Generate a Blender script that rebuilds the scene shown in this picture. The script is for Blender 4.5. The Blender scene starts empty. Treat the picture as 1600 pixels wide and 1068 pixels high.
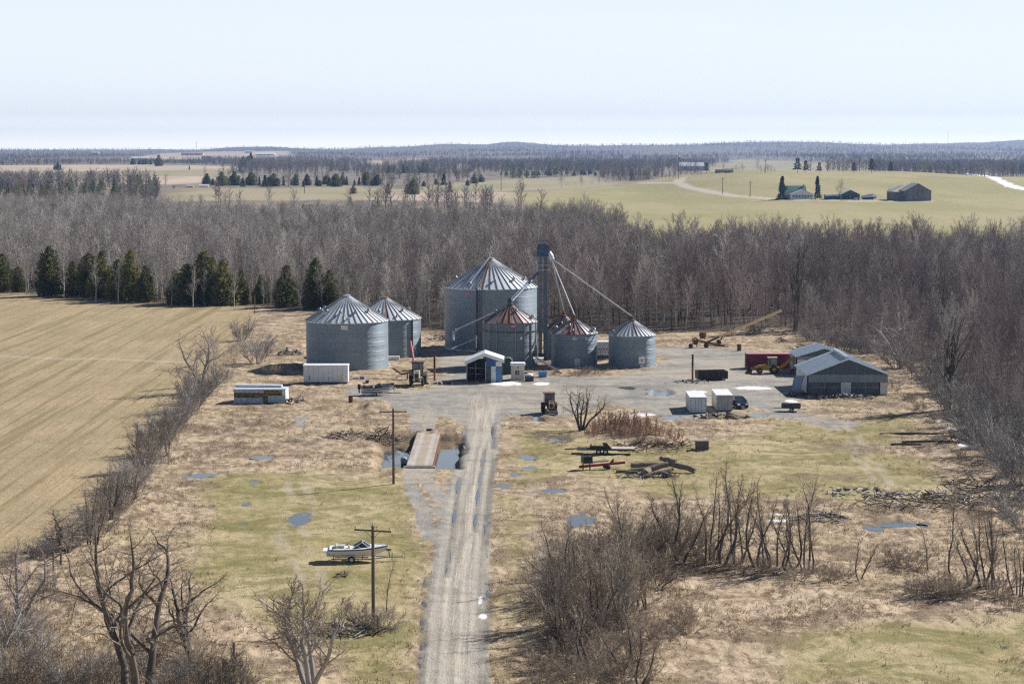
import bpy, math, random
import numpy as np
from mathutils import Vector, Matrix

R = math.radians
SC = bpy.context.scene
COL = SC.collection

# ------------------------------------------------------------------ camera
CAM_H = 40.0                       # drone height, metres
FPX = 3111.1                       # 70 mm equivalent on a 1600 px wide frame
PITCH = math.atan2(534 - 228, FPX)
CP, SP = math.cos(PITCH), math.sin(PITCH)
cam_d = bpy.data.cameras.new('camera')
cam_d.lens, cam_d.sensor_width = 70.0, 36.0
cam_d.clip_start, cam_d.clip_end = 1.0, 60000.0
cam = bpy.data.objects.new('camera', cam_d)
COL.objects.link(cam)
cam.location = (0, 0, CAM_H)
cam.rotation_euler = (math.pi / 2 - PITCH, 0, 0)
SC.camera = cam

# ------------------------------------------------------------------ light
SUN_EL, SUN_AZ = R(36), R(55)      # azimuth measured from +Y towards +X
w = bpy.data.worlds.new('World'); SC.world = w; w.use_nodes = True
wt = w.node_tree; bg = wt.nodes['Background']
sky = wt.nodes.new('ShaderNodeTexSky'); sky.sky_type = 'NISHITA'; sky.sun_disc = False
sky.sun_elevation, sky.sun_rotation = SUN_EL, SUN_AZ
sky.altitude, sky.air_density, sky.dust_density, sky.ozone_density = 200, 0.8, 0.3, 2.5
# thin bright veil of spring haze low in the sky, deepening to blue overhead
tcw = wt.nodes.new('ShaderNodeTexCoord'); sx = wt.nodes.new('ShaderNodeSeparateXYZ'); wt.links.new(tcw.outputs['Generated'], sx.inputs[0])
mr = wt.nodes.new('ShaderNodeMapRange'); mr.interpolation_type = 'SMOOTHSTEP'; wt.links.new(sx.outputs[2], mr.inputs[0])
mr.inputs[1].default_value, mr.inputs[2].default_value, mr.inputs[3].default_value, mr.inputs[4].default_value = .05, .25, .95, 0
vr = wt.nodes.new('ShaderNodeMapRange'); wt.links.new(sx.outputs[2], vr.inputs[0]); vr.inputs[1].default_value, vr.inputs[2].default_value = 0, .085
vc = wt.nodes.new('ShaderNodeMix'); vc.data_type = 'RGBA'; wt.links.new(vr.outputs[0], vc.inputs[0]); vc.inputs[6].default_value = (12.6, 13.2, 13.6, 1); vc.inputs[7].default_value = (11.3, 12.5, 13.6, 1)
cl = wt.nodes.new('ShaderNodeTexNoise'); cm = wt.nodes.new('ShaderNodeMapping'); cm.inputs['Scale'].default_value = (3, 3, 55); wt.links.new(tcw.outputs['Generated'], cm.inputs[0]); wt.links.new(cm.outputs[0], cl.inputs['Vector']); cl.inputs['Scale'].default_value = 2.2; cl.inputs['Detail'].default_value = 6
cr_ = wt.nodes.new('ShaderNodeMapRange'); cr_.interpolation_type = 'SMOOTHSTEP'; wt.links.new(cl.outputs[0], cr_.inputs[0]); cr_.inputs[1].default_value, cr_.inputs[2].default_value, cr_.inputs[3].default_value, cr_.inputs[4].default_value = .50, .75, 0, .2
vw = wt.nodes.new('ShaderNodeMix'); vw.data_type = 'RGBA'; wt.links.new(cr_.outputs[0], vw.inputs[0]); wt.links.new(vc.outputs[2], vw.inputs[6]); vw.inputs[7].default_value = (13.0, 13.4, 13.6, 1)
vm = wt.nodes.new('ShaderNodeMix'); vm.data_type = 'RGBA'; wt.links.new(mr.outputs[0], vm.inputs[0]); wt.links.new(sky.outputs[0], vm.inputs[6]); wt.links.new(vw.outputs[2], vm.inputs[7])
hb = wt.nodes.new('ShaderNodeMapRange'); wt.links.new(sx.outputs[2], hb.inputs[0]); hb.inputs[1].default_value, hb.inputs[2].default_value, hb.inputs[3].default_value, hb.inputs[4].default_value = .001, .016, .8, 0
hm_ = wt.nodes.new('ShaderNodeMix'); hm_.data_type = 'RGBA'; hm_.blend_type = 'ADD'; wt.links.new(hb.outputs[0], hm_.inputs[0]); wt.links.new(vm.outputs[2], hm_.inputs[6]); hm_.inputs[7].default_value = (9.0, 7.5, 5.0, 1)
wt.links.new(hm_.outputs[2], bg.inputs[0])
bg.inputs[1].default_value = 0.055
sl = bpy.data.lights.new('sun', 'SUN'); sl.energy = 5.0; sl.angle = R(0.5); sl.color = (1, 0.965, 0.915)
so = bpy.data.objects.new('sun', sl); COL.objects.link(so)
to_sun = Vector((math.cos(SUN_EL) * math.sin(SUN_AZ), math.cos(SUN_EL) * math.cos(SUN_AZ), math.sin(SUN_EL)))
so.rotation_euler = (-to_sun).to_track_quat('-Z', 'Y').to_euler()
so.location = (200, 300, 200)
vs = SC.view_settings
vs.view_transform = 'Standard'; vs.look = 'None'; vs.exposure = 0.5; vs.gamma = 1; vs.use_curve_mapping = False
SC.render.engine = 'CYCLES'
SC.cycles.max_bounces = 4; SC.cycles.diffuse_bounces = 2; SC.cycles.glossy_bounces = 2
SC.cycles.transmission_bounces = 2; SC.cycles.volume_bounces = 0; SC.cycles.transparent_max_bounces = 8
SC.cycles.use_adaptive_sampling = False; SC.cycles.use_denoising = False; SC.cycles.denoiser = 'OPENIMAGEDENOISE'; SC.cycles.denoising_input_passes = 'RGB_ALBEDO_NORMAL'
SC.cycles.pixel_filter_type = 'BLACKMAN_HARRIS'; SC.cycles.filter_width = 1.3

# ------------------------------------------------------------------ survey helpers: photo pixel <-> ground
def ray(px, py):
    u, v = (px - 800) / FPX, (534 - py) / FPX
    return Vector((u, CP + v * SP, -SP + v * CP))
def at(px, py, z=0.0):
    d = ray(px, py); t = (z - CAM_H) / d.z
    return (d.x * t, d.y * t)
def mpp(y):                         # metres covered by one photo pixel at distance y
    return y / FPX
def sstep(x, a, b):
    t = np.clip((x - a) / (b - a), 0, 1); return t * t * (3 - 2 * t)

# ------------------------------------------------------------------ value noise on arrays
def _h(ix, iy, s):
    h = (ix.astype(np.int64) * 374761393 + iy.astype(np.int64) * 668265263 + s * 974634777) & 0xffffffff
    h = ((h ^ (h >> 13)) * 1274126177) & 0xffffffff
    h = (h ^ (h >> 16)) & 0xffff
    return h / 65535.0
def vnoise(x, y, s=0):
    x = np.asarray(x, float); y = np.asarray(y, float)
    ix, iy = np.floor(x), np.floor(y); fx, fy = x - ix, y - iy
    fx = fx * fx * (3 - 2 * fx); fy = fy * fy * (3 - 2 * fy)
    a, b = _h(ix, iy, s), _h(ix + 1, iy, s); c, d = _h(ix, iy + 1, s), _h(ix + 1, iy + 1, s)
    return (a * (1 - fx) + b * fx) * (1 - fy) + (c * (1 - fx) + d * fx) * fy
def fbm(x, y, o=4, s=0):
    t, a, n = 0, 1.0, 0.0
    for i in range(o):
        t = t + a * (vnoise(x * 2 ** i, y * 2 ** i, s + i * 17) - .5); n += a; a *= .5
    return t / n * 2                 # about -1..1
def poly_sd(X, Y, poly, reach=8.0):
    """signed distance to a polygon, positive inside; -reach far outside"""
    P = np.array(poly, float); out = np.full(X.shape, -reach)
    m = (X > P[:, 0].min() - reach) & (X < P[:, 0].max() + reach) & (Y > P[:, 1].min() - reach) & (Y < P[:, 1].max() + reach)
    if not m.any(): return out
    x, y = X[m], Y[m]; d2 = np.full(x.shape, 1e18); ins = np.zeros(x.shape, bool)
    for (ax, ay), (bx, by) in zip(P, np.roll(P, -1, 0)):
        ex, ey = bx - ax, by - ay; L = ex * ex + ey * ey + 1e-12
        t = np.clip(((x - ax) * ex + (y - ay) * ey) / L, 0, 1)
        d2 = np.minimum(d2, (x - ax - t * ex) ** 2 + (y - ay - t * ey) ** 2)
        c = (ay > y) != (by > y)
        ins ^= c & (x < (bx - ax) * (y - ay) / ((by - ay) if by != ay else 1e-9) + ax)
    d = np.sqrt(d2); out[m] = np.where(ins, d, -d)
    return out
def line_d(X, Y, pts, reach=10.0):
    P = np.array(pts, float); out = np.full(X.shape, reach)
    m = (X > P[:, 0].min() - reach) & (X < P[:, 0].max() + reach) & (Y > P[:, 1].min() - reach) & (Y < P[:, 1].max() + reach)
    if not m.any(): return out
    x, y = X[m], Y[m]; d2 = np.full(x.shape, reach * reach)
    for (ax, ay), (bx, by) in zip(P[:-1], P[1:]):
        ex, ey = bx - ax, by - ay; L = ex * ex + ey * ey + 1e-12
        t = np.clip(((x - ax) * ex + (y - ay) * ey) / L, 0, 1)
        d2 = np.minimum(d2, (x - ax - t * ex) ** 2 + (y - ay - t * ey) ** 2)
    out[m] = np.sqrt(d2); return out
def PX(*pts): return [at(a, b) for a, b in pts]

# ------------------------------------------------------------------ objects and meshes
def tag(o, label=None, cat=None, group=None, kind=None):
    if label: o['label'] = label
    if cat: o['category'] = cat
    if group: o['group'] = group
    if kind: o['kind'] = kind
    return o
def thing(name, label, cat, loc=(0, 0, 0), rz=0.0, group=None):
    o = bpy.data.objects.new(name, None); COL.objects.link(o)
    o.empty_display_size = 0.3
    o.location = loc; o.rotation_euler = (0, 0, rz)
    return tag(o, label, cat, group)
def dup_tree(root, loc, rz, sc=(1, 1, 1), label=None, group=None):
    r = root.copy(); COL.objects.link(r); r.location = loc; r.rotation_euler = (0, 0, rz); r.scale = sc
    if label: r['label'] = label
    if group: r['group'] = group
    for ch in root.children:
        c = ch.copy(); COL.objects.link(c); c.parent = r
        for g in ch.children:
            d = g.copy(); COL.objects.link(d); d.parent = c
    return r
def frame(d):
    d = d.normalized(); a = Vector((0, 0, 1)) if abs(d.z) < .9 else Vector((1, 0, 0))
    u = d.cross(a).normalized(); return u, d.cross(u).normalized()
class MB:
    def __init__(s, m=None): s.v, s.f, s.m = [], [], m
    def add(s, vs, fs):
        o = len(s.v)
        s.v += [tuple(s.m @ Vector(p)) for p in vs] if s.m else [tuple(p) for p in vs]
        s.f += [tuple(o + i for i in f) for f in fs]; return s
    def box(s, x0, x1, y0, y1, z0, z1):
        return s.add([(x0, y0, z0), (x1, y0, z0), (x1, y1, z0), (x0, y1, z0), (x0, y0, z1), (x1, y0, z1), (x1, y1, z1), (x0, y1, z1)],
                     [(0, 3, 2, 1), (4, 5, 6, 7), (0, 1, 5, 4), (1, 2, 6, 5), (2, 3, 7, 6), (3, 0, 4, 7)])
    def bar(s, p, q, w, h=None):     # square bar between two points
        p, q = Vector(p), Vector(q); h = h or w; u, v = frame(q - p); u, v = u * w / 2, v * h / 2
        return s.add([p - u - v, p + u - v, p + u + v, p - u + v, q - u - v, q + u - v, q + u + v, q - u + v],
                     [(0, 3, 2, 1), (4, 5, 6, 7), (0, 1, 5, 4), (1, 2, 6, 5), (2, 3, 7, 6), (3, 0, 4, 7)])
    def tube(s, pts, rs, n=8, caps=True):
        pts = [Vector(p) for p in pts]
        if not isinstance(rs, (list, tuple)): rs = [rs] * len(pts)
        vs, fs = [], []; u = None
        for i, p in enumerate(pts):
            d = pts[min(i + 1, len(pts) - 1)] - pts[max(i - 1, 0)]
            if u is None: u, v = frame(d)
            else:
                d.normalize(); u = (u - d * u.dot(d)).normalized(); v = d.cross(u)
            for k in range(n):
                a = 2 * math.pi * k / n; vs.append(p + (u * math.cos(a) + v * math.sin(a)) * rs[i])
        for i in range(len(pts) - 1):
            for k in range(n):
                a, b = i * n + k, i * n + (k + 1) % n; fs.append((a, b, b + n, a + n))
        if caps: fs += [tuple(range(n - 1, -1, -1)), tuple((len(pts) - 1) * n + k for k in range(n))]
        return s.add(vs, fs)
    def cone3(s, p, q, r):            # a twig: three faces to a point
        u, v = frame(q - p)
        return s.add([p + u * r, p + (-u * .5 + v * .866) * r, p + (-u * .5 - v * .866) * r, q], [(0, 1, 3), (1, 2, 3), (2, 0, 3)])
    def lathe(s, prof, n=24, c=(0, 0, 0), axis='z'):
        vs, fs = [], []
        for r, h in prof:
            for k in range(n):
                a = 2 * math.pi * k / n; x, y = r * math.cos(a), r * math.sin(a)
                p = (x, y, h) if axis == 'z' else (x, h, y) if axis == 'y' else (h, x, y)
                vs.append((p[0] + c[0], p[1] + c[1], p[2] + c[2]))
        for i in range(len(prof) - 1):
            for k in range(n):
                a, b = i * n + k, i * n + (k + 1) % n; fs.append((a, b, b + n, a + n))
        return s.add(vs, fs)
    def prism(s, poly, axis, a, b):   # 'x': poly in (y,z); 'y': (x,z); 'z': (x,y)
        f = {'x': lambda p, t: (t, p[0], p[1]), 'y': lambda p, t: (p[0], t, p[1]), 'z': lambda p, t: (p[0], p[1], t)}[axis]
        n = len(poly); vs = [f(p, a) for p in poly] + [f(p, b) for p in poly]
        return s.add(vs, [tuple(range(n)), tuple(range(2 * n - 1, n - 1, -1))] + [(k, k + n, (k + 1) % n + n, (k + 1) % n) for k in range(n)])
    def loft(s, secs, closed=True):
        n = len(secs[0]); vs = [p for q in secs for p in q]; fs = []
        for i in range(len(secs) - 1):
            for k in range(n if closed else n - 1):
                a, b = i * n + k, i * n + (k + 1) % n; fs.append((a, b, b + n, a + n))
        if closed: fs += [tuple(range(n - 1, -1, -1)), tuple((len(secs) - 1) * n + k for k in range(n))]
        return s.add(vs, fs)
    def slab(s, a, b, c, d, t):       # four corners, thickness t along the normal
        a, b, c, d = map(Vector, (a, b, c, d)); n = (b - a).cross(d - a).normalized() * t
        return s.add([a, b, c, d, a + n, b + n, c + n, d + n], [(0, 3, 2, 1), (4, 5, 6, 7), (0, 1, 5, 4), (1, 2, 6, 5), (2, 3, 7, 6), (3, 0, 4, 7)])
    def mesh(s, name, *mats, smooth=False):
        me = bpy.data.meshes.new(name); me.from_pydata(s.v, [], s.f); me.update()
        for m in mats: me.materials.append(m)
        if smooth: me.polygons.foreach_set('use_smooth', [True] * len(me.polygons))
        return me
    def build(s, name, mat, parent=None, smooth=False):
        o = bpy.data.objects.new(name, s.mesh(name, mat, smooth=smooth)); COL.objects.link(o)
        if parent: o.parent = parent
        return o

# ------------------------------------------------------------------ materials
class NT:
    def __init__(s, name):
        s.m = bpy.data.materials.new(name); s.m.use_nodes = True; s.t = s.m.node_tree
        s.b = s.t.nodes['Principled BSDF']
    def n(s, typ, **k):
        x = s.t.nodes.new('ShaderNode' + typ)
        for a, b in k.items(): setattr(x, a, b)
        return x
    def l(s, a, b): s.t.links.new(a, b)
    def inp(s, sock, v):
        if hasattr(v, 'is_output'): s.l(v, sock)
        elif isinstance(v, (tuple, list)) and len(v) == 3 and sock.type == 'RGBA': sock.default_value = (*v, 1)
        else: sock.default_value = v
    def math(s, op, a, b=0.0, c=None, clamp=False):
        x = s.n('Math', operation=op); x.use_clamp = clamp; s.inp(x.inputs[0], a); s.inp(x.inputs[1], b)
        if c is not None: s.inp(x.inputs[2], c)
        return x.outputs[0]
    def mix(s, f, a, b, blend='MIX'):
        x = s.n('Mix', data_type='RGBA', blend_type=blend); s.inp(x.inputs[0], f); s.inp(x.inputs[6], a); s.inp(x.inputs[7], b)
        return x.outputs[2]
    def noise(s, vec, scale, detail=4, rough=.55, dist=0.0):
        x = s.n('TexNoise'); s.inp(x.inputs['Vector'], vec); x.inputs['Scale'].default_value = scale
        x.inputs['Detail'].default_value = detail; x.inputs['Roughness'].default_value = rough; x.inputs['Distortion'].default_value = dist
        return x.outputs[0]
    def ramp(s, f, a, b, lo=0.0, hi=1.0):
        x = s.n('MapRange', interpolation_type='SMOOTHSTEP'); s.inp(x.inputs[0], f); x.inputs[1].default_value = a; x.inputs[2].default_value = b
        x.inputs[3].default_value = lo; x.inputs[4].default_value = hi
        return x.outputs[0]
    def scale(s, vec, k):
        x = s.n('VectorMath', operation='MULTIPLY'); s.inp(x.inputs[0], vec); x.inputs[1].default_value = k; return x.outputs[0]
    def bump(s, h, strength, dist):
        x = s.n('Bump'); x.inputs['Strength'].default_value = strength; x.inputs['Distance'].default_value = dist
        s.l(h, x.inputs['Height']); s.l(x.outputs[0], s.b.inputs['Normal'])
    def done(s, col, rough=.8, metal=0.0, spec=.3):
        s.inp(s.b.inputs['Base Color'], col); s.inp(s.b.inputs['Roughness'], rough); s.inp(s.b.inputs['Metallic'], metal)
        s.b.inputs['Specular IOR Level'].default_value = spec
        return s.m
def mat(name, c1, c2=None, sc=2.0, rough=.7, metal=0.0, bump=0.0, st=(1, 1, 1), lo=.35, hi=.65, spec=.3, c3=None, sc3=.6, t3=(.55, .7)):
    n = NT(name); tc = n.n('TexCoord').outputs['Object']
    c2 = c2 or tuple(min(1, x * 0.72) for x in c1)
    v = n.scale(tc, st); f = n.noise(v, sc, 5)
    col = n.mix(n.ramp(f, lo, hi), c1, c2)
    if c3: col = n.mix(n.ramp(n.noise(v, sc3, 6, .65), *t3), col, c3)
    if bump: n.bump(f, .6, bump)
    return n.done(col, rough, metal, spec)
def world_mat(name, c1, c2, sc=2.0, rough=.85, lo=.35, hi=.65, rnd=0.0):
    """bark and twig: slow world-space variation plus a shift per plant"""
    n = NT(name); p = n.n('NewGeometry').outputs['Position']
    col = n.mix(n.ramp(n.noise(p, sc, 3), lo, hi), c1, c2)
    if rnd:
        oi = n.n('ObjectInfo').outputs['Random']
        k = n.math('MULTIPLY_ADD', oi, rnd * 2, 1 - rnd)
        c = n.n('CombineColor'); [n.l(k, c.inputs[i]) for i in range(3)]
        col = n.mix(1.0, col, c.outputs[0], 'MULTIPLY')
    return n.done(col, rough, 0, .2)
# ------------------------------------------------------------------ the lie of the land
PIT = PX((592, 728), (594, 683), (640, 676), (722, 681), (722, 700), (714, 731))
def hz_far(x, y):
    x = np.asarray(x, float); y = np.asarray(y, float)
    hill = 14.5 * sstep(y, 1120, 1900) * (1 - sstep(y, 2000, 2700)) * sstep(x, 95, 235) * (1 - .45 * sstep(x, 380, 520))
    u = x / np.maximum(y, 100)
    far = sstep(y, 6000, 12500) * (38 + 112 * u + 40 * fbm(x / 800, y / 2600, 3, 5)) + sstep(y, 3800, 6500) * (1 - sstep(y, 7000, 9000)) * 7 * (fbm(x / 500, y / 1500, 2, 8) + .3) * sstep(u, -.2, .05)
    roll = sstep(y, 1300, 2200) * 1.2 * fbm(x / 220, y / 500, 2, 9) * (1 - sstep(x, 95, 235))
    return hill + far + roll
def hz1(x, y): return float(hz_far(np.array([x]), np.array([y]))[0])
def at_t(px, py):                     # pixel -> point on the far terrain
    d = ray(px, py); t = 300 * 1.004 ** np.arange(1060); z = hz_far(d.x * t, d.y * t); hit = np.nonzero(CAM_H + d.z * t <= z)[0]
    i = hit[0] if len(hit) else len(t) - 80
    return (d.x * t[i], d.y * t[i], float(z[i]))
def PT(*pts): return [at_t(a, b)[:2] for a, b in pts]

FOREST_FRONT = [(-260, 450), (0, 452), (120, 460), (240, 472), (330, 478), (420, 477), (500, 485), (600, 505), (690, 517), (800, 521), (1000, 520), (1120, 517), (1210, 512), (1255, 527), (1330, 548), (1400, 556), (1440, 580), (1490, 632), (1520, 680), (1580, 745), (1640, 800), (1900, 900)]
FOREST_BACK = [(360, 560), (185, 622), (126, 640), (78, 650), (41, 655), (36, 760), (34, 900), (12, 950), (-12, 905), (-70, 960), (-108, 1000), (-165, 995), (-215, 1150), (-330, 1170)]
FOREST = PX(*FOREST_FRONT) + FOREST_BACK
LFIELD = PX((-400, 447), (0, 456), (240, 473), (400, 479), (398, 500), (375, 545), (335, 580), (290, 642), (225, 700), (150, 775), (95, 832), (0, 872), (-400, 1010))
YARD = PX((535, 603), (600, 607), (660, 606), (700, 585), (690, 556), (700, 540), (780, 570), (835, 588), (960, 588), (1030, 577), (1042, 560), (1010, 545), (1060, 540), (1150, 545), (1235, 560), (1250, 610), (1225, 632), (1300, 652), (1335, 662), (1290, 668), (1180, 640), (1060, 655), (960, 628), (880, 648), (800, 645), (782, 668), (735, 668), (700, 652), (640, 640), (600, 626), (540, 618))
ROAD = PX((652, 1075), (662, 1000), (672, 900), (690, 800), (704, 750), (722, 700), (731, 650), (728, 620), (795, 620), (784, 650), (777, 700), (772, 740), (767, 800), (763, 900), (763, 1075)) + [(-2.0, 130), (-7.3, 130)]
DIRT = PX((664, 1075), (676, 960), (688, 880), (706, 800), (731, 710), (738, 650), (715, 605), (805, 605), (772, 650), (770, 700), (760, 800), (750, 900), (746, 1075)) + [(-2.8, 130), (-6.8, 130)]
LAWNS = [PX((330, 745), (480, 738), (642, 756), (655, 860), (652, 960), (640, 1075), (560, 1075), (500, 1000), (360, 960), (300, 880)),
         PX((790, 672), (880, 668), (1010, 700), (1210, 672), (1460, 720), (1500, 790), (1250, 780), (1000, 775), (900, 740), (790, 770)),
         PX((1215, 1000), (1400, 972), (1640, 958), (1640, 1075), (1190, 1075)),
         PX((772, 780), (830, 770), (840, 850), (800, 960), (790, 1075), (766, 1075)), PX((1180, 650), (1300, 665), (1400, 640), (1450, 660), (1400, 700), (1200, 690))]
TRACKS = [PX((648, 612), (652, 650), (646, 672)), PX((668, 612), (674, 650), (668, 672)), PX((643, 722), (643, 760), (662, 800), (676, 840)), PX((664, 722), (668, 752), (684, 772), (700, 790))]
PUDDLES = [(466, 811, 22, 12), (412, 714, 17, 4), (310, 742, 28, 4), (398, 753, 13, 3), (470, 654, 20, 3), (470, 664, 12, 2.5), (330, 791, 10, 3), (384, 788, 9, 3), (378, 818, 8, 2.5),
           (820, 714, 19, 4), (828, 730, 13, 3), (805, 741, 11, 2.5), (785, 758, 14, 4.5), (866, 767, 26, 5), (868, 687, 30, 5), (905, 812, 26, 15), (1400, 818, 38, 6), (1360, 825, 20, 5), (1442, 818, 9, 3), (1044, 652, 24, 4), (1185, 648, 16, 3), (840, 654, 12, 4), (1030, 612, 26, 6), (980, 606, 20, 2.5)]
WET = [PX((772, 715), (766, 760), (760, 800), (757, 850)), PX((756, 700), (752, 730), (748, 760), (741, 830)), PX((716, 745), (712, 790), (705, 850), (696, 900)), PX((727, 664), (722, 690), (728, 702)), PX((764, 905), (758, 1000)),
       PX((664, 900), (655, 1075)), PX((770, 660), (770, 700))]
SNOW = [(750, 938, 3.2, 7), (755, 962, 7, 4), (790, 599, 26, 3), (846, 599, 12, 2.4), (1178, 606, 32, 2.8), (1090, 612, 14, 2.5), (1510, 697, 14, 4), (1506, 683, 10, 4), (1488, 668, 12, 2.5), (1465, 658, 10, 2), (1005, 648, 26, 2.2), (1235, 626, 12, 2), (1220, 812, 18, 2.5), (1215, 802, 14, 1.6)]
RFIELD = [(-8, 1660), (60, 1880), (186, 2222), (200, 1990), (330, 2150), (720, 2150), (720, 540), (60, 540), (32, 1000)]
FAR_TAN = [PX((-400, 258), (60, 258), (240, 257), (362, 259), (360, 266), (130, 267), (-400, 269)), PX((-300, 276), (0, 276), (330, 275), (325, 283), (260, 288), (100, 284), (-300, 284)), PX((185, 249), (250, 243), (450, 240), (452, 246), (330, 248), (220, 251)),
           PX((575, 312), (590, 305), (690, 299), (790, 300), (850, 304), (780, 316)), PX((570, 252), (670, 248), (672, 256), (575, 257)), PX((700, 262), (720, 258), (740, 264), (710, 267))]
FAR_GREEN = [PX((-300, 269), (0, 268), (360, 265), (362, 273), (150, 277), (-300, 277)), PX((255, 306), (275, 294), (430, 294), (560, 290), (605, 294), (700, 297), (590, 304), (560, 312), (270, 314)),
             PX((700, 287), (820, 279), (940, 275), (950, 283), (1000, 287), (830, 297), (760, 300), (640, 300)), PX((1105, 275), (1110, 262), (1150, 250), (1240, 252), (1370, 258), (1380, 269), (1250, 271))]

# ------------------------------------------------------------------ the ground sheet
us = np.concatenate([np.linspace(-.62, -.31, 16), np.linspace(-.3, .3, 700), np.linspace(.31, .62, 16)])
ys = np.concatenate([np.linspace(-120, 125, 30), 130 * np.exp(np.arange(0, math.log(480 / 130), .0024)), 481 * np.exp(np.arange(0, math.log(13200 / 481), .0105))])
NU, NY = len(us), len(ys)
Y = np.repeat(ys, NU); X = np.tile(us, NY) * np.maximum(Y, 130)
near = Y < 700
wx = X + 1.1 * fbm(X / 5, Y / 7, 3, 1) * near; wy = Y + 2.2 * fbm(X / 5, Y / 7, 3, 2) * near
def soft(sd, s): return np.clip(.5 + sd / (2 * s), 0, 1)
yard = soft(poly_sd(wx + 1.2 * (wx - X), wy + 1.5 * (wy - Y), YARD), 2.6); road = soft(poly_sd(X + .25 * (wx - X), Y, ROAD), .5); dirt = soft(poly_sd(X + .3 * (wx - X), Y, DIRT), 1.0) * (1 - sstep(Y + 6 * fbm(X / 3, Y / 9, 2, 82), 296, 332))
gravel = np.maximum(yard, road)
for t in TRACKS: gravel = np.maximum(gravel, 1.0 * (1 - sstep(line_d(wx * .4 + X * .6, Y, t), .5, 1.3)))
apron = soft(poly_sd(wx, wy, PX((664, 795), (702, 752), (725, 800), (690, 860), (672, 900))), 2.0); gravel = np.maximum(gravel, apron * np.clip(.62 + 1.1 * fbm(X / 2.2, Y / 5, 3, 91), 0, 1))
farm_lane = PT((1000, 286), (1060, 286), (1075, 293), (1110, 300), (1150, 307), (1220, 312), (1330, 314), (1450, 315))
lane = 1 - sstep(line_d(X, Y, farm_lane, 40), 2.5, 6)
for q_, s_ in ((PX((1300, 664), (1330, 700), (1362, 745), (1380, 775)), .5), (PX((1316, 664), (1350, 700), (1384, 745), (1402, 775)), .5), (PX((520, 640), (470, 700), (452, 760), (440, 840), (470, 930)), .4), (PX((545, 640), (497, 700), (482, 760), (474, 840), (508, 930)), .4), (PX((800, 690), (830, 760), (842, 860), (830, 960)), .4), (PX((1180, 960), (1280, 925), (1400, 930), (1600, 960)), .35), (PX((880, 655), (960, 700), (1080, 690), (1200, 672)), .35)):
    lane = np.maximum(lane, s_ * (1 - sstep(line_d(X + 1.2 * (wx - X), Y, q_), .25, .9)) * np.clip(.5 + 1.5 * fbm(X / 3, Y / 5, 3, 83), 0, 1))
lane = np.maximum(lane, .42 * (1 - sstep(line_d(X, Y + 3 * fbm(X / 12, Y / 12, 2, 61), PX((-60, 554), (0, 556), (120, 560), (220, 564), (300, 567))), .5, 2.2)))
lane = np.maximum(lane, 1 - sstep(line_d(X, Y, PT((1060, 286), (1062, 280), (1068, 277)), 40), 3, 7))
green = np.zeros_like(X)
for i, p in enumerate(LAWNS): green = np.maximum(green, soft(poly_sd(wx + .6 * (wx - X), wy + .6 * (wy - Y), p), 3.0) * (1, .72, .8, .7, .7)[i])
lfield = soft(poly_sd(wx, wy, LFIELD), 1.4)
ffloor = soft(poly_sd(wx, wy, FOREST), 3.0)
fvis = poly_sd(X, Y, FOREST)
mud = np.zeros_like(X)
for cx, cy, rx, ry in [(600, 680, 60, 12), (1370, 800, 90, 18), (1500, 790, 50, 30), (1440, 690, 60, 30), (620, 684, 60, 16), (1330, 620, 80, 10), (700, 690, 40, 30), (900, 900, 130, 90), (580, 960, 60, 18), (975, 672, 60, 22), (1180, 880, 120, 18), (300, 760, 60, 14), (440, 548, 40, 22), (1020, 870, 80, 50), (200, 1020, 120, 50), (330, 700, 90, 14), (390, 660, 70, 8), (470, 690, 60, 8), (950, 1010, 130, 60), (1290, 745, 90, 8), (860, 680, 60, 12), (1400, 632, 60, 10), (1330, 700, 120, 10), (590, 640, 22, 14)]:
    (a, b), (c, d) = at(cx - rx, cy), at(cx + rx, cy); (e, f), (g, h) = at(cx, cy - ry), at(cx, cy + ry)
    q = ((X - (a + c) / 2) / ((c - a) / 2)) ** 2 + ((Y - b) / ((f - h) / 2)) ** 2
    mud = np.maximum(mud, (1 - sstep(q, .2, 1.3)))
wetm = np.zeros_like(X); puds = []
for cx, cy, rx, ry in PUDDLES:
    x0, y0 = at(cx, cy); a = rx * mpp(y0); b = abs(at(cx, cy - ry)[1] - at(cx, cy + ry)[1]) / 2
    q = np.sqrt(((X - x0) / a) ** 2 + ((Y - y0) / b) ** 2) + .55 * fbm(X / 1.3, Y / 3.0, 3, 81); wetm = np.maximum(wetm, 1 - sstep(q, .45, 1.15)); puds.append((x0, y0, a, b))
for t in WET: wetm = np.maximum(wetm, .6 * (1 - sstep(line_d(X, Y, t), .1, .6)))
snow = np.zeros_like(X)
for cx, cy, rx, ry in SNOW:
    x0, y0 = at(cx, cy); a = rx * mpp(y0); b = abs(at(cx, cy - ry)[1] - at(cx, cy + ry)[1]) / 2
    q = np.sqrt(((X - x0) / a) ** 2 + ((Y - y0) / b) ** 2) + .5 * fbm(X / 1.1, Y / 2.2, 3, 3); snow = np.maximum(snow, 1 - sstep(q, .75, 1.0))
snow = np.maximum(snow, 1 - sstep(line_d(X, Y, PT((1508, 271), (1540, 275), (1556, 280), (1575, 289), (1600, 296), (1640, 305)), 30) + 5 * fbm(X / 20, Y / 30, 2, 4), 3.5, 6))
rfield = soft(poly_sd(X, Y, RFIELD, 40), 12) * (1 - ffloor)
ftan = np.zeros_like(X); fgreen = np.zeros_like(X)
for p in FAR_TAN: ftan = np.maximum(ftan, soft(poly_sd(X + 25 * fbm(X / 60, Y / 200, 2, 6), Y, p, 60), 18))
for p in FAR_GREEN: fgreen = np.maximum(fgreen, soft(poly_sd(X + 25 * fbm(X / 60, Y / 200, 2, 6), Y, p, 60), 18))
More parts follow.
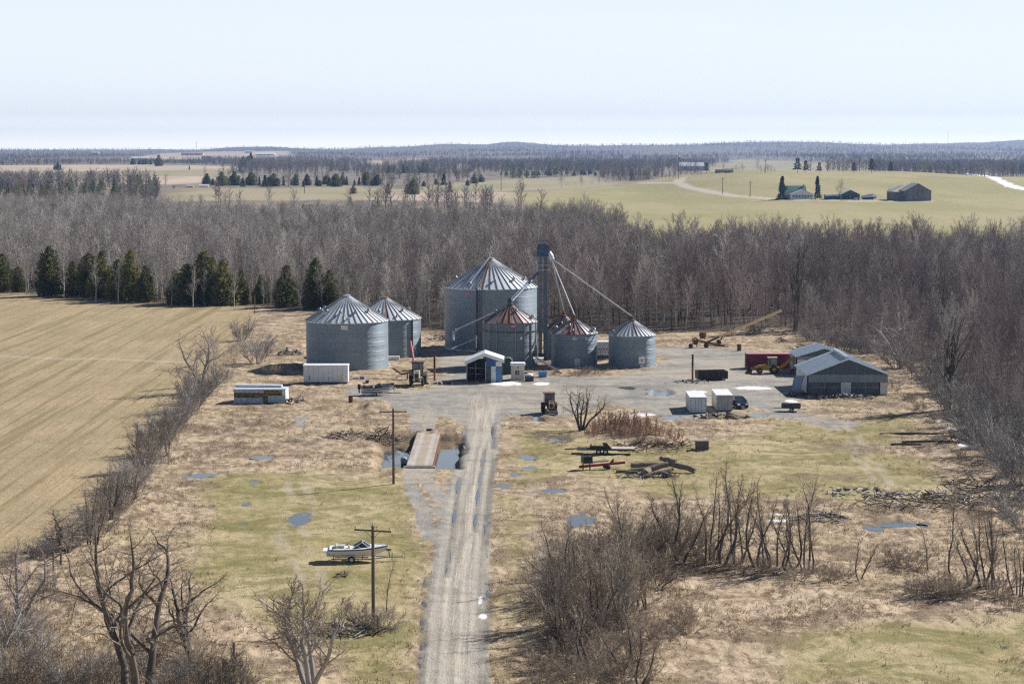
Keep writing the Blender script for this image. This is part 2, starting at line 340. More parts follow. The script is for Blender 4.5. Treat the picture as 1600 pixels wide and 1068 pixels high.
fwood = sstep(Y, 900, 1100) * (1 - np.maximum.reduce([ftan, fgreen, rfield, lane]))
# heights
pit = soft(poly_sd(X + .35 * (wx - X), Y, PIT), .8)
flat = np.maximum.reduce([gravel * .85, green * .75, lfield * .85, np.clip(wetm * .75, 0, 1)])
bumpy = (.16 * fbm(X / 2.6, Y / 4.2, 3, 11) + .10 * fbm(X / .8, Y / 1.3, 2, 12)) * (Y < 520) + .10 * (vnoise(X / .45, Y / .8, 13) - .5) * (Y < 330)
Z = bumpy * (1.15 - flat) + hz_far(X, Y)
Z += .55 * mud * np.clip(fbm(X / 4, Y / 6, 3, 14) + .15, 0, 1) * (1 - pit) * (1 - flat) * near
ruts = 0
for t, wd in ((.18, 1.0), (.36, .8), (.62, .9), (.8, 1.0)):
    cl = [(l[0] * (1 - t) + r[0] * t, l[1] * (1 - t) + r[1] * t) for l, r in zip(PX((652, 1075), (672, 900), (690, 800), (722, 700), (731, 640)), PX((763, 1075), (763, 900), (767, 800), (777, 700), (784, 640)))]
    ruts = np.maximum(ruts, 1 - sstep(line_d(X, Y, cl), .15, .55))
Z -= .05 * ruts
deep = np.maximum(soft(poly_sd(X + .5 * (wx - X), Y + .4 * (wy - Y), PX((596, 726), (602, 694), (624, 692), (634, 698), (632, 726))), .7), soft(poly_sd(X + .5 * (wx - X), Y + .4 * (wy - Y), PX((679, 729), (681, 698), (718, 688), (711, 730))), .7))
Z -= (.72 + .25 * fbm(X / 2, Y / 3, 3, 71)) * pit * (1 - deep) + 1.6 * pit * deep
Z -= wetm * .11
# berm beside the derelict trailer and the rubble lip by the spoil heaps
for cx, cy, rx, ry, hh in [(445, 568, 42, 14, .6), (585, 634, 26, 9, .9), (985, 668, 60, 14, .6), (1430, 790, 60, 14, .5), (625, 688, 20, 8, .5), (432, 540, 46, 12, .9), (1180, 640, 20, 5, .4)]:
    x0, y0 = at(cx, cy); a = rx * mpp(y0); b = abs(at(cx, cy - ry)[1] - at(cx, cy + ry)[1]) / 2
    q = ((X - x0) / a) ** 2 + ((Y - y0) / b) ** 2
    Z += hh * np.clip(1 - q, 0, 1) * (.7 + .5 * fbm(X / 1.5, Y / 2.5, 3, 15)) * (1 - pit)
idx = np.arange(NU * NY).reshape(NY, NU)
quads = np.stack([idx[:-1, :-1], idx[:-1, 1:], idx[1:, 1:], idx[1:, :-1]], -1).reshape(-1, 4)
me = bpy.data.meshes.new('ground')
me.vertices.add(len(X)); me.vertices.foreach_set('co', np.stack([X, Y, Z], 1).astype(np.float32).ravel())
me.loops.add(quads.size); me.loops.foreach_set('vertex_index', quads.astype(np.int32).ravel())
me.polygons.add(len(quads)); me.polygons.foreach_set('loop_start', np.arange(0, quads.size, 4, dtype=np.int32))
me.update(calc_edges=True); me.polygons.foreach_set('use_smooth', [True] * len(quads))
pink = near * (1 - green) * np.clip(.55 + .8 * fbm(X / 14, Y / 24, 3, 21), 0, 1)
for nm, ch in (('ma', (gravel, green, lfield, dirt)), ('mb', (ffloor, mud, wetm, pink)), ('mc', (ftan, fgreen, rfield, fwood)), ('md', (snow, lane, ruts, pit))):
    a = me.color_attributes.new(nm, 'FLOAT_COLOR', 'POINT'); a.data.foreach_set('color', np.stack(ch, 1).astype(np.float32).ravel())
ZG = Z.reshape(NY, NU)
def gz(x, y):                          # ground height under a point
    j = int(np.clip(np.searchsorted(ys, y), 1, NY - 1)); i = int(np.clip(np.searchsorted(us, x / max(y, 130)), 1, NU - 1))
    if abs(ys[j - 1] - y) < abs(ys[j] - y): j -= 1
    return float(ZG[j, i])
def on(px, py, dz=0.0):
    x, y = at(px, py); return (x, y, gz(x, y) + dz)

g = NT('ground_earth'); pos = g.n('NewGeometry').outputs['Position']
def attr(nm):
    a = g.n('Attribute', attribute_name=nm); s = g.n('SeparateColor'); g.l(a.outputs['Color'], s.inputs[0])
    return s.outputs[0], s.outputs[1], s.outputs[2], a.outputs['Alpha']
gr, grn, lf, drt = attr('ma'); ff, md_, wt_, pk = attr('mb'); ft, fg, rf, fw = attr('mc'); sn, ln, rt, pt = attr('md')
flatp = g.scale(pos, (1, .8, .25))
n_big, n_mid = g.noise(flatp, .07, 4), g.noise(flatp, .42, 6, .65)
n_fine, n_gr = g.noise(flatp, 1.7, 5, .7), g.noise(flatp, 5.5, 3, .7)
n_tus = g.noise(g.scale(pos, (1.0, .55, .3)), .9, 5, .75, .6)
straw = g.mix(g.ramp(n_mid, .38, .60), (.50, .39, .27), (.35, .262, .175))
straw = g.mix(g.math('MULTIPLY', pk, g.ramp(n_fine, .3, .7, .35, 1)), straw, (.55, .425, .29))
n_pat = g.noise(g.scale(pos, (.22, .30, .3)), .55, 7, .72, .9); n_st = g.noise(g.scale(pos, (.9, .33, .3)), .8, 6, .75, 1.2)
straw = g.mix(g.ramp(n_tus, .49, .60, 0, .75), straw, (.185, .125, .08))
straw = g.mix(g.ramp(n_pat, .47, .58, 0, .8), straw, (.165, .112, .073))
straw = g.mix(g.ramp(n_st, .55, .66, 0, .7), straw, (.64, .51, .365))
straw = g.mix(g.ramp(n_big, .52, .68, 0, .4), straw, (.33, .285, .135))
straw = g.mix(g.ramp(n_gr, .5, .75, 0, .55), straw, (.62, .50, .34))
lawn = g.mix(g.ramp(n_mid, .38, .62), (.24, .22, .08), (.40, .315, .17))
lawn = g.mix(g.ramp(n_fine, .5, .72, 0, .8), lawn, (.185, .165, .06))
lawn = g.mix(g.ramp(n_big, .47, .62, 0, .75), lawn, (.50, .405, .245))
lawn = g.mix(g.ramp(n_tus, .53, .66, 0, .6), lawn, (.20, .165, .08))
lawn = g.mix(g.ramp(n_gr, .52, .72, 0, .5), lawn, (.60, .50, .30))
lawn = g.mix(g.ramp(n_pat, .46, .58, 0, .75), lawn, (.19, .175, .06))
col = g.mix(g.ramp(g.math('ADD', g.math('MULTIPLY_ADD', n_mid, 1.0, g.math('SUBTRACT', grn, .55)), g.math('MULTIPLY_ADD', n_tus, .5, -.25)), .15, .75, 0, .92), straw, lawn)
mudc = g.mix(g.ramp(n_fine, .35, .65), (.105, .078, .055), (.26, .19, .125))
col = g.mix(g.ramp(g.math('ADD', g.math('MULTIPLY_ADD', n_mid, 1.5, g.math('MULTIPLY_ADD', md_, .75, -.95)), g.math('MULTIPLY_ADD', n_fine, .8, -.4)), .25, .75, 0, .8), col, mudc)
# stubble field: drill rows and wheel lines
(ax, ay), (bx, by) = at(0, 800), at(330, 562); L = math.hypot(bx - ax, by - ay); tx, ty = (bx - ax) / L, (by - ay) / L
def dot(v):
    x = g.n('VectorMath', operation='DOT_PRODUCT'); g.l(pos, x.inputs[0]); x.inputs[1].default_value = v; return x.outputs['Value']
cv = g.n('CombineXYZ'); g.l(g.math('MULTIPLY', dot((tx, ty, 0)), .018), cv.inputs[0]); g.l(dot((ty, -tx, 0)), cv.inputs[1])
rows = g.noise(cv.outputs[0], .55, 5, .7, .15); rows2 = g.noise(cv.outputs[0], 2.2, 3, .6)
fld = g.mix(g.ramp(n_mid, .35, .65), (.39, .305, .19), (.33, .26, .15))
fld = g.mix(g.ramp(n_big, .42, .62, 0, .6), fld, (.46, .34, .205))
fld = g.mix(g.ramp(rows, .50, .60, 0, .8), fld, (.24, .185, .09))
fld = g.mix(g.ramp(rows, .30, .42, .6, 0), fld, (.56, .45, .27))
fld = g.mix(g.ramp(rows2, .52, .66, 0, .65), fld, (.26, .20, .10))
fld = g.mix(g.ramp(n_fine, .5, .68, 0, .7), fld, (.205, .16, .08))
fld = g.mix(g.ramp(n_gr, .55, .72, 0, .5), fld, (.60, .48, .30))
col = g.mix(lf, col, fld)
litter = g.mix(g.ramp(n_mid, .36, .64), (.14, .108, .082), (.08, .062, .048))
litter = g.mix(g.ramp(n_fine, .56, .74, 0, .7), litter, (.24, .185, .13))
col = g.mix(ff, col, litter)
n_sm = g.noise(g.scale(pos, (.35, .9, .3)), .22, 6, .7, .8)
grav = g.mix(g.ramp(n_mid, .36, .62), (.37, .345, .305), (.27, .25, .22))
grav = g.mix(g.ramp(n_big, .46, .6, 0, .75), grav, (.43, .375, .295))
grav = g.mix(g.ramp(n_sm, .5, .66, 0, .75), grav, (.185, .17, .15))
grav = g.mix(g.ramp(n_sm, .28, .40, .6, 0), grav, (.50, .475, .44))
grav = g.mix(g.ramp(n_fine, .5, .75, 0, .6), grav, (.19, .175, .155))
rd = g.noise(g.scale(pos, (1.9, .05, 1)), 1.1, 5, .7, .3)
dirtc = g.mix(g.ramp(rd, .40, .56), (.48, .425, .345), (.34, .295, .235))
dirtc = g.mix(g.ramp(n_mid, .5, .7, 0, .5), dirtc, (.36, .32, .27))
rd2 = g.noise(g.scale(pos, (3.4, .035, 1)), 1.5, 4, .7, .2); dirtc = g.mix(g.ramp(rd2, .54, .64, 0, .75), dirtc, (.58, .54, .48)); dirtc = g.mix(g.ramp(rd2, .34, .42, .7, 0), dirtc, (.22, .19, .155))
dirtc = g.mix(g.ramp(n_sm, .50, .66, 0, .6), dirtc, (.25, .22, .18)); dirtc = g.mix(g.ramp(n_fine, .5, .72, 0, .4), dirtc, (.24, .21, .17))
dirtc = g.mix(g.math('MULTIPLY', rt, .35), dirtc, (.54, .49, .42))
grav = g.mix(drt, grav, dirtc)
col = g.mix(g.ramp(g.math('ADD', g.math('MULTIPLY_ADD', n_mid, .9, -.45), g.math('MULTIPLY_ADD', n_fine, .7, g.math('SUBTRACT', gr, .35))), .28, .66), col, grav)
# far land
n_f1, n_f2 = g.noise(g.scale(pos, (1, .35, 0)), .012, 4), g.noise(g.scale(pos, (1, .25, 0)), .05, 4)
col = g.mix(fw, col, g.mix(g.ramp(n_f2, .35, .65), (.16, .135, .11), (.27, .22, .165)))
col = g.mix(ft, col, g.mix(g.ramp(n_f1, .35, .65), (.52, .42, .31), (.42, .33, .245)))
col = g.mix(fg, col, g.mix(g.ramp(n_f1, .35, .65), (.29, .265, .15), (.36, .30, .195)))
rfc = g.mix(g.ramp(n_f1, .4, .6), (.30, .27, .125), (.36, .305, .165)); rfc = g.mix(g.ramp(n_f2, .5, .75, 0, .5), rfc, (.235, .225, .09)); rfc = g.mix(g.ramp(n_mid, .5, .7, 0, .35), rfc, (.44, .36, .20))
col = g.mix(rf, col, rfc)
col = g.mix(ln, col, (.50, .42, .34))
col = g.mix(g.math('MULTIPLY', wt_, .7), col, (.115, .092, .066))
col = g.mix(g.math('MULTIPLY', pt, .85), col, g.mix(g.ramp(n_fine, .4, .6), (.10, .075, .05), (.20, .15, .09)))
col = g.mix(sn, col, (.86, .86, .88))
hh = g.math('ADD', g.math('MULTIPLY', n_fine, .6), g.math('MULTIPLY', n_gr, .5))
g.bump(hh, .9, .22)
me.materials.append(g.done(col, g.mix(wt_, (.95,) * 3, (.6,) * 3), 0, .12))
ground = bpy.data.objects.new('ground', me); COL.objects.link(ground); tag(ground, kind='structure')

# ------------------------------------------------------------------ water
wn = NT('pond_water'); wp = wn.n('NewGeometry').outputs['Position']
wn.bump(wn.noise(wp, 1.3, 2), .05, .05)
M_WATER = wn.done((.10, .10, .095), .05, 0, .5); wn.b.inputs['IOR'].default_value = 1.4
def water_blob(x0, y0, a, b, z, seed):
    rg = random.Random(seed); n = 36; ph = [rg.uniform(0, 6.3) for _ in range(3)]
    mb = MB(); pts = []
    for k in range(n):
        t = 2 * math.pi * k / n; r = 1.0 + .13 * math.sin(2 * t + ph[0]) + .10 * math.sin(3 * t + ph[1]) + .07 * math.sin(5 * t + ph[2])
        pts.append((x0 + a * r * math.cos(t), y0 + b * r * math.sin(t), z))
    mb.add(pts, [tuple(range(n))]); tag(mb.build('puddle', M_WATER), kind='structure')
for i, (x0, y0, a, b) in enumerate(puds): water_blob(x0, y0, a * 1.05, b * 1.05, -.055, i)
mb = MB(); mb.add([(x, y, -.95) for x, y in PX((586, 738), (590, 680), (640, 674), (728, 678), (728, 700), (720, 740))], [tuple(range(6))]); tag(mb.build('pit_water', M_WATER), kind='structure')
def ribbon(pts, wd, z, nm):
    mb = MB(); rg = random.Random(len(pts)); P = []
    for (ax, ay), (bx, by) in zip(pts[:-1], pts[1:]):
        n = max(2, int(math.hypot(bx - ax, by - ay) / 1.5))
        P += [(ax + (bx - ax) * i / n, ay + (by - ay) * i / n) for i in range(n)]
    secs = []
    for i, (x, y) in enumerate(P):
        s = wd * (.45 + .55 * rg.random()) * min(1, i / 2 + .1, (len(P) - 1 - i) / 2 + .1); secs.append([(x - s, y, z), (x + s, y, z)])
    mb.loft(secs, closed=False); tag(mb.build(nm, M_WATER), kind='structure')
def dash(pts):
    rg = random.Random(int(pts[0][1] * 7)); out = []
    for (ax, ay), (bx, by) in zip(pts[:-1], pts[1:]):
        L = math.hypot(bx - ax, by - ay); s = rg.uniform(0, 3)
        while s < L - 3:
            e = min(L, s + rg.uniform(6, 22)); out.append([(ax + (bx - ax) * q / L, ay + (by - ay) * q / L) for q in (s, (s + e) / 2, e)]); s = e + rg.uniform(1, 5)
    return out
for t in WET:
    for q in dash(t): ribbon(q, .27, -.07, 'rut_water')
# ------------------------------------------------------------------ plants: prototypes
BARK = world_mat('bark_grey', (.39, .365, .335), (.27, .25, .225), .5, rnd=.25)
BARK_P = world_mat('bark_pale', (.64, .60, .54), (.50, .46, .40), .5, rnd=.2)
BARK_D = world_mat('bark_dark', (.08, .067, .057), (.145, .122, .104), .7, rnd=.2)
TWIG = world_mat('twig_grey', (.41, .365, .32), (.28, .245, .21), .09, rnd=.42)
TWIG_P = world_mat('twig_pale', (.54, .495, .44), (.41, .37, .325), .09, rnd=.3)
TWIG_R = world_mat('twig_reddish', (.37, .29, .265), (.28, .225, .21), .09, rnd=.25)
TWIG_B = world_mat('twig_brown', (.37, .305, .235), (.26, .21, .165), .4, rnd=.25)
TWIG_G = world_mat('twig_slate', (.34, .315, .29), (.235, .215, .195), .3, rnd=.25)
TWIG_RED = world_mat('twig_red', (.44, .27, .19), (.34, .235, .165), .5, rnd=.2)
CEDAR = world_mat('cedar_leaf', (.10, .12, .042), (.20, .185, .07), .28, .8, rnd=.3)
SPRUCE = world_mat('spruce_leaf', (.024, .042, .024), (.042, .060, .034), .3, .8, rnd=.3)
PINE = world_mat('pine_leaf', (.05, .065, .035), (.075, .085, .05), .3, .8, rnd=.3)
for m_ in (CEDAR, SPRUCE, PINE):         # light comes through the sprays
    t_ = m_.node_tree; b_ = t_.nodes['Principled BSDF']; o_ = t_.nodes['Material Output']; tr = t_.nodes.new('ShaderNodeBsdfTranslucent'); mx = t_.nodes.new('ShaderNodeMixShader'); mx.inputs[0].default_value = .4
    t_.links.new(b_.inputs['Base Color'].links[0].from_socket, tr.inputs[0]); t_.links.new(b_.outputs[0], mx.inputs[1]); t_.links.new(tr.outputs[0], mx.inputs[2]); t_.links.new(mx.outputs[0], o_.inputs[0])
Zv = Vector((0, 0, 1))
def rvec(rg): return Vector((rg.gauss(0, 1), rg.gauss(0, 1), rg.gauss(0, 1)))
def grow(rg, T, W, p, d, L, r, lev, K):
    if lev >= K['lev']:
        d = (d + rvec(rg) * .12 + Zv * K['trop'][-1]).normalized(); W.cone3(p, p + d * L, r); return
    n = K['seg'][lev]; pts, ds = [p], [d]
    for i in range(n):
        d = (d + rvec(rg) * K['wob'][lev] + Zv * K['trop'][lev]).normalized(); pts.append(pts[-1] + d * (L / n)); ds.append(d)
    rs = [max(r * (1 - (1 - K['tap'][lev]) * i / n), K['rmin']) for i in range(n + 1)]
    (T if lev < K['tl'] else W).tube(pts, rs, K['sides'][lev], False)
    m, st = K['n'][lev], K['st'][lev]
    for k in range(m):
        t = st + (1 - st) * (k + rg.random()) / m; f = min(t * n, n - 1e-4); i = int(f); f -= i
        q = pts[i].lerp(pts[i + 1], f); dd = ds[i + 1]; u, v = frame(dd); az = k * 2.4 + rg.uniform(-.6, .6)
        an = K['ang'][lev] * rg.uniform(.7, 1.25)
        cd = (dd * math.cos(an) + (u * math.cos(az) + v * math.sin(az)) * math.sin(an)).normalized()
        cl = L * K['rat'][lev] * rg.uniform(.6, 1.2) * (1 - K['con'][lev] * t); cr = max((rs[i] * (1 - f) + rs[i + 1] * f) * K['rr'], K['rmin'])
        grow(rg, T, W, q, cd, cl, cr, lev + 1, K)
    grow(rg, T, W, pts[-1], ds[-1], L * K['rat'][lev] * .6, max(rs[-1], K['rmin']), lev + 1, K)
class Proto: pass
def proto(seed, K, bark, twig):
    rg = random.Random(seed); T, W = MB(), MB()
    for s in range(K.get('stems', 1)):
        az = s * 2.4 + rg.uniform(-.5, .5); lean = K.get('lean', 0) * rg.uniform(.4, 1.2); off = K.get('off', 0) * rg.uniform(.2, 1)
        d = Vector((math.cos(az) * math.sin(lean), math.sin(az) * math.sin(lean), math.cos(lean)))
        grow(rg, T, W, Vector((math.cos(az) * off, math.sin(az) * off, -.15)), d, K['H'] * rg.uniform(*K.get('hv', (1, 1))), K['r'], 0, K)
    p = Proto(); p.H = max(v[2] for v in W.v)
    p.trunk = T.mesh('trunk', bark, smooth=True); p.crown = W.mesh('crown', twig)
    J = MB(); J.v = T.v + W.v; J.f = T.f + [tuple(i + len(T.v) for i in f) for f in W.f]
    p.joint = J.mesh('wood_tree', bark, twig); mi = [0] * len(T.f) + [1] * len(W.f); p.joint.polygons.foreach_set('material_index', mi)
    return p
KF = dict(H=15, r=.17, lev=3, tl=1, seg=[6, 3, 2], wob=[.05, .14, .18], trop=[.05, .13, .12, .18], tap=[.18, .3, .5], sides=[5, 3, 3], n=[20, 8, 8], st=[.30, .15, .1], ang=[.72, .75, .75], rat=[.31, .40, .42], con=[.28, .25, .2], rr=.45, rmin=.024)
def KV(base, **k): q = dict(base); q.update(k); return q
KM = KV(KF, n=[18, 9, 8], ang=[.6, .6, .65], rat=[.40, .42, .46], st=[.2, .2, .1], trop=[.03, .16, .14, .2])
KB = KV(KF, H=15.5, n=[24, 7, 8], rat=[.24, .42, .45], r=.20, ang=[.7, .8, .7])
FOR = [proto(10 + i, KF, BARK, TWIG) for i in range(4)] + [proto(20 + i, KM, BARK_D, TWIG_R) for i in range(3)] + [proto(30 + i, KB, BARK_P, TWIG_P) for i in range(3)]
BIG = proto(41, dict(H=9, r=.42, stems=3, lean=.16, off=.5, lev=4, tl=2, seg=[5, 4, 3, 2], wob=[.08, .12, .15, .15], trop=[.06, .06, .1, .1, .12], tap=[.55, .35, .4, .5], sides=[7, 5, 3, 3], n=[5, 6, 5, 5], st=[.35, .2, .15, .1], ang=[.5, .6, .7, .7], rat=[.75, .42, .42, .45], con=[.2, .3, .3, .2], rr=.6, rmin=.022), BARK_D, TWIG)
KG = dict(H=5.0, r=.20, lev=4, tl=2, seg=[6, 6, 4, 2], wob=[.16, .24, .24, .2], trop=[.05, .05, .02, .0, .0], tap=[.5, .3, .35, .5], sides=[7, 6, 4, 3], n=[5, 6, 6, 5], st=[.3, .18, .12, .1], ang=[.85, .95, .95, .9], rat=[.85, .42, .40, .36], con=[.2, .2, .25, .2], rr=.58, rmin=.009)
GN_A = proto(52, KV(KG, stems=3, lean=.25, off=.45, H=5.6), BARK_D, TWIG_B)
GN_B = proto(57, KV(KG, stems=2, lean=.45, off=.1, H=2.8, r=.15, n=[4, 6, 6, 5]), BARK_D, TWIG_B)
GN_C = proto(58, KV(KG, stems=2, lean=.3, off=.2, H=5.0, n=[5, 7, 7, 6]), BARK, TWIG_R)
VASE = proto(61, dict(H=3.4, r=.11, stems=5, lean=.42, off=.12, lev=4, tl=2, seg=[5, 4, 3, 2], wob=[.10, .14, .17, .18], trop=[.05, .07, .05, .04, .05], tap=[.55, .3, .4, .5], sides=[6, 5, 3, 3], n=[5, 6, 5, 5], st=[.3, .2, .15, .1], ang=[.5, .55, .6, .6], rat=[.8, .48, .46, .5], con=[.2, .3, .3, .2], rr=.55, rmin=.009), BARK, TWIG_B)
WILLOW = proto(66, dict(H=3.6, r=.16, stems=5, lean=.42, off=.25, lev=4, tl=2, seg=[5, 4, 3, 2], wob=[.12, .16, .16, .15], trop=[.06, .03, -.05, -.12, -.2], tap=[.6, .3, .4, .5], sides=[6, 5, 3, 3], n=[3, 4, 4, 3], st=[.5, .3, .2, .1], ang=[.7, .85, .8, .7], rat=[.8, .5, .42, .6], con=[.2, .3, .3, .2], rr=.55, rmin=.012), BARK_D, world_mat('twig_willow', (.42, .33, .16), (.30, .235, .12), .5))
KS = dict(H=2.6, r=.035, stems=16, lean=.5, off=.7, hv=(.6, 1.15), lev=3, tl=1, seg=[4, 3, 2], wob=[.1, .14, .16], trop=[.04, .06, .06, .08], tap=[.4, .4, .5], sides=[4, 3, 3], n=[7, 5, 4], st=[.2, .15, .1], ang=[.5, .6, .6], rat=[.5, .5, .5], con=[.3, .3, .2], rr=.55, rmin=.011)
SHR = [proto(70 + i, KS, TWIG_G, TWIG_G) for i in range(2)] + [proto(73 + i, KV(KS, wob=[.16, .2, .2], lean=.7), TWIG_B, TWIG_B) for i in range(2)]
REDS = proto(77, KV(KS, H=1.3, stems=30, off=1.3, lean=.35, n=[5, 4, 2], ang=[.3, .35, .4]), TWIG_RED, TWIG_RED)
KC = dict(H=6.5, r=.10, stems=4, lean=.26, off=.55, hv=(.6, 1.1), lev=3, tl=1, seg=[6, 3, 2], wob=[.13, .15, .16], trop=[.07, .12, .1, .1], tap=[.3, .35, .5], sides=[5, 3, 3], n=[13, 6, 5], st=[.22, .15, .1], ang=[.55, .65, .7], rat=[.3, .42, .5], con=[.45, .3, .2], rr=.42, rmin=.010)
CLP = [proto(80 + i, KC, BARK_D, TWIG_B) for i in range(2)] + [proto(84, KV(KC, stems=2, off=.3), BARK_D, TWIG_B), proto(85, KV(KC, stems=1, n=[18, 5, 4]), BARK_D, TWIG_B)]
def evergreen(seed, H, wd, mat_, n, kind):
    rg = random.Random(seed); T, W = MB(), MB()
    T.tube([(0, 0, -.2), (0, 0, H * .5), (0, 0, H * .97)], [.035 * wd + .1, .08, .02], 6, False)
    lobes = [(rg.uniform(0, 6.3), rg.uniform(.15, .9), rg.uniform(.35, 1.45)) for _ in range(40)]
    lead = [(0, 0, 1.0, .7)] + [(rg.uniform(.3, .85) * wd * math.cos(a), rg.uniform(.3, .85) * wd * math.sin(a), rg.uniform(.55, .97), rg.uniform(.42, .68)) for a in [k * 2.4 + rg.random() for k in range(7)]]
    for i in range(n):
        t = rg.random() ** 1.25
        if kind == 'cedar': r0 = wd * math.sin(math.pi * min(1, .22 + .78 * t ** .9)) ** .62 * (1.0 - .12 * t)
        elif kind == 'pine': r0 = wd * math.sin(math.pi * min(1, .25 + .72 * t)) * (.75 + .25 * math.sin(t * 31)); t = .25 + .75 * t
        else: r0 = wd * (1 - t) ** .85 * (.78 + .22 * math.sin(t * 60))
        a = rg.uniform(0, 6.283); m = 1.0
        for la, lt, lm in lobes:
            if abs((a - la + 3.14) % 6.283 - 3.14) < .5 and abs(t - lt) < .09: m *= lm
        r = r0 * m * rg.uniform(.25, 1.0) ** .4; z = .3 + t * (H - .3); p = Vector((r * math.cos(a), r * math.sin(a), z))
        if kind == 'cedar':
            lx, ly, lh, lw = lead[0] if rg.random() < .18 else rg.choice(lead); p = Vector((lx + r * lw * math.cos(a), ly + r * lw * math.sin(a), .25 + (z - .25) * lh))
        out = Vector((math.cos(a), math.sin(a), (.9 if kind == 'cedar' else -.15) + rg.gauss(0, .3))).normalized(); u, v = frame(out)
        s = rg.uniform(.18, .55) * (H / 10) ** .5; tw = rg.uniform(0, 3.14); u2 = u * math.cos(tw) + v * math.sin(tw)
        W.add([p - u2 * s * .5, p + u2 * s * .5, p + out * s * 1.5], [(0, 1, 2)])
    q = Proto(); q.H = H; q.trunk = T.mesh('trunk', BARK_D, smooth=True); q.crown = W.mesh('crown', mat_)
    J = MB(); J.v = T.v + W.v; J.f = T.f + [tuple(i + len(T.v) for i in f) for f in W.f]
    q.joint = J.mesh('conifer', BARK_D, mat_); q.joint.polygons.foreach_set('material_index', [0] * len(T.f) + [1] * len(W.f)); return q
CED = [evergreen(90 + i, 11, 3.2, CEDAR, 4200, 'cedar') for i in range(3)]
SPR = [evergreen(95 + i, 12, 2.6, SPRUCE, 2600, 'spruce') for i in range(2)]
PIN = evergreen(98, 13, 3.4, PINE, 2200, 'pine')

def plant(p, x, y, h, label, name, cat, group=None, rz=0.0, wd=1.0, z=None, parts=True, sink=0.0, tilt=0.0):
    s = h / p.H; z = gz(x, y) if z is None else z
    if parts:
        o = thing(name, label, cat, (x, y, z - sink), rz, group)
        for nm, me_ in (('trunk', p.trunk), ('crown', p.crown)):
            c = bpy.data.objects.new(nm if cat == 'tree' else {'trunk': 'stems', 'crown': 'twigs'}[nm], me_); COL.objects.link(c); c.parent = o
    else:
        o = bpy.data.objects.new(name, p.joint); COL.objects.link(o); o.location = (x, y, z - sink); tag(o, label, cat, group)
    o.rotation_euler = (tilt * .4, tilt, rz); o.scale = (s * wd, s * wd, s); return o
def plant_px(p, px, py, h, *a, **k):
    x, y = at(px, py); return plant(p, x, y, h, *a, **k)
rg = random.Random(7)
def rr(): return rg.uniform(0, 6.283)

# ------------------------------------------------------------------ the wood: 230 trees at its edge, the rest as one mass
pts = []
sp = 4.3
for j in range(int(430 / sp), int(1260 / sp)):
    for i in range(-int(340 / sp), int(330 / sp)):
        x, y = (i + .5 * (j % 2) + rg.uniform(-.45, .45)) * sp, (j + rg.uniform(-.45, .45)) * sp
        if abs(x) < .285 * y + 25 and not (y > 620 and rg.random() < .25): pts.append((x, y))
for j in range(int(270 / sp), int(430 / sp)):
    for i in range(int(60 / sp), int(150 / sp)):
        x, y = (i + rg.uniform(-.5, .5)) * sp, (j + rg.uniform(-.5, .5)) * sp
        if x < .285 * y + 25: pts.append((x, y))
PA = np.array(pts); sd = poly_sd(PA[:, 0], PA[:, 1], FOREST, 60.0); keep = sd > 0
PA, sd = PA[keep], sd[keep]
front = np.array(PX(*FOREST_FRONT)); fd = line_d(PA[:, 0], PA[:, 1], front, 500.0)
vis = np.abs(PA[:, 0]) < .262 * PA[:, 1]
order = np.argsort(fd + np.where(vis, 0, 1e4))
KINDS = {0: ('grey bare tree in the front rows of the wood behind the silos', 'grey trees at the edge of the wood'),
         1: ('dark-trunked bare tree with reddish twigs in the front rows of the wood', 'red-twigged trees at the edge of the wood'),
         2: ('pale-barked slender bare tree in the front rows of the wood', 'pale-barked trees at the edge of the wood')}
def kind_at(x, y):
    u = x / y; r = rg.random(); redness = .08 + .50 * max(0, min(1, (u + .02) / .12)); pale = .7 * max(0, min(1, (.05 - u) / .2))
    n = float(fbm(np.array([x / 40]), np.array([y / 60]), 2, 31)[0]) * .3
    return 1 if r < redness + n else 2 if r < redness + n + pale + .06 else 0
rest = []
solo = 0
for i in order:
    x, y = PA[i]; k = kind_at(x, y); p = {0: rg.randrange(4), 1: 4 + rg.randrange(3), 2: 7 + rg.randrange(3)}[k]
    edge = min(1, .62 + fd[i] / 45); right = .72 if (y < 400 and x > 50) else 1
    h = rg.choice((rg.uniform(9, 14), rg.uniform(13, 18), rg.uniform(14, 20))) * edge * right * (1.0 + .22 * float(fbm(np.array([x / 60]), np.array([y / 90]), 2, 33)[0]))
    if 56 < x < 95 and 395 < y < 478: h *= .58
    if y > 640 and x < 30: h *= .84
    if solo < 225 and vis[i]:
        plant(FOR[p], x, y, h, KINDS[k][0], 'forest_tree', 'tree', KINDS[k][1], rr(), rg.uniform(.9, 1.25)); solo += 1
    else: rest.append((x, y, -.1, rr(), h / FOR[p].H, p))

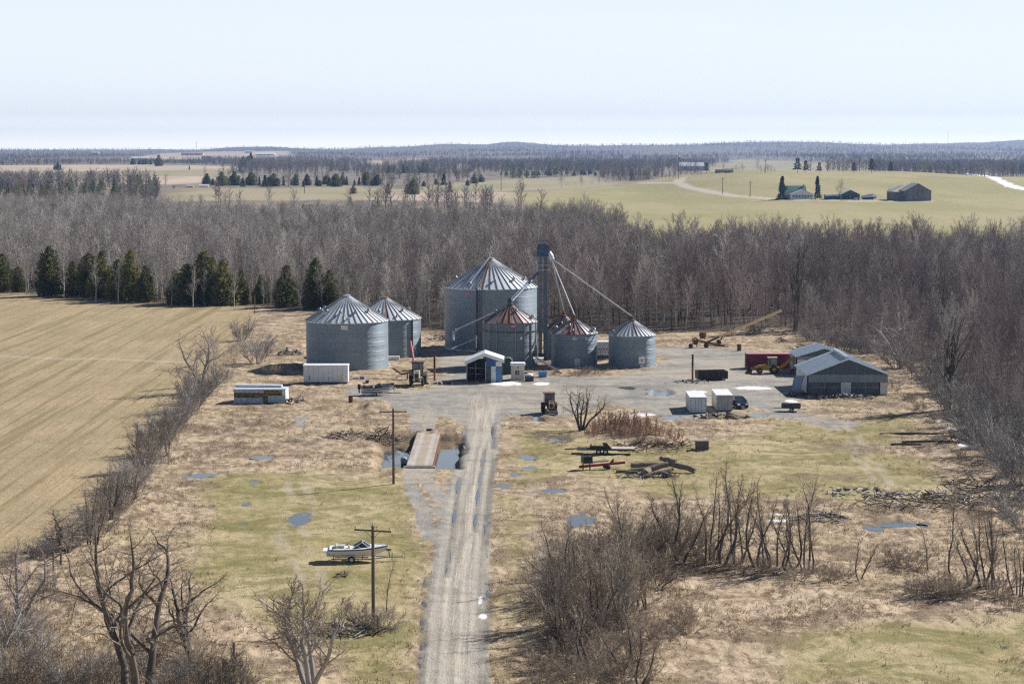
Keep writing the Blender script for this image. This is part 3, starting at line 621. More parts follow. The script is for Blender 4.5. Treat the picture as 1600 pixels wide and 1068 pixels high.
def mass(name, protos, P, label):
    """many plants as one object: points carrying which tree, turned how, how tall"""
    P = np.array(P, float); me_ = bpy.data.meshes.new(name); me_.vertices.add(len(P)); me_.vertices.foreach_set('co', P[:, :3].astype(np.float32).ravel())
    for nm, c, t in (('turn', 3, 'FLOAT'), ('size', 4, 'FLOAT')):
        a = me_.attributes.new(nm, t, 'POINT'); a.data.foreach_set('value', P[:, c].astype(np.float32))
    a = me_.attributes.new('which', 'INT', 'POINT'); a.data.foreach_set('value', P[:, 5].astype(np.int32))
    o = bpy.data.objects.new(name, me_); COL.objects.link(o); tag(o, label, kind='stuff'); o['category'] = 'wood'
    t = bpy.data.node_groups.new(name, 'GeometryNodeTree')
    t.interface.new_socket('Geometry', in_out='INPUT', socket_type='NodeSocketGeometry'); t.interface.new_socket('Geometry', in_out='OUTPUT', socket_type='NodeSocketGeometry')
    gi, go = t.nodes.new('NodeGroupInput'), t.nodes.new('NodeGroupOutput'); join = t.nodes.new('GeometryNodeJoinGeometry'); inst = t.nodes.new('GeometryNodeInstanceOnPoints')
    for k, pm in enumerate(protos[::-1]):
        src = bpy.data.objects.new(name + '_source', pm); oi = t.nodes.new('GeometryNodeObjectInfo'); oi.inputs['Object'].default_value = src; oi.inputs['As Instance'].default_value = True
        t.links.new(oi.outputs['Geometry'], join.inputs[0])
    def na(nm, ty):
        q = t.nodes.new('GeometryNodeInputNamedAttribute'); q.data_type = ty; q.inputs['Name'].default_value = nm; return q.outputs['Attribute']
    cx = t.nodes.new('ShaderNodeCombineXYZ'); t.links.new(na('turn', 'FLOAT'), cx.inputs[2]); e2r = t.nodes.new('FunctionNodeEulerToRotation'); t.links.new(cx.outputs[0], e2r.inputs[0])
    t.links.new(gi.outputs[0], inst.inputs['Points']); t.links.new(join.outputs[0], inst.inputs['Instance']); inst.inputs['Pick Instance'].default_value = True
    t.links.new(na('which', 'INT'), inst.inputs['Instance Index']); t.links.new(e2r.outputs[0], inst.inputs['Rotation'])
    t.links.new(na('size', 'FLOAT'), inst.inputs['Scale']); t.links.new(inst.outputs[0], go.inputs[0])
    md = o.modifiers.new('scatter', 'NODES'); md.node_group = t; return o
mass('woodland', [p.joint for p in FOR], rest, 'dense bare grey hardwood forest stretching back behind the grain bins')

# far woods, thinning tree size with nothing but distance
KL = dict(H=12, r=.3, lev=2, tl=1, seg=[3, 2], wob=[.04, .14], trop=[.05, .12, .15], tap=[.3, .5], sides=[3, 3], n=[14, 8], st=[.15, .1], ang=[.8, .8], rat=[.42, .5], con=[.15, .2], rr=.5, rmin=.10)
TWIG_F = world_mat('twig_far_wood', (.27, .245, .225), (.19, .175, .165), .05, rnd=.3)
LOW = [proto(110, KL, BARK_D, TWIG_F).joint, proto(111, KL, BARK_D, TWIG_R).joint, proto(112, KL, BARK_D, TWIG_F).joint]
LOWC = [evergreen(113, 11, 3.0, SPRUCE, 420, 'spruce').joint, evergreen(114, 11, 3.2, CEDAR, 420, 'cedar').joint]
for m_ in LOWC:
    for v in m_.vertices: pass
fp = []
yy = 1120.0
while yy < 12900:
    step = max(yy * .0042, 6); n = int(.56 * yy / (step * 1.15))
    for i in range(n):
        x = (i / n - .5) * .60 * yy + rg.uniform(-.5, .5) * step * 1.2; y = yy + rg.uniform(-.5, .5) * step
        fp.append((x, y, step))
    yy += step
FP = np.array(fp); fx, fy = FP[:, 0], FP[:, 1]
bad = np.zeros(len(FP), bool)
for p in FAR_TAN + FAR_GREEN + [RFIELD]: bad |= poly_sd(fx + 25 * fbm(fx / 60, fy / 200, 2, 6), fy, p, 60) > -8
bad |= (poly_sd(fx, fy, FOREST, 60) > -30) & (fy < 1260)
bad |= line_d(fx, fy, farm_lane, 30) < 14
# open land between the wood and the far hills: only scattered trees there
ppx = 800 + FPX * fx / (fy / CP * 1.0)
dens = np.clip(.55 + 1.6 * fbm(fx / 260, fy / 700, 3, 41), 0, 1); dens = np.where(fy > 8200, np.clip(.30 + 1.5 * fbm(fx / 700, fy / 1300, 2, 45), .05, 1), dens)
openl = (fy < 2900) & (ppx > 250) & (ppx < 800); dens = np.where(openl, dens * .12, dens)
openl = (fy < 1900) & (ppx <= 250); dens = np.where(openl, np.clip(dens, .0, .5), dens)
dens = np.where((fy < 1420) & (ppx <= 340), 0, dens); dens = np.where((fy < 2100) & (ppx >= 790) & (ppx < 1010), dens * .06, dens)
u_ = np.array([rg.random() for _ in FP]); keep = (~bad) & (u_ < dens)
fz = hz_far(fx, fy); con = fbm(fx / 90, fy / 260, 2, 43)
far_pts = []
for i in np.nonzero(keep)[0]:
    y = fy[i]; c = con[i] > .28
    which = 3 + rg.randrange(2) if c else rg.randrange(3)
    s = (rg.uniform(.75, 1.25)) * (1.0 if y < 4000 else .75)
    far_pts.append((fx[i], y, fz[i] - .3, rr(), s, which))
mass('far_woods', LOW + LOWC, far_pts, 'distant bare woods and evergreens rolling back to the hills on the horizon')
print('FOREST', len(rest), 'FAR', len(far_pts))
# ------------------------------------------------------------------ painted, rusted and galvanised surfaces
def bin_wall_mat(name, c, npan, vert=0.0, stain=(.20, .19, .17)):
    n = NT(name); s = n.n('SeparateXYZ'); n.l(n.n('TexCoord').outputs['Object'], s.inputs[0])
    ang = n.math('MULTIPLY', n.math('ARCTAN2', s.outputs[1], s.outputs[0]), npan / (2 * math.pi)); ring = n.math('DIVIDE', s.outputs[2], .82)
    row = n.math('FLOOR', ring); col_ = n.math('FLOOR', n.math('ADD', ang, n.math('MULTIPLY', row, 0.5)))
    wv = n.n('CombineXYZ'); n.l(col_, wv.inputs[0]); n.l(row, wv.inputs[1]); wn_ = n.n('TexWhiteNoise'); wn_.noise_dimensions = '2D'; n.l(wv.outputs[0], wn_.inputs['Vector'])
    rowv = n.n('TexWhiteNoise'); rowv.noise_dimensions = '1D'; n.l(row, rowv.inputs['W'])
    seam = n.math('LESS_THAN', n.math('FRACT', ring), .07)
    av = n.n('CombineXYZ'); n.l(ang, av.inputs[0]); n.l(n.math('MULTIPLY', s.outputs[2], .07), av.inputs[1])
    streak = n.noise(av.outputs[0], 1.6, 5, .7)
    base = n.mix(wn_.outputs[0], c, tuple(x * .86 for x in c)); base = n.mix(n.math('MULTIPLY', rowv.outputs[0], .45), base, tuple(min(1, x * 1.15) for x in c))
    base = n.mix(n.ramp(streak, .5, .72, 0, .5), base, stain)
    base = n.mix(n.math('MULTIPLY', seam, .22), base, tuple(x * .6 for x in c))
    if vert:
        rib = n.math('LESS_THAN', n.math('FRACT', ang), .12); base = n.mix(n.math('MULTIPLY', rib, vert), base, tuple(x * .45 for x in c))
    cs = n.math('MULTIPLY', n.math('COSINE', n.math('MULTIPLY', s.outputs[2], 2 * math.pi / .11)), .55)   # the corrugated profile tips the surface up and down
    cv_ = n.n('CombineXYZ'); n.l(cs, cv_.inputs[2]); ad = n.n('VectorMath', operation='ADD'); n.l(n.n('NewGeometry').outputs['Normal'], ad.inputs[0]); n.l(cv_.outputs[0], ad.inputs[1]); nm_ = n.n('VectorMath', operation='NORMALIZE'); n.l(ad.outputs[0], nm_.inputs[0]); n.l(nm_.outputs[0], n.b.inputs['Normal'])
    return n.done(base, .52, .42, .4)
def bin_roof_mat(name, c, npan, rust, thr):
    n = NT(name); s = n.n('SeparateXYZ'); tc = n.n('TexCoord').outputs['Object']; n.l(tc, s.inputs[0])
    ang = n.math('MULTIPLY', n.math('ARCTAN2', s.outputs[1], s.outputs[0]), npan / (2 * math.pi)); fl = n.math('FLOOR', n.math('ADD', ang, .5))
    w1 = n.n('TexWhiteNoise'); w1.noise_dimensions = '1D'; n.l(fl, w1.inputs['W'])
    av = n.n('CombineXYZ'); n.l(ang, av.inputs[0]); n.l(n.math('MULTIPLY', s.outputs[2], .35), av.inputs[1])
    nz = n.noise(av.outputs[0], 1.3, 5, .65); nf = n.noise(tc, 3.0, 4)
    f = n.ramp(n.math('ADD', n.math('MULTIPLY', w1.outputs[0], .65), n.math('MULTIPLY', nz, .7)), thr, thr + .16)
    base = n.mix(w1.outputs[0], c, tuple(x * .82 for x in c))
    rc = n.mix(n.ramp(nf, .35, .65), rust, tuple(x * .55 for x in rust))
    edge = n.math('GREATER_THAN', n.math('ABSOLUTE', n.math('SUBTRACT', n.math('FRACT', n.math('ADD', ang, .5)), .5)), .37)
    base = n.mix(n.math('MULTIPLY', edge, .72), base, tuple(x * .28 for x in c))
    return n.done(n.mix(f, base, rc), n.mix(f, (.5,) * 3, (.85,) * 3), n.math('MULTIPLY', n.math('SUBTRACT', 1.0, f), .35), .4)
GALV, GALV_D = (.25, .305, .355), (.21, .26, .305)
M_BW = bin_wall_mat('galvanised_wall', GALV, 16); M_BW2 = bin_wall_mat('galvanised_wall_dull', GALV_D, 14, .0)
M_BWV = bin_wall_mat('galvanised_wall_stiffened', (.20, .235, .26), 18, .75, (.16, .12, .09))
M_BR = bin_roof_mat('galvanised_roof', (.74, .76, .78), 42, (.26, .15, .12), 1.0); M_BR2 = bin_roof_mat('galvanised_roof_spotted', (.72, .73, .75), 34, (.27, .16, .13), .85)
M_BRR = bin_roof_mat('rusty_roof', (.60, .52, .51), 26, (.23, .125, .105), .56); M_BRM = bin_roof_mat('half_rusty_roof', (.66, .64, .64), 26, (.24, .13, .11), .56)
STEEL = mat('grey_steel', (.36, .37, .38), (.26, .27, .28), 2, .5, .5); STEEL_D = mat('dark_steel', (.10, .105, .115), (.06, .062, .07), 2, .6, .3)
LEG_BLUE = mat('weathered_blue_steel', (.19, .235, .29), (.145, .18, .225), 1.2, .55, .4, c3=(.22, .16, .12), sc3=.5)
LEG_BOX = mat('blue_painted_steel', (.05, .09, .17), (.035, .065, .12), 1.5, .5)
TUBE = mat('galvanised_tube', (.60, .62, .64), (.48, .50, .52), 1.5, .4, .5)
RUST = mat('rust', (.20, .09, .05), (.12, .055, .035), 2.5, .9); RUST_O = mat('orange_rust', (.36, .15, .06), (.22, .09, .04), 1.4, .9)
WHITE = mat('white_paint', (.80, .81, .82), (.70, .71, .72), .8, .5); WHITE_D = mat('dirty_white_paint', (.72, .72, .71), (.58, .58, .56), .7, .6, c3=(.35, .31, .26), sc3=.9, t3=(.6, .8))
CREAM = mat('cream_paint', (.66, .62, .53), (.56, .52, .43), .9, .6, c3=(.36, .31, .25), sc3=1.2, t3=(.6, .78)); GREYP = mat('grey_paint', (.42, .42, .41), (.33, .33, .325), 1, .6, c3=(.24, .19, .15), sc3=1.0, t3=(.58, .74))
DARK = mat('painted_shade', (.018, .018, .02), (.03, .028, .026), 1, .9); BLACKP = mat('black_paint', (.02, .02, .023), (.035, .034, .034), 1.5, .45)  # DARK: near-black colour standing in for the shade inside open bays
RUBBER = mat('tyre_rubber', (.022, .022, .022), (.04, .038, .036), 3, .85); GLASS = mat('window_glass', (.03, .04, .05), (.05, .06, .07), 1, .08, 0, spec=.8)
CONC = mat('concrete', (.40, .385, .355), (.30, .29, .265), 1, .9); WOOD = mat('weathered_wood', (.19, .165, .14), (.125, .105, .09), 2.5, .9, st=(1, 1, .25)); WOOD_P = mat('pole_wood', (.17, .13, .10), (.105, .085, .07), 4, .9, st=(1, 1, .12))
BLUE_P = mat('blue_panel', (.05, .12, .27), (.04, .095, .21), 1.2, .5); BLUE_L = mat('faded_blue_panel', (.10, .20, .36), (.08, .16, .30), 1.2, .55); PALE_P = mat('pale_panel', (.60, .66, .66), (.50, .56, .56), 1.2, .6)
M_RED = mat('red_paint', (.36, .045, .04), (.25, .04, .035), 1.2, .55); YEL = mat('dull_yellow_paint', (.50, .29, .045), (.34, .19, .04), 1.4, .6, c3=(.14, .08, .05), sc3=1.4, t3=(.55, .7)); PINK = mat('faded_red_paint', (.62, .16, .17), (.48, .13, .13), 1.5, .55)

# ------------------------------------------------------------------ grain bins
def grain_bin(label, cx, cy, rad, eave, apex, wall_m, roof_m, nrib, vents=(), ladder=None, door=None, cap_m=None):
    z0 = gz(cx, cy - rad) - .05
    vents = [(a_, f_, q_ * .72) for a_, f_, q_ in vents]; t = thing('grain_bin', label, 'grain bin', (cx, cy, z0), 0, 'galvanised grain bins')
    mb = MB(); prof = [(rad, -.5)]; k = .82
    while k < eave - .1: prof += [(rad, k - .05), (rad + .012, k), (rad, k + .05)]; k += .82
    prof += [(rad, eave), (rad - .05, eave)]; mb.lathe(prof, 96); mb.build('wall', wall_m, t)
    mb = MB(); mb.lathe([(rad + .12, -.5), (rad + .45, -.5), (rad + .45, .1), (rad + .12, .1)], 64); mb.build('foundation', CONC, t)
    ro, ri = rad + .14, .55; rise = apex - .35 - eave; mb = MB()
    n = nrib
    for i in range(n):                                          # flat sheets with a raised rib along every joint
        a0, a1 = 2 * math.pi * (i - .5) / n, 2 * math.pi * (i + .5) / n
        p = [(r * math.cos(a), r * math.sin(a), eave + rise * (ro - r) / (ro - ri)) for r in (ro, ri) for a in (a0, a1)]
        mb.add(p + [(ro * math.cos(a), ro * math.sin(a), eave - .14) for a in (a0, a1)], [(0, 1, 3, 2), (4, 5, 1, 0)])
        am = a0; u = Vector((math.cos(am), math.sin(am), 0)); v = Vector((-math.sin(am), math.cos(am), 0)); w_ = .055 + .004 * rad; h_ = .10 + .006 * rad
        q = []
        for r, ww in ((ro, w_), (ri, w_ * .6)):
            b = u * r + Vector((0, 0, eave + rise * (ro - r) / (ro - ri))); q += [b - v * ww, b + v * ww, b + v * ww * .6 + Vector((0, 0, h_)), b - v * ww * .6 + Vector((0, 0, h_))]
        mb.add(q, [(0, 4, 7, 3), (3, 7, 6, 2), (2, 6, 5, 1), (0, 3, 2, 1)])
    mb.build('roof', roof_m, t)
    mb = MB(); mb.lathe([(.62, apex - .42), (.62, apex - .2), (.70, apex - .2), (.70, apex - .12), (.3, apex), (.01, apex)], 24); mb.build('roof_cap', cap_m or TUBE, t)
    for a, f, s_ in vents:                                       # gooseneck vents on the roof
        a = R(a); r = ri + (ro - ri) * f; b = Vector((r * math.cos(a), r * math.sin(a), eave + rise * (ro - r) / (ro - ri))); u = Vector((math.cos(a), math.sin(a), 0))
        mb = MB(); mb.tube([b - Vector((0, 0, .1)), b + Vector((0, 0, .40 * s_)), b + u * .22 * s_ + Vector((0, 0, .62 * s_)), b + u * .5 * s_ + Vector((0, 0, .5 * s_)), b + u * .62 * s_ + Vector((0, 0, .25 * s_))], [.26 * s_, .26 * s_, .27 * s_, .29 * s_, .31 * s_], 10); mb.build('roof_vent', STEEL, t)
    if ladder is not None:
        a = R(ladder); u = Vector((math.cos(a), math.sin(a), 0)); v = Vector((-math.sin(a), math.cos(a), 0)); mb = MB()
        for s_ in (-.24, .24): mb.bar(u * (rad + .22) + v * s_ + Vector((0, 0, .6)), u * (rad + .22) + v * s_ + Vector((0, 0, eave + .7)), .06)
        k = .8
        while k < eave + .5: mb.bar(u * (rad + .22) - v * .24 + Vector((0, 0, k)), u * (rad + .22) + v * .24 + Vector((0, 0, k)), .035); k += .32
        mb.build('ladder', STEEL_D, t)
    if door is not None:
        a = R(door); u = Vector((math.cos(a), math.sin(a), 0)); v = Vector((-math.sin(a), math.cos(a), 0)); c = u * (rad + .02); mb = MB()
        mb.slab(c - v * .55 + Vector((0, 0, .5)), c - v * .55 + Vector((0, 0, 1.7)), c + v * .55 + Vector((0, 0, 1.7)), c + v * .55 + Vector((0, 0, .5)), -.07); d = mb.build('access_door', STEEL, t)
        return t, d
    return t, None
def on_wall(t, rad, az, z, w_, h_, m_, nm, poly=None, out=.05, th=.04):
    """a flat plate fixed to a bin wall"""
    a = R(az); u = Vector((math.cos(a), math.sin(a), 0)); v = Vector((-math.sin(a), math.cos(a), 0)); n = poly or [(-1, -1), (1, -1), (1, 1), (-1, 1)]
    mb = MB(); f = [u * (rad + out) + v * (x * w_ / 2) + Vector((0, 0, z + y * h_ / 2)) for x, y in n]; b = [p + u * th for p in f]; k = len(n)
    mb.add(f + b, [tuple(range(k - 1, -1, -1)), tuple(range(k, 2 * k))] + [(i, (i + 1) % k, (i + 1) % k + k, i + k) for i in range(k)]); return mb.build(nm, m_, t)
V5 = [(-150, .62, 1.1), (-128, .62, 1.1), (-98, .62, 1.1), (-68, .62, 1.1), (-85, .86, .8), (-172, .6, 1.0), (-35, .6, 1.0), (150, .6, 1), (60, .6, 1)]
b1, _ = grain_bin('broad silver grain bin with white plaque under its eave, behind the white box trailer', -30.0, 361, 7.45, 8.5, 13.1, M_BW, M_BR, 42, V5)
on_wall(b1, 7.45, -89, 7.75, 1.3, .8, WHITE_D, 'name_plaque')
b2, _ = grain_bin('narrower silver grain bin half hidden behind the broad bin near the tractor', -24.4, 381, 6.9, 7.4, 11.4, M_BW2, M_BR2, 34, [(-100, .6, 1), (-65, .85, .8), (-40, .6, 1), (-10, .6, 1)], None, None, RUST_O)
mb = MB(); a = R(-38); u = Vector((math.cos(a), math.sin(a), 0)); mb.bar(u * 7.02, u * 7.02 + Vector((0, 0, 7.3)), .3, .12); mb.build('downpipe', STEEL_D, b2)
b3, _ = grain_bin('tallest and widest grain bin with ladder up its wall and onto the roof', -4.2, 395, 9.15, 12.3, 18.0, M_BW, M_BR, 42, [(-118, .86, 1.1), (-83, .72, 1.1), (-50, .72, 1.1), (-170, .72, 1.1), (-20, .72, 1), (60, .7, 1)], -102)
a = R(-102); u = Vector((math.cos(a), math.sin(a), 0)); v = Vector((-math.sin(a), math.cos(a), 0)); mb = MB()
p0, p1 = u * 9.3 + Vector((0, 0, 12.75)), u * .7 + Vector((0, 0, 17.95))
for s_ in (-.33, .33): mb.bar(p0 + v * s_, p1 + v * s_, .10)
for k in range(30): q = p0.lerp(p1, k / 29); mb.bar(q - v * .33, q + v * .33, .09)
mb.build('roof_ladder', RUST, b3)
mb = MB(); a = R(-118); u = Vector((math.cos(a), math.sin(a), 0)); mb.bar(p1 + Vector((0, 0, .3)), u * 9.2 + Vector((-.4, 0, 12.7)), .26, .2); mb.bar(p1 + Vector((-.15, 0, .1)), p1 + Vector((.1, 0, 1.1)), .25); mb.build('roof_handrail', TUBE, b3)
mb = MB(); a = R(-106.5); u = Vector((math.cos(a), math.sin(a), 0)); mb.bar(u * 9.35 + Vector((0, 0, .3)), u * 9.35 + Vector((0, 0, 12.4)), .28); mb.build('conduit', STEEL_D, b3)
mb = MB(); a = R(-103); u = Vector((math.cos(a), math.sin(a), 0)); mb.bar(u * 9.5 + Vector((-.6, 0, .9)), u * 9.5 + Vector((-.6, 0, 3.4)), .22); mb.build('drain_pipe', WHITE, b3)
mb = MB(); mb.lathe([(9.16, .12), (9.3, .12), (9.3, .42), (9.16, .42)], 96); mb.build('base_ring', TUBE, b3)
ELL = [(math.cos(i * math.pi / 8), math.sin(i * math.pi / 8)) for i in range(16)]
on_wall(b3, 9.15, -119, 11.5, 1.4, .5, PINK, 'name_plaque', ELL)
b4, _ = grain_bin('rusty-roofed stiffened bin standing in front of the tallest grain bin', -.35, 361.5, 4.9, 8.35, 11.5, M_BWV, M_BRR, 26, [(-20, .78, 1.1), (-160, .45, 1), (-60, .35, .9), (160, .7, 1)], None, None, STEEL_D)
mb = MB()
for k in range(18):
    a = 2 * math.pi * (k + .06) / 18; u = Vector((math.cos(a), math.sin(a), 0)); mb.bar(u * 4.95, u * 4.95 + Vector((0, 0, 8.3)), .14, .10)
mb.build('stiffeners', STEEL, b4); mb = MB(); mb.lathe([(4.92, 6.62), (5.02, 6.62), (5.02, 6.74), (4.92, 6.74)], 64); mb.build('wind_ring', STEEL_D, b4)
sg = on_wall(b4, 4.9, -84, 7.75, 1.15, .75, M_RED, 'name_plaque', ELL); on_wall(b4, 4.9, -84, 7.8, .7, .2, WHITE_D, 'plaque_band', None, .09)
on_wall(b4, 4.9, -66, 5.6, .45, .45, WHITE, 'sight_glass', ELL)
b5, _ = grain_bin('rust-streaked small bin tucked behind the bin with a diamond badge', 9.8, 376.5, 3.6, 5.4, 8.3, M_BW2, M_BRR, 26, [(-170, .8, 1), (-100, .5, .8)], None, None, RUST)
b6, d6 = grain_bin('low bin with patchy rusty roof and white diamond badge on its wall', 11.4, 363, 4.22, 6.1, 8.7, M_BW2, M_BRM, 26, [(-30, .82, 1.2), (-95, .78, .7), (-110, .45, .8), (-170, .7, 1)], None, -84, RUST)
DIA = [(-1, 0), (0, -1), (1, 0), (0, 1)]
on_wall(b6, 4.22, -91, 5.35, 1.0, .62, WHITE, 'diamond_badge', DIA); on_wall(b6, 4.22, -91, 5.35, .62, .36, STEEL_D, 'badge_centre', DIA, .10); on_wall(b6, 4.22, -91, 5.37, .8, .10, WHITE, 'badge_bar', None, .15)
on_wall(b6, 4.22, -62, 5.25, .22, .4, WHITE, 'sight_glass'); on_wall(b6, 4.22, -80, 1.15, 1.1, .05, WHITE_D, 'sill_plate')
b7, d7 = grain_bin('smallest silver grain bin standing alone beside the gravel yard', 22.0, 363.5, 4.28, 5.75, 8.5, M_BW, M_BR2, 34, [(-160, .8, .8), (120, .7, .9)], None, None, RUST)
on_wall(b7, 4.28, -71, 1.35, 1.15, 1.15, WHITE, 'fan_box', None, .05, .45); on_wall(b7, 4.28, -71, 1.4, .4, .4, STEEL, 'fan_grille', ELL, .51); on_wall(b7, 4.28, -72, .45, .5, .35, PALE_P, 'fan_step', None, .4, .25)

# ------------------------------------------------------------------ bucket elevator with its spouts
TX, TY = 5.75, 371.0
t = thing('bucket_elevator', 'tall blue-grey grain elevator leg with four sloping spouts beside the tallest bin', 'grain elevator', (TX, TY, gz(TX, TY)))
mb = MB()
for x in (-.85, .85):
    for y in (-.85, .85): mb.bar((x, y, -.3), (x, y, 19.6), .16)
k = .6
while k < 19.5:
    for y in (-.85, .85): mb.bar((-.85, y, k), (.85, y, k), .08)
    for x in (-.85, .85): mb.bar((x, -.85, k), (x, .85, k), .08)
    s_ = 1 if int(k) % 2 else -1
    mb.bar((-.85 * s_, -.85, k), (.85 * s_, -.85, k + 1.6), .06); k += 1.6
mb.build('tower_frame', LEG_BLUE, t)
mb = MB(); mb.box(-.72, -.12, -.35, .3, .3, 19.4); mb.box(.12, .72, -.35, .3, .3, 19.4); mb.build('leg_casing', LEG_BLUE, t)
mb = MB(); mb.box(-.9, .9, -.6, .6, -.2, 1.3); mb.build('boot', LEG_BOX, t)
mb = MB(); mb.prism([(-1.12, 19.5), (1.12, 19.5), (1.12, 21.5), (.7, 21.9), (-.7, 21.9), (-1.12, 21.5)], 'y', -.8, .8); mb.build('head_house', LEG_BOX, t)
mb = MB()
for x in (-1.15, -.4, .4, 1.15): mb.bar((x, -.9, 21.6), (x, -.9, 22.4), .07)
mb.bar((-1.15, -.9, 22.4), (1.15, -.9, 22.4), .07); mb.build('head_railing', LEG_BOX, t)
mb = MB(); mb.box(-1.5, 1.5, -1.35, -.86, 17.0, 17.1); mb.box(-1.5, 1.5, -1.35, -1.3, 17.9, 18.0)
for x in (-1.45, 0, 1.45): mb.bar((x, -1.32, 17.1), (x, -1.32, 17.95), .06)
mb.build('service_platform', STEEL, t)
mb = MB(); mb.tube([(1.15, -.5, 20.3), (1.5, -.6, 19.6), (1.7, -.7, 18.9)], [.3, .45, .5], 12); mb.build('distributor', TUBE, t)
mb = MB()
for s_ in (-.2, .2): mb.bar((s_ + .5, -1.0, .5), (s_ + .5, -1.0, 19.5), .05)
k = .8
while k < 19.4: mb.bar((.3, -1.0, k), (.7, -1.0, k), .035); k += .35
mb.build('cage_ladder', STEEL_D, t)
def spout(x, y, z, r, z0=19.1, x0=1.55, mat_=None):
    mb = MB(); mb.tube([(x0, -.65, z0), (x - TX, y - TY, z)], r, 10); mb.build('spout', mat_ or TUBE, t)
spout(22.0, 363.5, 8.9, .115); spout(11.4, 363, 9.2, .115); spout(9.8, 376.5, 9.0, .10)
mb = MB(); mb.tube([(-.8, -.6, 16.4), (-.1 - TX, 361.5 - TY, 11.75)], .22, 12); mb.build('spout', LEG_BLUE, t)
mb = MB(); mb.tube([(-1.05, -.7, 16.55), (-.5 - TX, 361.5 - TY, 12.0)], .09, 8); mb.build('guard_rail', LEG_BLUE, t)
for bx_, x, y, z in ((b7, 22, 363.5, 8.5), (b6, 11.4, 363, 8.7), (b5, 9.8, 376.5, 8.3)):
    mb = MB(); mb.lathe([(.34, z - .1), (.34, z + .4), (.22, z + .55), (.01, z + .55)], 12); mb.build('inlet_collar', RUST, bx_)
mb = MB(); mb.lathe([(.5, 11.3), (.38, 11.9), (.55, 12.0), (.3, 12.6), (.01, 12.65)], 12); mb.build('inlet_hopper', STEEL_D, b4)
mb = MB(); q0, q1 = Vector((-.7, -.8, 10.9)), Vector((-9.9, -6.4, 7.15)); mb.tube([q0, q1], .17, 12); mb.tube([q1 + Vector((.25, 0, .1)), q1 + Vector((-.15, 0, -.15)), q1 + Vector((-.2, 0, -.7))], [.34, .36, .30], 12); mb.build('load_out_tube', STEEL, b4)
mb = MB(); mb.tube([q0 + Vector((-5, -3, -5.2)), q1 + Vector((-.5, -1.2, -3.1))], .05, 6); mb.tube([q1 + Vector((-.2, 0, -.7)), q1 + Vector((-.2, 0, -1.7))], [.22, .16], 8); mb.build('flexible_chute', WHITE_D, b4)

# ------------------------------------------------------------------ pit shed, kiosk, and clutter at the foot of the bins
x, y = at(757, 597); t = thing('receiving_shed', 'open-fronted gabled shed with blue and white panels and white roof trim', 'shed', (x, y, gz(x, y)))
mb = MB(); D = 5.5
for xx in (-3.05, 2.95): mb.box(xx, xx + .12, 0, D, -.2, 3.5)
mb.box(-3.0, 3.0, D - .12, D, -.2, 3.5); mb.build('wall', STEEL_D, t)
mb = MB(); ap = 5.0; ro = [(-3.35, 3.55), (0.05, ap), (3.35, 3.9), (3.35, 3.75), (0.05, ap - .16), (-3.35, 3.4)]; mb.prism(ro, 'y', -.4, D + .3); mb.build('roof', WHITE, t)
mb = MB(); mb.prism([(-3.38, 3.0), (-3.38, 3.62), (.05, ap + .07), (3.38, 3.97), (3.38, 3.35), (.05, ap - .5)], 'y', -.52, -.42); mb.build('fascia', WHITE, t)
mb = MB(); mb.box(.25, 1.9, -.02, .06, 2.75, 4.2); mb.build('upper_panel', BLUE_P, t); mb = MB(); mb.box(1.92, 2.95, -.02, .06, 2.75, 3.6); mb.build('upper_panel', WHITE_D, t)
mb = MB(); mb.box(1.12, 1.92, -.02, .06, -.1, 2.72); mb.build('lower_panel', PALE_P, t); mb = MB(); mb.box(1.94, 2.95, -.02, .06, -.1, 2.72); mb.build('lower_panel', BLUE_L, t)
mb = MB(); mb.box(.25, 1.1, -.02, .06, -.1, 2.72); mb.build('lower_panel', STEEL_D, t)
mb = MB()
for zz in (1.0, 2.0): mb.box(-2.6, -.2, 3.2, 4.0, zz, zz + .08)
mb.box(-1.6, -1.5, 3.0, 4.2, 0, 2.9); mb.build('shelving', STEEL, t)
mb = MB()
for xx in (-3.0, .2): mb.bar((xx, -.1, -.2), (xx, -.1, 3.5), .16)
mb.build('posts', STEEL, t)
x, y = at(809, 594); t = thing('weigh_kiosk', 'small cream kiosk with one window and flat white roof beside the shed', 'kiosk', (x, y, gz(x, y)))
mb = MB(); mb.box(-1.15, 1.15, 0, 2.2, -.2, 2.55); mb.build('wall', CREAM, t); mb = MB(); mb.box(-1.3, 1.3, -.15, 2.4, 2.55, 2.8); mb.box(-1.2, 1.2, -.05, 2.3, 2.8, 2.95); mb.build('roof', WHITE, t)
f = MB().box(-.55, .35, -.05, .02, .85, 1.85).build('window', WHITE_D, t); MB().box(-.46, .26, -.07, -.045, .94, 1.76).build('pane', GLASS, f); MB().box(-.13, -.07, -.09, -.065, .94, 1.76).build('mullion', WHITE_D, f)
MB().box(-.05, .2, -.06, .02, 2.1, 2.3).build('lamp_box', STEEL_D, t)
x, y = at(790, 588); t = thing('round_top_tank', 'dark green arched tank standing between the shed and the kiosk', 'tank', (x, y + 3, gz(x, y)))
mb = MB(); mb.prism([(-1.1, 0), (1.1, 0), (1.1, 2.5), (.8, 2.95), (-.8, 2.95), (-1.1, 2.5)], 'y', 0, 2); mb.build('body', mat('tank_green', (.05, .08, .07), None, 1, .5), t); mb = MB(); mb.tube([(-.5, -.05, 2.95), (.6, -.05, 3.05), (1.1, -.05, 2.75), (1.15, -.05, 1.2)], .07, 8); mb.build('pipe', WHITE, t)
x, y = at(827, 595); t = thing('snowy_crate', 'low dark crate capped with snow beside the kiosk', 'crate', (x, y, gz(x, y)))
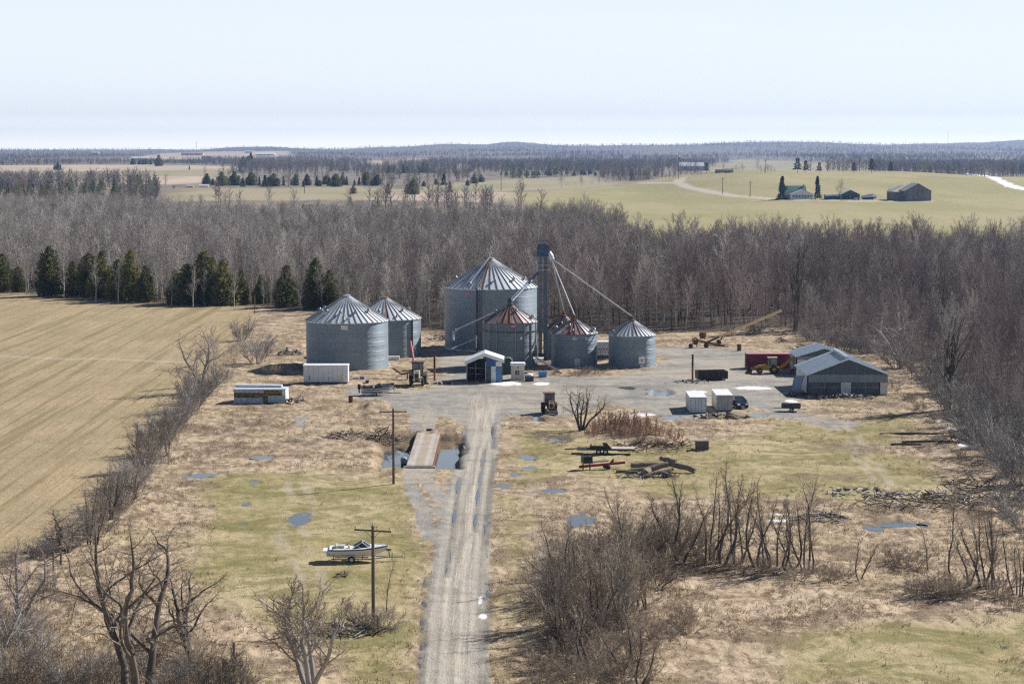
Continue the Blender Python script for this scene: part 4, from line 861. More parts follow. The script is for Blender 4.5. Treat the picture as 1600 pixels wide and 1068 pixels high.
mb = MB(); mb.box(-.75, .75, -.4, .5, 0, .95); mb.build('box', STEEL_D, t); mb = MB(); mb.lathe([(.7, .95), (.6, 1.2), (.3, 1.35), (.01, 1.38)], 12); mb.build('snow_cap', mat('snow', (.86, .86, .88), (.8, .8, .83), 2, .8), t)
x, y = at(848, 589); t = thing('blue_tub', 'open pale blue plastic tub at the foot of the elevator', 'tub', (x, y, gz(x, y)))
mb = MB(); mb.loft([[(-.65, -.5, 0), (.65, -.5, 0), (.65, .5, 0), (-.65, .5, 0)], [(-.78, -.6, .95), (.78, -.6, .95), (.78, .6, .95), (-.78, .6, .95)]]); mb.build('shell', mat('blue_plastic', (.11, .30, .52), (.09, .25, .44), 1, .4), t)
mb = MB(); mb.box(-.82, .82, -.64, -.56, .88, 1.0); mb.box(-.82, .82, .56, .64, .88, 1.0); mb.box(-.82, -.74, -.56, .56, .88, 1.0); mb.box(.74, .82, -.56, .56, .88, 1.0); mb.build('rim', mat('blue_plastic_rim', (.16, .36, .58), None, 1, .4), t)
x, y = at(852, 584); t = thing('hopper_auger', 'jumble of a short loading auger with pale hopper beneath the elevator leg', 'auger', (x, y, gz(x, y)))
mb = MB(); mb.tube([(-1.6, 3, 2.6), (2.8, -1.2, .25)], .16, 10); mb.build('auger_tube', STEEL, t); mb = MB(); mb.loft([[(-1.7, 3.0, 1.6), (-.6, 3.0, 1.6), (-.6, 4.0, 1.6), (-1.7, 4.0, 1.6)], [(-2.1, 2.6, 2.5), (-.2, 2.6, 2.5), (-.2, 4.4, 2.5), (-2.1, 4.4, 2.5)]]); mb.build('hopper', WHITE_D, t)
mb = MB(); [mb.bar((xx, 3.2, 0), (xx, 3.2, 1.7), .08) for xx in (-1.9, -.4)]; mb.build('legs', STEEL_D, t)
x, y = at(935, 563); t = thing('grain_dryer', 'white slatted grain dryer box glimpsed between the two low bins', 'grain dryer', (x, y, gz(x, y)))
mb = MB(); mb.box(-2.1, 2.1, 0, 2.4, 1.0, 3.3); mb.build('cabinet', mat('dryer_white', (.55, .56, .60), (.45, .46, .5), 1.2, .6), t); MB().box(-2.2, 2.2, -.1, 2.5, 3.3, 3.5).build('roof', WHITE, t)
mb = MB(); [mb.box(-2 + i * .5, -1.8 + i * .5, -.03, 0, 1.9, 2.2) for i in range(9)]; [mb.box(-2 + i * .47, -1.9 + i * .47, -.03, 0, 1.25, 1.75) for i in range(9)]; mb.build('slats', STEEL_D, t)
mb = MB(); mb.box(-1.9, 1.9, .2, 2.2, .2, 1.0); mb.lathe([(.01, -.02), (.4, 0), (.4, .2)], 14, (-.6, 0, .55), 'y'); mb.build('undercarriage', STEEL_D, t); mb = MB(); mb.bar((-2.2, -.5, .12), (2.2, -.4, .2), .16); mb.build('drawbar', WHITE_D, t)
for px, py, w_, d_, h_, lb in ((592, 563, 1.6, 1, 1.1, 'squat white tote at the foot of the half hidden bin'), (627, 558, .8, .8, 1.3, 'upright white canister behind the tractor by the bin'), (614, 562, 2.4, 1, .6, 'long low white crate against the half hidden bin')):
    x, y = at(px, py); t = thing('storage_tote', lb, 'tote', (x, y, gz(x, y))); MB().box(-w_ / 2, w_ / 2, 0, d_, 0, h_).build('body', WHITE_D, t); MB().box(-w_ / 2 - .04, w_ / 2 + .04, -.04, d_ + .04, h_, h_ + .08).build('lid', WHITE, t)

# ------------------------------------------------------------------ white box trailer, derelict trailer
x, y = at(509, 599.5); t = thing('box_trailer', 'long white box trailer with streaked roof parked before the broad bin', 'trailer', (x, y, gz(x, y) - .05))
mb = MB(); mb.box(-3.75, 3.75, 0, 2.5, .25, 2.95); mb.build('body', mat('trailer_white', (.74, .76, .80), (.66, .68, .72), .6, .5), t); mb = MB(); mb.box(-3.85, 3.82, -.07, 2.57, 2.95, 3.12); mb.build('roof', WHITE, t)
mb = MB(); mb.box(-3.6, 3.6, .1, 2.4, 0, .25); mb.build('skirt', STEEL_D, t); mb = MB(); [mb.box(-3.75 + i * .83, -3.72 + i * .83, -.025, 0, .3, 2.9) for i in range(1, 9)]; mb.build('panel_seams', mat('seam_grey', (.45, .47, .5), None, 2, .6), t); d_ = MB().box(1.9, 2.85, -.045, -.026, .35, 2.4).build('side_door', WHITE_D, t); MB().box(2.7, 2.76, -.09, -.046, 1.2, 1.4).build('handle', STEEL_D, d_); mb = MB(); mb.box(-2.75, -2.65, -.05, .01, .5, 1.3); mb.build('door_latch', STEEL_D, t); mb = MB(); mb.lathe([(.01, -.03), (.16, -.02), (.16, .02)], 12, (.5, 0, .85), 'y'); mb.build('filler_cap', STEEL, t)
x, y = at(409, 630); t = thing('derelict_trailer', 'wrecked pale house trailer with its side torn open to yellow insulation', 'trailer', (x, y, gz(x, y) - .1), R(-3))
mb = MB(); mb.box(-4.4, 3.6, .1, 3.0, 0, 2.2); mb.build('carcass', mat('insulation_yellow', (.26, .20, .055), (.10, .07, .035), 2.4, .95, lo=.42, hi=.56), t)
mb = MB(); mb.prism([(-4.5, 2.15), (3.75, 2.2), (3.75, 2.38), (-4.5, 2.32)], 'y', -.1, 3.1); mb.build('roof', mat('trailer_roof', (.58, .64, .70), (.40, .47, .55), 1.3, .55), t)
mb = MB(); mb.box(-4.4, .35, 0, .09, 1.75, 2.14); mb.box(-4.4, .2, 0, .09, .1, .95); mb.build('torn_skin', mat('trailer_skin', (.28, .36, .52), (.50, .55, .62), 2, .6), t)
mb = MB(); mb.box(.95, 3.75, -.02, .08, .2, 1.35); mb.build('side_panel', mat('trailer_teal', (.36, .50, .53), (.28, .41, .45), 1.5, .6), t); mb = MB(); mb.box(3.2, 3.75, -.01, .09, 1.4, 2.15); mb.box(3.6, 3.75, .1, 3.0, .2, 2.15); mb.build('end_panel', WHITE_D, t)
mb = MB(); mb.box(-4.6, 2.8, 2.2, 3.1, 2.45, 2.75); mb.build('roof_sheet', WHITE, t)

# ------------------------------------------------------------------ metal barns
RIBBED = mat('barn_roof_metal', (.48, .54, .60), (.41, .47, .53), 2.5, .5, .2, st=(1, .15, 1)); BARN_W = mat('barn_wall_metal', (.27, .31, .34), (.22, .26, .29), 2.0, .55, .1, st=(1, 1, .12)); BARN_D = mat('barn_gable_metal', (.11, .135, .16), (.085, .11, .135), 2, .55, .1, st=(1, 1, .12)); DOOR_D = mat('old_door_boards', (.15, .165, .185), (.105, .115, .135), 1.3, .85, st=(.3, 1, 2))
def barn(label, x0, x1, y0, y1, eave, apex):
    cx = (x0 + x1) / 2; t = thing('machine_barn', label, 'barn', (cx, y0, gz(cx, y0) - .1)); w_ = (x1 - x0) / 2; L = y1 - y0; e, a = eave + .1, apex + .1
    mb = MB(); mb.box(-w_, -w_ + .12, 2.2, L, 0, e); mb.box(w_ - .12, w_, 0, L, 0, e); mb.box(-w_ + .12, w_ - .12, L - .12, L, 0, e); mb.build('wall', WHITE_D, t)
    MB().prism([(-w_, e), (w_, e), (0, a - .05)], 'y', 0, .12).build('gable', BARN_D, t); MB().prism([(-w_, e), (w_, e), (0, a - .05)], 'y', L - .12, L).build('gable', BARN_D, t)
    for s_ in (-1, 1):
        nx = s_ * (w_ + .35); sl = (a - e) / w_; ze = e - .35 * sl
        mb = MB(); mb.prism([(nx, ze), (0, a), (0, a + .1), (nx, ze + .1)], 'y', -.45, L + .35)
        for k in range(int(L / .6)):
            yy = -.4 + k * .6 + .3; mb.prism([(nx, ze + .1), (0, a + .1), (0, a + .14), (nx, ze + .14)], 'y', yy, yy + .05)
        mb.build('roof_slope', RIBBED, t)
    return t, w_, L, e, a
t, w_, L, e, a = barn('wide grey metal barn with open bays and cupola strip along its ridge', 47.85, 60.6, 319, 333, 3.3, 5.75)
MB().box(-w_, w_, -.02, .1, e - 1.25, e).build('header', BARN_W, t)
for x0_, x1_ in ((-w_ + .1, -1.15), (.55, w_ - 1.3)): 
    d = MB().box(x0_, x1_, .25, .33, 0, e - 1.3).build('sliding_door', DOOR_D, t)
    mb = MB(); mb.box((x0_ + x1_) / 2 - .05, (x0_ + x1_) / 2 + .05, .19, .25, 0, e - 1.3); mb.box(x0_, x1_, .2, .25, 1.25, 1.35); mb.build('brace', STEEL, d)
for x0_, x1_ in ((-1.15, .5), (w_ - 1.2, w_)): MB().box(x0_, x1_, -.03, .09, .1, e - 1.27).build('white_panel', WHITE_D, t)
mb = MB(); [mb.bar((xx, .12, 0), (xx, .12, e - 1.2), .16) for xx in (-w_ + .08, -w_ + 2.9)]; mb.build('posts', WOOD, t)
MB().box(-w_ + .02, -w_ + .1, .15, 2.2, 0, e - .2).build('opening_panel', mat('red_brown_boards', (.10, .05, .045), None, 2, .9), t)
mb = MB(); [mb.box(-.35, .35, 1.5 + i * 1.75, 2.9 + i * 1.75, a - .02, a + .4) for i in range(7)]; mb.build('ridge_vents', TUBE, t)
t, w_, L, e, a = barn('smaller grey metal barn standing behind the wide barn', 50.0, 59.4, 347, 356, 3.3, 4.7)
MB().box(-w_, w_, -.02, .1, e - .5, e).build('header', BARN_W, t); MB().box(-w_ + 1.5, w_, .2, .3, 0, e - .5).build('door', DARK, t); MB().box(-w_, -w_ + 1.45, -.02, .1, 0, e - .52).build('front_panel', WHITE_D, t)  # the door slab is near-black, painting the shade of the bay under the header
MB().box(-w_ + .02, -w_ + .1, .2, 2.2, 0, e - .2).build('opening_panel', DARK, t)  # near-black slab closes the side gap as painted shade
x, y = at(1236, 613); t = thing('fallen_door', 'pale blue sheet metal door leaning against the wide barn', 'door', (x, y, gz(x, y)))
mb = MB(); mb.slab((0, 0, .05), (1.35, 0, .05), (2.2, 1.2, 2.6), (.75, 1.2, 2.6), .08); mb.build('sheet', mat('door_blue', (.36, .45, .56), (.31, .39, .5), 1.5, .5), t); mb = MB(); mb.bar((-.02, -.06, .05), (.73, 1.14, 2.6), .1); mb.bar((1.37, -.06, .05), (2.22, 1.14, 2.6), .1); mb.build('edge_rails', STEEL, t)
x, y = at(1234, 614); mb = MB(); mb.slab((-1.2, -.6, .05), (1.4, -.5, .05), (1.5, .5, .25), (-1.0, .6, .12), .04); o = mb.build('roof_sheet', mat('sheet_pale', (.50, .55, .6), (.36, .4, .45), 2, .5), None); o.location = (x, y - 1.2, gz(x, y)); tag(o, 'bent sheet of pale metal lying beneath the leaning door', 'metal sheet')

# ------------------------------------------------------------------ weigh deck over the pit
x0, y0 = at(655.5, 727); y1 = at(655.5, 671)[1]; t = thing('weigh_deck', 'long rusty pink steel truck scale deck spanning the flooded pit', 'truck scale', (x0, y0, -.01))
dk = NT('deck_rust'); o_ = dk.n('TexCoord').outputs['Object']; c_ = dk.mix(dk.ramp(dk.noise(dk.scale(o_, (1.2, .12, 1)), 1.2, 5), .35, .65), (.41, .33, .285), (.33, .275, .235)); c_ = dk.mix(dk.ramp(dk.noise(dk.scale(o_, (1, .3, 1)), .6, 4), .45, .65), c_, (.44, .40, .36)); sp_ = dk.n('SeparateXYZ'); dk.l(o_, sp_.inputs[0]); tr_ = dk.ramp(dk.math('ABSOLUTE', dk.math('SUBTRACT', dk.math('ABSOLUTE', sp_.outputs[0]), .85)), .12, .38, .8, 0); c_ = dk.mix(dk.math('MULTIPLY', tr_, dk.ramp(dk.noise(o_, 1.5, 4), .3, .6, .4, 1)), c_, (.47, .44, .40)); cs_ = dk.ramp(dk.math('ABSOLUTE', sp_.outputs[0]), .35, .6, .9, 0); c_ = dk.mix(dk.math('MULTIPLY', cs_, dk.ramp(dk.noise(o_, 1.2, 5), .35, .6)), c_, (.36, .28, .18)); dk.done(c_, .85)
mb = MB(); n = 7; L = y1 - y0
for i in range(n): mb.box(-1.62, 1.62, i * L / n, (i + 1) * L / n - .06, -.12, .05)
mb.build('deck_plates', dk.m, t)
mb = MB(); mb.box(-1.70, -1.63, 0, L, -.75, .03); mb.box(1.63, 1.70, 0, L, -.75, .03); mb.build('side_beams', RUST, t)
MB().box(-2, 2, -.5, 0, -1.2, -.05).build('abutment', CONC, t); MB().box(-2, 2, L, L + .5, -1.2, -.05).build('abutment', CONC, t)
x, y = at(631, 714); o = thing('machine_motor', 'grey-blue electric motor lying at the water edge beside the scale deck', 'motor', (x, y, -.75)); MB().lathe([(.01, -.7), (.4, -.7), (.45, -.2), (.45, .4), (.3, .6), (.01, .65)], 14, (0, 0, .4), 'y').build('housing', mat('motor_blue', (.14, .22, .27), (.3, .38, .42), 2, .5), o); MB().box(-.35, .35, -.5, .5, -.2, .1).build('foot', STEEL_D, o)
# ------------------------------------------------------------------ wheels and vehicles (local +x is forward)
def wheel(parent, x, y, r, w_, rim_m=None, hub=.55):
    t = MB(); h = w_ / 2; t.lathe([(r * hub, -h * .8), (r * .86, -h), (r * .97, -h * .75), (r, -h * .3), (r, h * .3), (r * .97, h * .75), (r * .86, h), (r * hub, h * .8)], 22, (0, 0, 0), 'y')
    if r > .55:
        for k in range(18):
            a = 2 * math.pi * k / 18; t.bar((r * math.cos(a), -h * .9, r * math.sin(a)), (r * 1.03 * math.cos(a + .12), h * .1, r * 1.03 * math.sin(a + .12)), .06); t.bar((r * 1.03 * math.cos(a + .29), -h * .1, r * 1.03 * math.sin(a + .29)), (r * math.cos(a + .17), h * .9, r * math.sin(a + .17)), .06)
    o = thing_part('wheel', t, RUBBER, parent, (x, y, r))
    m = MB(); m.lathe([(.01, -h * .55), (r * .2, -h * .6), (r * .28, -h * .35), (r * hub * .9, -h * .4), (r * hub, -h * .82), (r * hub, h * .82), (r * hub * .9, h * .4), (r * .28, h * .35), (r * .2, h * .6), (.01, h * .55)], 18, (0, 0, 0), 'y'); m.build('rim', rim_m or STEEL, o); return o
def thing_part(nm, mb, m, parent, loc=(0, 0, 0)):
    o = mb.build(nm, m, parent, smooth=False); o.location = loc; return o
def hull_secs(L, B, D, full=1.0):
    out = []
    for i in range(15):
        s = i / 14; x = -L / 2 + L * s; b = B / 2 * (1 - max(0, (s - .45) / .55) ** 2.4) * (.93 + .07 * min(1, s * 4)); b = max(b, .03)
        sh = D * (.86 + .20 * s ** 2); keel = D * .10 + D * .62 * max(0, (s - .62) / .38) ** 2.0; ch = keel + (D * .30) * (1 - .25 * s); cb = b * (.86 - .25 * s)
        xr = x + (.35 * max(0, (s - .8) / .2)) * 0
        out.append([(xr, 0, keel), (xr, cb, ch), (xr, b, sh), (xr, b * .96, sh + .03), (xr, 0, sh + .10 * min(1, s * 2)), (xr, -b * .96, sh + .03), (xr, -b, sh), (xr, -cb, ch)])
    return out
def boat(label, loc, rz, L, B, D, hull_m, deck_m, stripe_m, cover_m=None, seat_m=None, outboard=False):
    t = thing('motorboat', label, 'boat', loc, rz); S = hull_secs(L, B, D)
    MB().loft([[q[k] for k in (0, 1, 2, 6, 7)] for q in S]).build('hull', hull_m, t)
    mb = MB(); mb.loft([[(q[2][0], q[2][1] * 1.0 + .012, q[2][2] - .14), (q[2][0], q[2][1] + .03, q[2][2] - .05), (q[2][0], -q[2][1] - .03, q[2][2] - .05), (q[2][0], -q[2][1] - .012, q[2][2] - .14)] for q in S]); mb.build('rub_rail', stripe_m, t)
    mb = MB(); mb.loft([[q[3], q[4], q[5], (q[5][0], q[5][1], q[5][2] - .08), (q[3][0], q[3][1], q[3][2] - .08)] for q in S[9:]]); mb.build('foredeck', deck_m, t)
    mb = MB(); mb.loft([[q[3], q[4], q[5], (q[5][0], q[5][1], q[5][2] - .08), (q[3][0], q[3][1], q[3][2] - .08)] for q in S[:2]])
    for s_ in (2, 6):
        o_ = 1 if s_ == 2 else -1; mb.loft([[(q[s_][0], q[s_][1], q[s_][2]), (q[s_][0], q[s_][1] - o_ * .22, q[s_][2] + .05), (q[s_][0], q[s_][1] - o_ * .22, q[s_][2] - .3), (q[s_][0], q[s_][1], q[s_][2] - .1)] for q in S[1:10]])
    mb.build('side_deck', deck_m, t)
    z = D * .9; mb = MB(); mb.box(-L * .44, L * .12, -B * .36, B * .36, z - .42, z - .34); mb.build('cockpit_floor', deck_m, t)
    for x_ in (-.34, -.12, .03): MB().prism([(x_ * L - .28, z - .36), (x_ * L + .25, z - .36), (x_ * L + .25, z - .02), (x_ * L - .12, z), (x_ * L - .18, z + .28), (x_ * L - .30, z + .28)], 'y', -B * .33, B * .33 if x_ < -.2 else -B * .08).build('seat', seat_m or deck_m, t)
    x0, xm = L * .20, L * .06; zt = z + .05; wf = MB(); wg = MB()
    a = [(x0, -B * .30, zt), (x0 + .15, 0, zt + .03), (x0, B * .30, zt)]; b = [(xm, -B * .27, zt + .52), (xm + .12, 0, zt + .57), (xm, B * .27, zt + .52)]; back = [(-L * .10, -B * .42, zt - .02), (-L * .10, B * .42, zt - .02)]
    for p, q, r_, s_ in ((a[0], a[1], b[1], b[0]), (a[1], a[2], b[2], b[1])): wg.slab(p, q, r_, s_, .02)
    for s_ in (0, 2):
        bk = back[0 if s_ == 0 else 1]; v_ = [Vector(a[s_]), Vector(b[s_]), Vector(bk)]; wg.add([*v_, *[p + Vector((0, .02, 0)) for p in v_]], [(0, 1, 2), (5, 4, 3), (0, 3, 4, 1), (1, 4, 5, 2), (2, 5, 3, 0)]); wf.bar(b[s_], bk, .05); wf.bar(a[s_], b[s_], .05); wf.bar(((b[s_][0] + bk[0]) / 2, (b[s_][1] + bk[1]) / 2, (b[s_][2] + bk[2]) / 2), ((a[s_][0] + bk[0]) / 2, (a[s_][1] + bk[1]) / 2, zt), .05)
    wf.bar(b[0], b[1], .05); wf.bar(b[1], b[2], .05); wf.bar(a[1], b[1], .04)
    w1 = wf.build('windscreen', WHITE if cover_m is None else STEEL, t); wg.build('pane', GLASS, w1)
    if cover_m:
        MB().loft([[(q[3][0], q[3][1] * 1.02, q[3][2] + .03), (q[4][0], 0, q[4][2] + .32), (q[5][0], q[5][1] * 1.02, q[5][2] + .03)] for q in S[8:15]]).build('bow_cover', cover_m, t)
        MB().loft([[(q[3][0], q[3][1] * 1.02, q[3][2] + .03), (q[4][0], 0, q[4][2] + .22), (q[5][0], q[5][1] * 1.02, q[5][2] + .03)] for q in S[0:6]]).build('cockpit_cover', cover_m, t)
        MB().loft([[(q[2][0], -q[2][1] - .02, q[2][2] - .32), (q[2][0], -q[2][1] - .02, q[2][2] - .44), (q[2][0], -q[2][1] * .97 - .01, q[2][2] - .44), (q[2][0], -q[2][1] * .97 - .01, q[2][2] - .32)] for q in S[1:13]]).build('side_stripe', cover_m, t)
    else:
        MB().box(-L * .40, -L * .24, -B * .2, B * .2, z - .1, z + .22).build('engine_hatch', seat_m or deck_m, t)
        mb = MB(); [mb.bar((x_, y_, z + .1), (x_, y_, z + .28), .03) for x_ in (L * .25, L * .34, L * .43) for y_ in (-.35, .35)]; [mb.bar((L * .25, y_, z + .28), (L * .46, y_ * .3, z + .32), .03) for y_ in (-.4, .4)]; mb.build('bow_rail', TUBE, t)
    if outboard: mb = MB(); mb.box(-L / 2 - .55, -L / 2 - .05, -.22, .22, D * .6, D * 1.25); mb.box(-L / 2 - .42, -L / 2 - .2, -.08, .08, D * .1, D * .6); mb.build('outboard_motor', BLACKP, t)
    else: mb = MB(); mb.box(-L / 2 - .3, -L / 2, -.16, .16, D * .15, D * .65); mb.box(-L / 2 - .62, -L / 2 + .02, -B * .36, B * .36, D * .62, D * .72); mb.build('swim_platform', deck_m, t)
    return t
def boat_trailer(label, loc, rz, L, B, m_, wx, r, jack=True):
    t = thing('boat_trailer', label, 'boat trailer', loc, rz); mb = MB()
    for s_ in (-1, 1): mb.bar((-L * .48, s_ * B * .36, r + .02), (L * .22, s_ * B * .36, r + .02), .09); mb.bar((L * .22, s_ * B * .36, r + .02), (L * .5, 0, r + .05), .09)
    for x_ in (-.45, -.2, .05): mb.bar((x_ * L, -B * .36, r + .02), (x_ * L, B * .36, r + .02), .08)
    mb.build('frame', m_, t); mb = MB(); mb.bar((L * .5, 0, r + .05), (L * .74, 0, r + .06), .1); mb.build('tongue', m_, t)
    mb = MB(); [mb.bar((-L * .42, s_ * B * .22, r + .12), (L * .15, s_ * B * .22, r + .12), .1, .08) for s_ in (-1, 1)]; mb.build('bunks', WOOD, t)
    mb = MB(); mb.bar((L * .52, 0, r + .05), (L * .5, 0, r + .75), .08); mb.box(L * .46, L * .54, -.08, .08, r + .68, r + .84); mb.build('winch_post', STEEL_D, t)
    if jack: mb = MB(); mb.bar((L * .56, .0, 0), (L * .56, .0, r + .5), .07); mb.build('jack', STEEL_D, t)
    for s_ in (-1, 1):
        wheel(t, wx, s_ * B * .46, r, .22, WHITE)
        mb = MB(); P = [((r + .10) * math.cos(a), (r + .10) * math.sin(a)) for a in [math.pi * k / 10 for k in range(11)]]; Q = [(p[0] * .9, p[1] * .9) for p in P[::-1]]; mb.prism(P + Q, 'y', s_ * B * .46 - .14, s_ * B * .46 + .14); f = mb.build('mudguard', WHITE_D, t); f.location = (wx, 0, r)
    return t
x, y, z = on(562, 876); boat_trailer('galvanised single-axle boat trailer carrying the white motorboat on the grass', (x, y, z), R(2), 5.6, 2.2, STEEL, -.75, .34)
boat('white open motorboat with windscreen resting on a trailer on the grass', (x - .1, y, z + .34), R(2), 5.6, 2.2, 1.15, mat('boat_white', (.74, .73, .71), (.66, .65, .63), 1, .35), WHITE, mat('boat_stripe', (.05, .07, .13), None, 1, .4), None, mat('boat_seat', (.55, .54, .47), (.4, .39, .33), 2, .7))
x, y, z = on(590, 617); boat_trailer('black boat trailer under the black and white speedboat', (x, y, z), R(4), 5.2, 2.1, BLACKP, -.4, .3, False)
boat('black and white speedboat with dark bow cover beside the tractor', (x, y, z + .22), R(4), 5.3, 2.2, 1.25, mat('boat_silver', (.78, .79, .81), (.7, .71, .74), 1, .35), BLACKP, BLACKP, mat('boat_cover', (.022, .024, .034), (.035, .036, .045), 1.5, .6), None, True)

def tractor(label, loc, rz, hood_m, cab_m, rear_r, front_r, s=1.0, rim_m=None, loader=False):
    t = thing('farm_tractor', label, 'tractor', loc, rz); W = .85
    mb = MB(); mb.prism([(.35, .95), (2.0, .95), (2.05, 1.75), (1.9, 1.9), (.35, 1.98)], 'y', -.36, .36); mb.build('hood', hood_m, t)
    g_ = MB().box(2.05, 2.12, -.34, .34, .95, 1.78).build('grille', mat('grille_frame', (.55, .53, .46), None, 2, .5), t); MB().box(2.12, 2.135, -.22, .22, 1.02, 1.62).build('grille_mesh', BLACKP, g_)
    for s_ in (-1, 1): mb = MB(); mb.lathe([(.01, .02), (.1, .02), (.12, -.03)], 10, (2.13, s_ * .26, 1.70), 'x'); mb.build('headlight', WHITE, t)
    mb = MB(); mb.box(-1.1, 1.9, -.26, .26, .55, 1.0); mb.build('chassis', STEEL_D, t)
    c = MB()
    for x_ in (-1.05, .3):
        for y_ in (-.72, .72): c.bar((x_, y_ * .95, 1.25), (x_ * .95, y_ * .9, 2.75), .09)
    c.box(-1.15, .42, -.8, .8, 2.75, 2.92); c.box(-1.1, .32, -.74, .74, 1.05, 1.4); cab = c.build('cab', cab_m, t)
    gl = MB(); gl.box(.27, .29, -.6, .6, 1.42, 2.72); gl.box(-1.03, -1.01, -.6, .6, 1.5, 2.72); gl.box(-.95, .22, -.68, -.66, 1.45, 2.72); gl.box(-.95, .22, .66, .68, 1.45, 2.72); gl.build('window', mat('cab_glass', (.16, .20, .22), (.1, .13, .15), 1, .1, 0, spec=.8), cab)
    for s_ in (-1, 1):
        wheel(t, -.55, s_ * W * 1.02, rear_r, .5, rim_m or cab_m); wheel(t, 1.55, s_ * W * .88, front_r, .32, rim_m or cab_m)
        mb = MB(); P = [(-.55 + (rear_r + .12) * math.cos(a), rear_r + (rear_r + .12) * math.sin(a)) for a in [R(20) + R(130) * k / 8 for k in range(9)]]; Q = [(-.55 + (rear_r + .05) * math.cos(a), rear_r + (rear_r + .05) * math.sin(a)) for a in [R(150) - R(130) * k / 8 for k in range(9)]]; mb.prism(P + Q, 'y', s_ * W * 1.02 - .27, s_ * W * 1.02 + .27); mb.build('mudguard', hood_m, t)
    mb = MB(); mb.bar((1.55, -W * .8, front_r), (1.55, W * .8, front_r), .14); mb.build('front_axle', STEEL_D, t); mb = MB(); mb.tube([(1.1, .2, 1.9), (1.1, .2, 2.75)], .05, 8); mb.build('exhaust_pipe', BLACKP, t)
    if loader:
        mb = MB(); mb.box(2.2, 2.75, -.85, .85, .12, .2); mb.box(2.2, 2.28, -.85, .85, .12, .62); [mb.box(2.2, 2.75, s_ * .85 - .03, s_ * .85 + .03, .12, .55) for s_ in (-1, 1)]; mb.build('loader_bucket', mat('bucket_steel', (.35, .31, .27), (.22, .17, .14), 2, .7), t)
        mb = MB(); [(mb.bar((.2, s_ * .5, 1.6), (1.6, s_ * .5, 1.15), .12), mb.bar((1.6, s_ * .5, 1.15), (2.25, s_ * .5, .4), .12)) for s_ in (-1, 1)]; mb.build('loader_arm', hood_m, t)
    t.scale = (s, s, s); return t
x, y, z = on(652, 603); tractor('tan-nosed tractor with tall dark cab parked between the speedboat and pit shed', (x, y + 2, z), R(-92), mat('tractor_tan', (.46, .40, .26), (.36, .30, .18), 1.5, .6), STEEL_D, .88, .52, 1.32, mat('rim_tan', (.4, .36, .26), None, 2, .6))
x, y, z = on(859, 648); tractor('small rusty red loader tractor near the bare tree on the gravel', (x, y + 2, z), R(-84), mat('tractor_red', (.17, .05, .035), (.11, .045, .035), 2, .75), mat('cab_red', (.20, .075, .05), (.13, .06, .045), 2, .7), .70, .42, 1.05, RUST, True)

# pinkish auger pipe behind the tractor and its chassis
x, y, z = on(650, 595); t = thing('grain_auger', 'faded red grain auger tilted up behind the tan tractor', 'auger', (x, y + 3, z))
mb = MB(); mb.tube([(-.2, 0, 1.3), (-1.35, 5.0, 6.0)], .2, 12); mb.build('auger_tube', PINK, t)
mb = MB(); mb.tube([(-.2, 0, 1.3), (-2.6, -1.0, .95), (-4.2, 2.6, 1.5)], [.16, .16, .16], 8); mb.bar((-1.6, -.4, 0), (-1.6, -.4, 1.2), .2); mb.bar((-.6, .8, .3), (3.2, 1.0, .5), .12); mb.build('chassis', RUST, t); wheel(t, 1.3, 1.6, .35, .2); wheel(t, 1.3, .1, .35, .2)

# ------------------------------------------------------------------ rusty posts, drums and bits
def steel_post(px, py, h, r, label, split):
    x, y, z = on(px, py); t = thing('steel_post', label, 'post', (x, y, z)); MB().tube([(0, 0, -.3), (0, 0, h * split)], r, 14).build('lower_pipe', RUST_O, t); MB().tube([(0, 0, h * split), (0, 0, h)], r * .98, 14).build('upper_pipe', mat('dark_rust', (.07, .04, .035), (.045, .03, .03), 2, .9), t); MB().lathe([(r * 1.25, 0), (r * 1.25, .15), (r, .2)], 14, (0, 0, h - .2)).build('collar', RUST, t)
steel_post(1082, 594, 4.5, .17, 'rusty steel pipe post standing beside the black dumpster', .55); steel_post(679, 594, 4.4, .17, 'orange rusted pipe post standing next to the open-fronted shed', .5)
def drum(px, py, label, h=.95, r=.32, m_=None):
    x, y, z = on(px, py); t = thing('steel_drum', label, 'drum', (x, y, z)); pr = [(.01, 0), (r, 0)]; 
    for k in (.33, .66): pr += [(r, h * k - .03), (r + .025, h * k), (r, h * k + .03)]
    MB().lathe(pr + [(r, h), (r - .02, h)], 18).build('shell', m_ or RUST, t); MB().lathe([(r, h - .03), (r + .02, h - .02), (r + .02, h + .02), (r - .03, h + .02), (r - .03, h - .05), (.01, h - .05)], 18).build('lid', STEEL_D, t)
drum(548, 627, 'rusty brown drum alone on the grass before the speedboat', 1.0, .36); drum(1155, 548, 'rusty drum on the gravel behind the red container', 1.25, .42)
